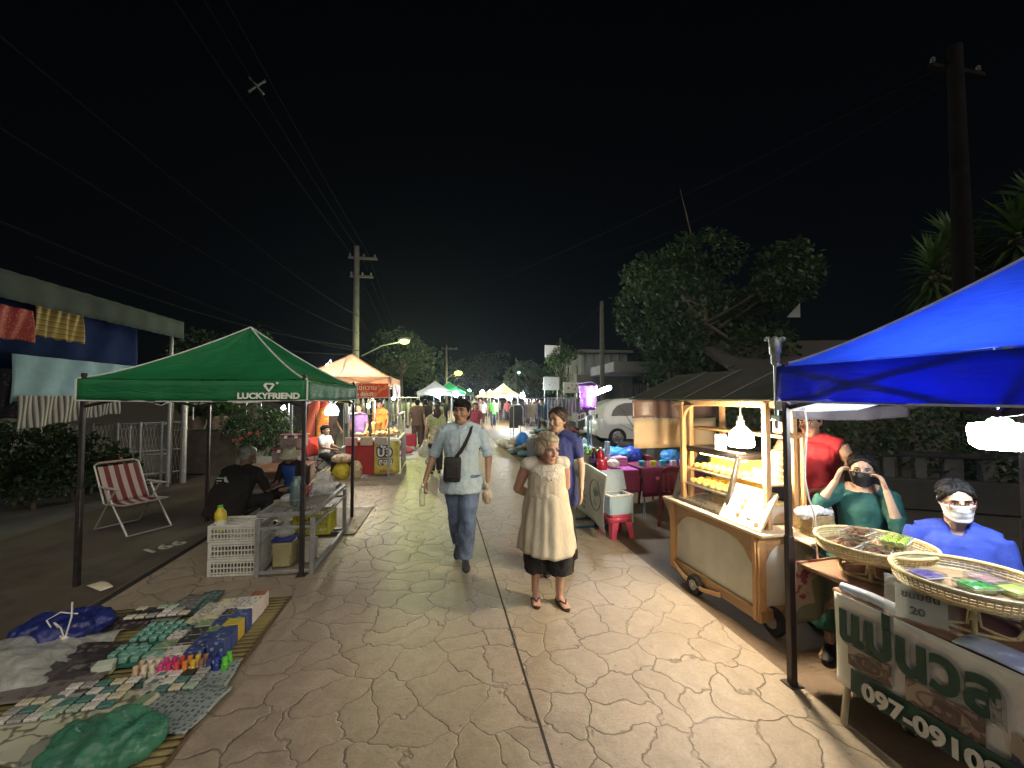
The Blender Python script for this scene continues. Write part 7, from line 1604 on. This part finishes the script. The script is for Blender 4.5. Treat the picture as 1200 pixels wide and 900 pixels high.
f = MB(); f.box((0, 0, .05), (.05, .09, .1), None, .006); one('wooden_box', f, WB, 'small brown wooden box high on the cart shelf by the bright post', 'box', CC(.32, .1, 1.463), CRT)
WICK = mat('wicker', (.46, .34, .16), .65, 0, .3, 34, .9, 60, weave=44)
bs = thing('wicker_basket', 'square wicker basket topped with white napkins on the cart end shelf', 'basket', CC(.40, -.10, .748), CRT)
f = MB(); f.loft([[(sx * w, sy * d, z) for sx, sy in ((-1, -1), (1, -1), (1, 1), (-1, 1))] for w, d, z in ((.09, .065, 0), (.10, .075, .07), (.095, .07, .14), (.085, .06, .14), (.085, .06, .02))]); f.build('basket_body', WICK, bs)
f = MB()
for k in range(9): f.tube([(sx * (.094 + .006 * math.sin(k * .4)), sy * (.069 + .006 * math.sin(k * .4)), .01 + .015 * k) for sx, sy in ((-1, -1), (1, -1), (1, 1), (-1, 1))], .0045, 5, closed=True)
f.build('woven_band', WICK, bs)
f = MB(); f.ball((-.06, 0, .0), (.075, .05, .04), 12, 8); f.ball((.02, .0, .01), (.07, .04, .03), 12, 8); f.tube([(.05, 0, .01), (.12, -.01, -.005), (.15, -.012, -.015)], [.03, .02, .03], 8); me = remeshed(f, .009, 1); wrinkle(me, .012, 30, 2, (1, 1, 1)); me.materials.append(mat('white_tissue', (.75, .75, .73), .9)); me.polygons.foreach_set('use_smooth', [True] * len(me.polygons)); o = bpy.data.objects.new('napkin_bundle', me); COL.objects.link(o); o.location = CC(.38, -.10, .905); o.rotation_euler = (0, 0, CRT); tag(o, 'bundle of white plastic wrapped napkins lying on the wicker basket', 'napkins')
blob_bag('white plastic bag standing beside the cart back board', CC(.60, -.02, .765), (.05, .05, .09), BAGW, 41, amp=.01)
f = MB(); q = random.Random(3)
for k in range(5): f.tube([CC(.80 + .02 * k, -.25 + .02 * k, .70), CC(.82 + q.uniform(-.05, .05), -.27, .45), CC(.80 + q.uniform(-.06, .06), -.25, .15), CC(.84, -.2, .02)], .007, 5)
one('cable_bundle', f, mat('brown_cable', (.18, .11, .06), .6), 'bundle of cables hanging behind the end of the food cart', 'cables')
f = MB(); f.lathe([(0, 0), (.13, 0), (.15, .30), (.16, .31), (.14, .31), (.12, .02)], n=18); one('bucket', f, mat('dark_bucket', (.03, .03, .035), .5), 'dark bucket on the ground under the floral cloth behind the cart', 'bucket', CC(.86, -.30, 0))

# ================================================================ DRINKS TABLE WITH PURPLE CLOTH
DR = R(8.3); D0 = V((1.11, 5.50, 0))
def DD(x, y, z=0): return D0 + M.Rotation(DR, 3, 'Z') @ V((x, y, z))
dt = thing('drinks_table', 'drinks table under a purple red cloth behind the blue cooler', 'table', D0, DR)
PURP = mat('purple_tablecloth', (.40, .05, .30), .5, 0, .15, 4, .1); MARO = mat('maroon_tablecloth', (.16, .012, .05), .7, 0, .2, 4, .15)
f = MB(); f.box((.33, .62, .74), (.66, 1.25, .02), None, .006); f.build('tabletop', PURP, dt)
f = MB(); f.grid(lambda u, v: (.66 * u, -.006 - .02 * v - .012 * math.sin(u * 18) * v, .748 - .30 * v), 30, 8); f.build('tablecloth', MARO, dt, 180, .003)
for x, y in ((.08, .12), (.60, .10), (.08, 1.16), (.60, 1.16)): f = MB(); f.cyl((x, y, 0), (x, y, .73), .014); f.build('leg', LEGM, dt)
mb_ = thing('menu_banner', 'white cloth menu banner with a round leaf emblem hung before the drinks table', 'banner', DD(-.05, -.64, 0), DR)
f = MB(); f.grid(lambda u, v: (-.0 - .03 * math.sin(v * 2.6) - .018 * math.sin(u * 9 + v * 2), .02 + 1.50 * u, .80 - .70 * v + .03 * math.sin(u * PI)), 30, 14); f.build('banner_cloth', mat('grey_white_banner', (.50, .50, .48), .6, 0, .1, 4, .2, trans=.12), mb_, 180, .003)
lf = rotm((0, -1, 0), (0, 0, 1)); CHAR = mat('charcoal_print', (.05, .055, .06), .6)
f = MB(); f.tube([(-.065, .27 + .19 * math.cos(a), .52 + .19 * math.sin(a)) for a in [2 * PI * i / 32 for i in range(32)]], .006, 5, closed=True); f.build('emblem_ring', CHAR, mb_)
f = MB(); f.prism([(-.062, .27 + x, .55 + z) for x, z in [(0, -.06), (.05, -.02), (.07, .05), (.02, .02), (-.01, .09), (-.03, .03), (-.07, .04), (-.05, -.02)]], (-.004, 0, 0)); f.build('leaf_mark', mat('green_leaf_print', (.03, .12, .05), .6), mb_)
text('ปั่น', .09, CHAR, mb_, (-.066, .27, .42), lf, 'lettering', .001); text('น้ำผลไม้ปั่น', .16, CHAR, mb_, (-.066, .98, .66), lf, 'lettering', .001, .002)
for i, (s, y, z) in enumerate((('มะนาว', .72, .50), ('แดงโซดา', .74, .42), ('ชาเย็น', .72, .34), ('กาแฟ', .75, .26), ('แตงโม', 1.18, .50), ('ส้ม', 1.16, .42), ('โกโก้', 1.19, .34), ('นมสด', 1.17, .26))): text(s, .085, CHAR, mb_, (-.068, y, z), lf, 'lettering', .001)
f = MB(); f.tube([(0, .02, .80), (0, .6, .825), (0, 1.52, .80)], .009, 6); f.build('top_rod', STEEL, mb_)
for y in (.62, .98):
    f = MB(); f.bar((-.22, y, .014), (.3, y, .014), .028, .028, .004); f.build('foot_bar', mat('blue_steel_foot', (.02, .10, .18), .4, .3), mb_); 
f = MB(); f.cyl((.06, .62, .02), (.06, .62, .8), .012); f.cyl((.06, .98, .02), (.06, .98, .8), .012); f.build('upright', _mc['blue_steel_foot'], mb_)
# cooler on stool
PINK = mat('pink_stool_plastic', (.52, .07, .13), .4, 0, .12, 6, .03)
SL = G(722, 627); SL.z = 0
st = thing('plastic_stool', 'pink plastic stool carrying the pale cooler box', 'stool', SL, DR + R(10))
f = MB(); f.box((0, 0, .275), (.27, .27, .03), None, .012, 2); f.loft([[(sx * w, sy * w, z) for sx, sy in ((-1, -1), (1, -1), (1, 1), (-1, 1))] for w, z in ((.128, .27), (.138, .20))], False); f.build('seat', PINK, st, 40, .006)
for sx in (-1, 1):
    for sy in (-1, 1):
        f = MB(); f.loft([[(sx * (a - d * ix), sy * (a - d * iy), z) for ix, iy in ((0, 0), (1, 0), (1, .28), (.28, .28), (.28, 1), (0, 1))] for a, d, z in ((.135, .11, .235), (.147, .075, .12), (.158, .06, 0))]); f.build('leg', PINK, st)
cb = thing('cooler_box', 'pale blue grey cooler box with its lid open, on the pink stool', 'cooler', SL + V((0, 0, .292)), DR + R(10))
CBM = mat('pale_blue_cooler', (.38, .54, .66), .4, 0, .1, 4, .03); f = MB()
for s_ in (-1, 1): f.box((s_ * .155, 0, .11), (.022, .26, .22), None, .006); f.box((0, s_ * .119, .11), (.29, .022, .22), None, .006)
f.box((0, 0, .012), (.29, .22, .02)); f.build('tub', CBM, cb); f = MB()
for s_ in (-1, 1): f.box((s_ * .152, 0, .232), (.045, .28, .026), None, .008); f.box((0, s_ * .118, .232), (.262, .042, .026), None, .008)
f.build('rim', mat('white_cooler_rim', (.70, .68, .60), .4), cb); f = MB(); f.box((.135, 0, .235), (.05, .07, .02), None, .006); f.build('latch', mat('grey_latch', (.3, .3, .28), .5), cb)
f = MB(); f.box((.10, .20, .36), (.33, .03, .27), M.Rotation(R(-18), 3, 'X'), .012, 2); f.build('lid', mat('cooler_lid', (.46, .58, .68), .4, 0, .06), cb)
# goods on the drinks table
SODA = mat('dark_soda', (.02, .012, .03), .12, coat=.5); SYR = mat('red_syrup', (.45, .012, .03), .12, 0, .1, coat=.5)
bp = [(0, 0), (.04, 0), (.043, .02), (.042, .15), (.038, .19), (.018, .24), (.017, .27), (0, .27)]
bottle('dark soda bottle on the purple cloth beside the red syrup jug', DD(.10, .26, .75), bp, SODA, mat('red_cap', (.4, .02, .02), .4), lab=(.08, .14, .0445, mat('violet_label', (.10, .04, .2), .5)))
bottle('tall red syrup bottle on the purple cloth', DD(.19, .24, .75), [(0, 0), (.055, 0), (.058, .02), (.058, .19), (.045, .23), (.022, .26), (.02, .28), (0, .28)], SYR, WHITEP, lab=(.06, .13, .0595, mat('coral_label', (.6, .18, .16), .5)))
bottle('short wide red syrup jar at the near edge of the purple cloth', DD(.16, .10, .75), [(0, 0), (.07, 0), (.075, .03), (.075, .11), (.06, .13), (0, .13)], SYR, None)
bottle('red tub behind the syrup bottles', DD(.28, .40, .75), [(0, 0), (.07, 0), (.08, .12), (0, .12)], mat('red_tub', (.48, .04, .06), .4), None, cat='tub', name='tub')
f = MB(); f.box((0, 0, .08), (.17, .20, .16), None, .006); lb = one('fruit_tin', f, mat('tan_tin_box', (.28, .24, .18), .5, .2, .2), 'square tin box full of limes on the drinks table', 'tin box', DD(.14, .45, .75), DR)
q = random.Random(12)
for k in range(14): f = MB(); f.ball((0, 0, 0), (.034, .034, .031), 10, 7); one('lime', f, mat('lime_skin', (.16, .36, .04), .4, 0, .2, 20), 'green lime heaped in the square tin box', 'lime', DD(.14 + q.uniform(-.08, .08), .45 + q.uniform(-.09, .09), .93 + .03 * (k > 8) + .035 * (k > 11)), 0, 'limes heaped in the tin')
def cupstack(label, p, n, r=.038, m=None, lean=0):
    r_ = thing('cup_stack', label, 'cups', p, 0); f = MB()
    for k in range(n): f.lathe([(r * .78, .02 * k), (r, .02 * k + .10), (r * 1.06, .02 * k + .102), (r * 1.02, .02 * k + .098)], n=14)
    f.build('cup_wall', m or mat('pale_blue_cup', (.45, .58, .72), .3, alpha=.75), r_); r_.rotation_euler = (0, R(lean), 0); return r_
cupstack('tallest stack of pale blue plastic cups on the drinks table', DD(.40, .50, .75), 13, .042); cupstack('short stack of pale blue plastic cups left of the tallest one', DD(.30, .50, .75), 7, .045); cupstack('stack of clear cups nearest the limes', DD(.24, .34, .75), 6, .04, CLEARP)
blob_bag('clear plastic bag of green fruit at the far end of the drinks table', DD(.12, .86, .75), (.17, .22, .14), film('bluish_clear_bag', (.55, .68, .75), .4), 51, amp=.02)
for k, (x, y) in enumerate(((.08, .78), (.14, .86), (.07, .92), (.17, .80))): f = MB(); f.ball((0, 0, .03), (.04, .04, .035), 9, 6); one('lime', f, _mc['lime_skin'], 'green fruit inside the clear bag on the drinks table', 'fruit', DD(x, y, .76), 0, 'green fruit in the clear bag')
blob_bag('round white bag of ice at the near side of the purple cloth', DD(.36, .20, .75), (.08, .08, .06), mat('white_sack', (.62, .64, .60), .6, 0, .1), 52, amp=.008)
blob_bag('crumpled white bags behind the round bag of ice', DD(.40, .42, .75), (.13, .10, .06), BAGW, 53, knot=False, amp=.014)
blob_bag('light blue bag bulging behind the drinks table', DD(.62, .80, .72), (.24, .15, .13), mat('light_blue_sack', (.06, .28, .62), .35, 0, .2, 8, trans=.2), 54, knot=False, amp=.014)
blob_bag('deep blue bag with a white patch behind the drinks table', DD(.92, .82, .70), (.17, .13, .14), mat('deep_blue_sack', (.02, .06, .46), .35, 0, .2, 8), 55, knot=False, amp=.012)
blob_bag('blue bag beyond the warming case', DD(1.42, .5, .72), (.14, .13, .12), mat('light_blue_sack', (0, 0, 0)), 56, knot=False, amp=.012)
for k in range(3): f = MB(); f.box((0, 0, .02), (.26, .16, .04), None, .006); one('pink_box', f, mat('pink_box_card', (.62, .26, .46), .5, 0, .1), f'pink flat box, {ORD[k]} from the bottom of the small pile on the purple cloth', 'box', DD(.52, .42, .75 + .042 * k), DR + .25 + .04 * k, 'pile of pink boxes')
# lantern of purple film on a blue pole
ln = thing('film_lantern', 'glowing purple plastic film lantern on a blue pole with hanging price tags', 'lantern', DD(.12, .56, 0), DR)
f = MB(); f.cyl((0, 0, 0), (0, 0, 1.52), .016); f.build('pole', mat('sky_blue_pole', (.06, .30, .55), .4), ln)
n = 28; PF = film('purple_film', (.42, .18, .66), .55)
f = MB(); f.grid(lambda u, v: ((.14 - .035 * v + .008 * math.sin(u * 40)) * math.cos(2 * PI * u), (.14 - .035 * v + .008 * math.sin(u * 33)) * math.sin(2 * PI * u), 1.93 - .34 * v), n, 10); f.build('film_shade', PF, ln, 180)
f = MB(); f.lathe([(.104, 1.565), (.107, 1.61)], n=20); f.build('violet_band', mat('violet_band', (.30, .03, .50), .4), ln)
f = MB(); f.cyl((.02, 0, 1.64), (.02, 0, 1.78), .03); f.build('inner_bulb', glow('violet_white_bulb', (.92, .70, 1.0), 3), ln)
f = MB(); f.tube([(-.17, 0, 1.96), (.05, 0, 1.99), (.24, .1, 1.92)], .008, 5); f.build('top_wire', STEEL, ln)
for k in range(7):
    a = k * .9; f = MB(); f.box((.13 * math.cos(a), .13 * math.sin(a), 1.47 - .02 * (k % 2)), (.075, .004, .10), M.Rotation(a * .2, 3, 'Z')); tg = f.build('price_tag', PAPER, ln); f = MB(); f.box((.13 * math.cos(a), .13 * math.sin(a) - .004, 1.47 - .02 * (k % 2)), (.045, .003, .06), M.Rotation(a * .2, 3, 'Z')); f.build('tag_print', CHAR, tg)
f = MB(); 
fl2 = thing('tube_lamp', 'bright slanting white tube lamp beside the purple lantern', 'lamp', DD(.42, .80, 1.86), DR)
f.tube([(-.14, 0, -.06), (.15, 0, .05)], .034, 10); f.build('tube', glow('tube_white', (.86, .95, 1.0), 110), fl2); f = MB(); f.tube([(-.15, .02, -.03), (.16, .02, .085)], .014, 6); f.tube([(0, .02, .04), (-.16, .02, -.1), (-.16, 0, -1.84)], .01, 6); f.build('fitting', STEEL, fl2)

# second table and maroon chairs behind the cart
d2 = thing('side_table', 'table under a dark maroon cloth with small coloured tubs, behind the maroon chair', 'table', DD(.78, .10, 0), DR)
f = MB(); f.box((.45, .35, .74), (.95, .62, .02), None, .006); f.build('tabletop', MARO, d2); f = MB(); f.grid(lambda u, v: (-.02 + .95 * u, .03 - .02 * v - .012 * math.sin(u * 22) * v, .75 - .40 * v), 30, 6); f.build('tablecloth', MARO, d2, 180, .003)
for x, y in ((.05, .1), (.86, .1), (.05, .6), (.86, .6)): f = MB(); f.cyl((x, y, 0), (x, y, .73), .014); f.build('leg', mat('blue_leg', (.2, .35, .5), .4, .3), d2)
for k, (cn, c) in enumerate((('teal', (.05, .30, .34)), ('lime', (.45, .45, .04)), ('blue green', (.03, .32, .36)), ('pale violet', (.45, .40, .55)), ('pink', (.6, .2, .3)))):
    f = MB(); f.lathe([(0, 0), (.045, 0), (.05, .07), (.046, .075), (0, .075)], n=14); one('small_tub', f, mat('tub_' + cn.replace(' ', '_'), c, .35), f'small {cn} tub on the maroon side table', 'tub', DD(.84 + .16 * k, .28 - .02 * (k % 2), .752))
MPL = mat('maroon_plastic', (0, 0, 0))
plastic_chair('maroon plastic chair with slotted back between the cart and the purple table', G(792, 614), DR + R(150), MPL, 'maroon plastic chairs', z=.42)
plastic_chair('maroon plastic chair half hidden behind the slotted one', G(764, 600) + V((.25, .45, 0)), DR + R(120), MPL, 'maroon plastic chairs', z=.42)
# ================================================================ THE FAR MARKET
LAMPW = glow('far_white_lamp', (.90, .96, 1.0), 110); LAMPS = glow('stall_warm_lamp', (1.0, .82, .58), 420); LAMPY = glow('far_warm_lamp', (1.0, .80, .50), 100)
def bulb(label, px, py, Y, r, m=LAMPW, pole=None):
    g = P(px, py, Y); t = thing('stall_lamp', label, 'lamp', (g.x, g.y, 0), 0, 'lamps along the market street')
    f = MB(); f.lathe([(0, g.z - r), (r * .8, g.z - r * .6), (r, g.z), (r * .7, g.z + r * .6), (r * .3, g.z + r), (0, g.z + r * 1.1)], n=12); f.build('bulb', m, t)
    f = MB(); f.tube([(0, 0, g.z + r), (.05, .05, g.z + r + .15), (.12, .1, g.z + .1), (.12, .1, 0)], .016, 6); f.build('lamp_stand', GREYSTEEL, t)
for a in [
    ('white lamp on a stand rising behind the green canopy edge', 384, 430, 13, 0.094, LAMPW), ('white lamp behind the flowering shrub under the green canopy', 332, 478, 11.5, 0.055, LAMPW),
    ('white lamp at the far corner of the orange canopy', 461, 467, 11.2, 0.044, LAMPW), ('warm lamp hanging over the orange stall counter', 432, 476, 9.5, .045, LAMPS),
    ('white lamp under the white far canopy', 513, 463, 23, 0.143, LAMPW), ('white lamp under the first far green canopy', 534, 462, 28, 0.187, LAMPW), ('warm lamp in the middle of the far street', 565, 460, 36, 0.187, LAMPY),
    ('white lamp in front of the far cream canopy', 597, 466, 24, 0.176, LAMPW), ('white lamp on its own right of the far cream canopy', 612, 464, 23, 0.143, LAMPW), ('warm lamp under the far cream canopy', 582, 465, 27, 0.121, LAMPY),
    ('white lamp at the far end of the street', 550, 458, 48, 0.165, LAMPW), ('small warm lamp left of the far end', 541, 459, 42, 0.138, LAMPY), ('small warm lamp at the far end right of the middle', 574, 459, 44, 0.154, LAMPY), ('white lamp low among the goods right of the street', 656, 487, 16, 0.039, LAMPW)]:
    bulb(*a)
WT = canopy_fabric('white_canopy_cloth', (.60, .62, .66), .4); CRM = canopy_fabric('cream_canopy_cloth', (.62, .48, .32), .4); GRF = canopy_fabric('bright_green_canopy_cloth', (.03, .38, .10), .4)
def cent(px, Y): return V((P(px, 466, Y).x, Y, 0))
canopy_tent('small white pop up canopy tent far down the left side', cent(510, 24), ST, 1.0, 2.1, .18, 2.75, WT, GREYSTEEL, q=10, group='far canopy tents')
canopy_tent('bright green far canopy tent just right of the white one', cent(526, 29), ST, 1.1, 2.15, .18, 2.9, GRF, GREYSTEEL, q=10, group='far canopy tents')
canopy_tent('bright green far canopy tent, second beyond the white one', cent(537, 34), ST, 1.2, 2.15, .18, 2.85, GRF, GREYSTEEL, q=10, group='far canopy tents')
canopy_tent('small cream pop up canopy tent far down the right side', cent(590, 27), ST - R(12), 1.0, 2.0, .15, 2.72, CRM, GREYSTEEL, q=10, group='far canopy tents')
canopy_tent('low cream canopy tent at the very end of the street', cent(571, 46), ST, 1.3, 1.95, .15, 2.5, CRM, GREYSTEEL, q=8, group='far canopy tents')
# clothes rails and heaps of goods
q = random.Random(77)
PAL = [(.45, .44, .42), (.05, .05, .06), (.12, .10, .09), (.35, .30, .24), (.05, .08, .22), (.36, .08, .10), (.20, .24, .18), (.55, .52, .48), (.16, .07, .14), (.03, .03, .035), (.30, .16, .10), (.08, .20, .20)]
CM = [mat('garment_cloth_%d' % i, c, .9, 0, .25, 6, .2) for i, c in enumerate(PAL)]
def rail(label, loc, rot, L_, h, n, seed, cols):
    q = random.Random(seed); r = thing('clothes_rail', label, 'clothes rail', loc, rot); f = MB()
    f.tube([(-L_ / 2, 0, 0), (-L_ / 2, 0, h), (L_ / 2, 0, h), (L_ / 2, 0, 0)], .018, 6)
    for x in (-1, 1): f.tube([(x * L_ / 2, -.25, .03), (x * L_ / 2, .25, .03)], .016, 6)
    f.build('rail_frame', STEEL, r)
    for i in range(n):
        x = -L_ / 2 + L_ * (i + .5) / n; w = q.uniform(.18, .25); d = q.uniform(.55, .95); m_ = CM[q.choice(cols)]; ph = q.uniform(0, 6)
        g = MB(); g.loft([[(x + .02 * math.cos(2 * PI * k / 10) * sc + .02 * math.sin(z * 5 + ph), w * sc2 * math.sin(2 * PI * k / 10), h - .03 - z) for k in range(10)] for z, sc, sc2 in ((0, .5, .2), (.05, 1, .8), (.2, 1.3, 1), (d * .6, 1.5, .9), (d, 1.2, 1.05))])
        one('garment', g, m_, f'garment hanging on the {label}', 'garment', loc, rot, f'garments on the {label}')
rail('clothes rail of dark garments right of the far street', V((P(606, 466, 17).x, 17, 0)), ST + R(70), 1.8, 1.45, 13, 1, [1, 9, 2, 1, 0])
rail('clothes rail of pale garments at the roadside on the far right', V((P(622, 466, 20).x, 20, 0)), ST + R(15), 2.2, 1.5, 12, 2, [0, 7, 3, 6, 4])
rail('clothes rail of mixed garments below the billboard pole', V((P(640, 466, 23).x, 23, 0)), ST, 2.4, 1.7, 13, 3, list(range(12)))
rail('clothes rail of dim garments left of the parked car', V((P(666, 466, 18.5).x, 18.5, 0)), ST, 2.0, 1.75, 12, 4, [1, 2, 9, 4, 8])
rail('clothes rail of white garments beyond the orange stall', V((P(473, 466, 17).x, 17, 0)), ST + R(30), 1.7, 1.55, 11, 5, [0, 7, 7, 0, 6])
rail('clothes rail of green and grey shirts behind the orange stall', V((P(448, 466, 14.5).x, 14.5, 0)), ST, 2.6, 1.75, 14, 6, [6, 0, 6, 3, 7])
def heap(label, loc, r, n, seed, cols):
    q = random.Random(seed)
    for i in range(n):
        f = MB(); a = q.uniform(0, 6.3); d = r * math.sqrt(q.random()); sz = q.uniform(.10, .2)
        f.ball((0, 0, sz * .35), (sz, sz * q.uniform(.6, 1), sz * q.uniform(.35, .6)), 9, 6); f.ball((sz * .5, 0, sz * .3), (sz * .6, sz * .7, sz * .35), 8, 5)
        me = f.mesh('heap'); wrinkle(me, .035, 9, q.uniform(0, 40), (1, 1, 1)); o = link_mesh('cloth_bundle', me, CM[q.choice(cols)], None, 180)
        z = max(0, (1 - d / r)) * .35; o.location = loc + V((math.cos(a) * d, math.sin(a) * d * 1.4, z)); tag(o, f'loose cloth bundle in the {label}', 'clothes', f'bundles of the {label}')
heap('low heap of dark clothes behind the ponytail woman', V((P(634, 466, 12.5).x, 12.5, 0)), .8, 26, 1, [2, 10, 3, 1, 11])
heap('heap of pale goods beside the far road edge', V((P(598, 466, 14.2).x, 14.2, 0)), .5, 14, 2, [0, 7, 3])
heap('heap of mixed clothes in front of the parked car', V((P(672, 466, 13).x, 13, 0)), .9, 24, 3, list(range(12)))
heap('row of mixed clothes far right under the billboard', V((P(655, 466, 19).x, 19, 0)), 1.4, 26, 4, list(range(12)))
heap('heap of shoes and pale goods beside the orange stall', V((P(462, 466, 12.6).x, 12.6, 0)), .6, 20, 5, [0, 7, 7, 5, 3])
f = MB(); f.box((0, 0, .24), (1.0, .7, .48), None, .02); one('cloth_covered_box', f, mat('bright_red_cover', (.42, .03, .06), .8), 'low box under a bright red cloth beyond the orange stall', 'box', V((P(471, 466, 14).x, 14, 0)), ST)
f = MB(); f.grid(lambda u, v: ((u - .5) * 1.5, (v - .5) * 2.6, .012 + .004 * math.sin(u * 20)), 12, 12); one('ground_sheet', f, mat('pale_ground_sheet', (.40, .36, .40), .7, 0, .2, 3), 'pale ground sheet of goods beyond the orange stall', 'sheet', V((P(463, 466, 12.6).x, 12.6, 0)), ST)
f = MB(); f.box((0, 0, .3), (1.3, .8, .6), None, .02); tb2 = one('goods_table', f, mat('dark_table_cover', (.05, .05, .06), .8, 0, .3, 4), 'low table of goods under a dark cover behind the ponytail woman', 'table', V((P(648, 466, 11).x, 11, 0)), ST)
for k in range(12): f = MB(); f.box((0, 0, .05), (q.uniform(.1, .22), q.uniform(.1, .2), q.uniform(.06, .12)), None, .01); one('goods_parcel', f, CM[q.randrange(12)], 'small parcel of goods on the dark covered table', 'parcel', V((P(648, 466, 11).x + q.uniform(-.5, .5), 11 + q.uniform(-.3, .3), .6)), q.uniform(0, 3), 'parcels on the dark covered table')
f = MB(); f.ball((0, 0, .3), (.22, .2, .3), 12, 8); one('blue_sack', f, mat('bright_blue_sack', (.02, .16, .55), .4), 'bright blue sack standing by the dark clothes rail', 'sack', V((P(612, 466, 13.6).x, 13.6, 0)))
f = MB(); f.box((0, 0, .35), (.5, .4, .7), None, .02); f.lathe([(.12, .7), (.2, .75), (.2, 1.1), (0, 1.15)], n=14); one('fan_stand', f, mat('grey_fan', (.34, .36, .36), .5), 'grey appliance on a box below the billboard pole', 'appliance', V((P(648, 466, 21).x, 21, 0)))
f = MB(); f.box((0, 0, 1.7), (1.0, .06, .8), None, .02); f.cyl((-.4, .05, 0), (-.4, .05, 1.4), .03); f.cyl((.4, .05, 0), (.4, .05, 1.4), .03); one('notice_board', f, printed('grey_notice', (.42, .44, .44), (.14, .15, .16), 7, .5, .6), 'grey printed notice board on legs below the billboard', 'sign', V((P(646, 455, 24).x, 24, .9)), ST)
f = MB(); f.box((0, 0, 2.3), (.9, .06, .6), None, .02); f.cyl((-.38, .05, 0), (-.38, .05, 2.1), .03); f.cyl((.38, .05, 0), (.38, .05, 2.1), .03); one('notice_board', f, printed('white_notice', (.55, .56, .56), (.10, .10, .10), 5, .5, .6), 'white notice frame on two legs left of the parked car', 'sign', V((P(669, 455, 22).x, 22, 0)), ST)
for k, (px, Y, c) in enumerate(((548, 30, (.12, .10, .09)), (556, 34, (.25, .22, .20)), (602, 31, (.2, .2, .24)), (617, 29, (.14, .10, .12)), (628, 33, (.10, .10, .14)))):
    r = thing('market_stall', f'far market stall table, {ORD[k]} from the left, covered in small goods', 'stall', V((P(px, 466, Y).x, Y, 0)), ST, 'far market stall tables')
    f = MB(); f.box((0, 0, .78), (1.8, .9, .05), None, .01); f.build('tabletop', CM[k], r); f = MB(); f.grid(lambda u, v: ((u - .5) * 1.8, -.46 - .02 * math.sin(u * 30) * v, .79 - .6 * v), 20, 3); f.build('tablecloth', mat('stall_cloth_%d' % k, c, .8), r, 60, .004)
    for x in (-.8, .8): f = MB(); f.box((x, .35, .39), (.05, .05, .76)); f.build('leg', GREYSTEEL, r)
    for j in range(9): f = MB(); f.box((0, 0, .1), (q.uniform(.12, .3), q.uniform(.1, .25), q.uniform(.1, .3)), None, .02); one('goods_parcel', f, CM[q.randrange(12)], f'goods on the far market stall table {ORD[k]} from the left', 'parcel', V((P(px, 466, Y).x, Y, .82)) + SR * q.uniform(-.8, .8) + SD * q.uniform(-.3, .3), q.uniform(0, 3), 'goods on the far stall tables')
m, N, L = nodes('lamp_halo_haze'); o_ = N.new('ShaderNodeOutputMaterial'); v_ = N.new('ShaderNodeVolumePrincipled'); v_.inputs['Color'].default_value = (.55, .68, .95, 1); v_.inputs['Density'].default_value = .0006; v_.inputs['Anisotropy'].default_value = .72; L.new(v_.outputs[0], o_.inputs['Volume'])  # thin scattering volume added to give the lamps bloom-like halos
b = MB(); b.box((0, 42, 6.5), (70, 100, 15.2)); hz = b.build('halo_haze', m, None, 0); hz['kind'] = 'stuff'
# ================================================================ CAMERA, SKY, EXPOSURE
cam = bpy.data.cameras.new('camera'); cam.sensor_width = 36; cam.lens = 36 * FPX / 1200; cam.clip_start = .05; cam.clip_end = 600
co = bpy.data.objects.new('camera', cam); COL.objects.link(co); co.location = (0, 0, CAMH); co.rotation_euler = (PI / 2 + PITCH, 0, 0); SC.camera = co
w = bpy.data.worlds.new('World'); SC.world = w; w.use_nodes = True; nt = w.node_tree
sky = nt.nodes.new('ShaderNodeTexSky'); sky.sky_type = 'NISHITA'; sky.sun_disc = False; sky.sun_elevation = R(30); sky.sun_rotation = R(200)
bg = nt.nodes['Background']; bg.inputs[1].default_value = .00008; nt.links.new(sky.outputs[0], bg.inputs[0])
sun = bpy.data.lights.new('fill_sun', 'SUN'); sun.energy = .30; sun.angle = R(70); sun.color = (1.0, .88, .74)  # weak warm sun added as soft even fill, not a source of the place
so = bpy.data.objects.new('fill_sun', sun); COL.objects.link(so); so.rotation_euler = (R(48), 0, R(18))
vs = SC.view_settings; vs.view_transform = 'Standard'; vs.look = 'None'; vs.exposure = 2.4; vs.gamma = 1; vs.use_curve_mapping = False
SC.cycles.use_denoising = True; SC.cycles.max_bounces = 6; SC.cycles.diffuse_bounces = 3; SC.cycles.glossy_bounces = 2; SC.cycles.transmission_bounces = 4; SC.cycles.transparent_max_bounces = 12
SC.cycles.sample_clamp_indirect = 4; SC.cycles.sample_clamp_direct = 0; SC.cycles.caustics_reflective = False; SC.cycles.caustics_refractive = False; SC.cycles.use_adaptive_sampling = True; SC.cycles.adaptive_threshold = .02
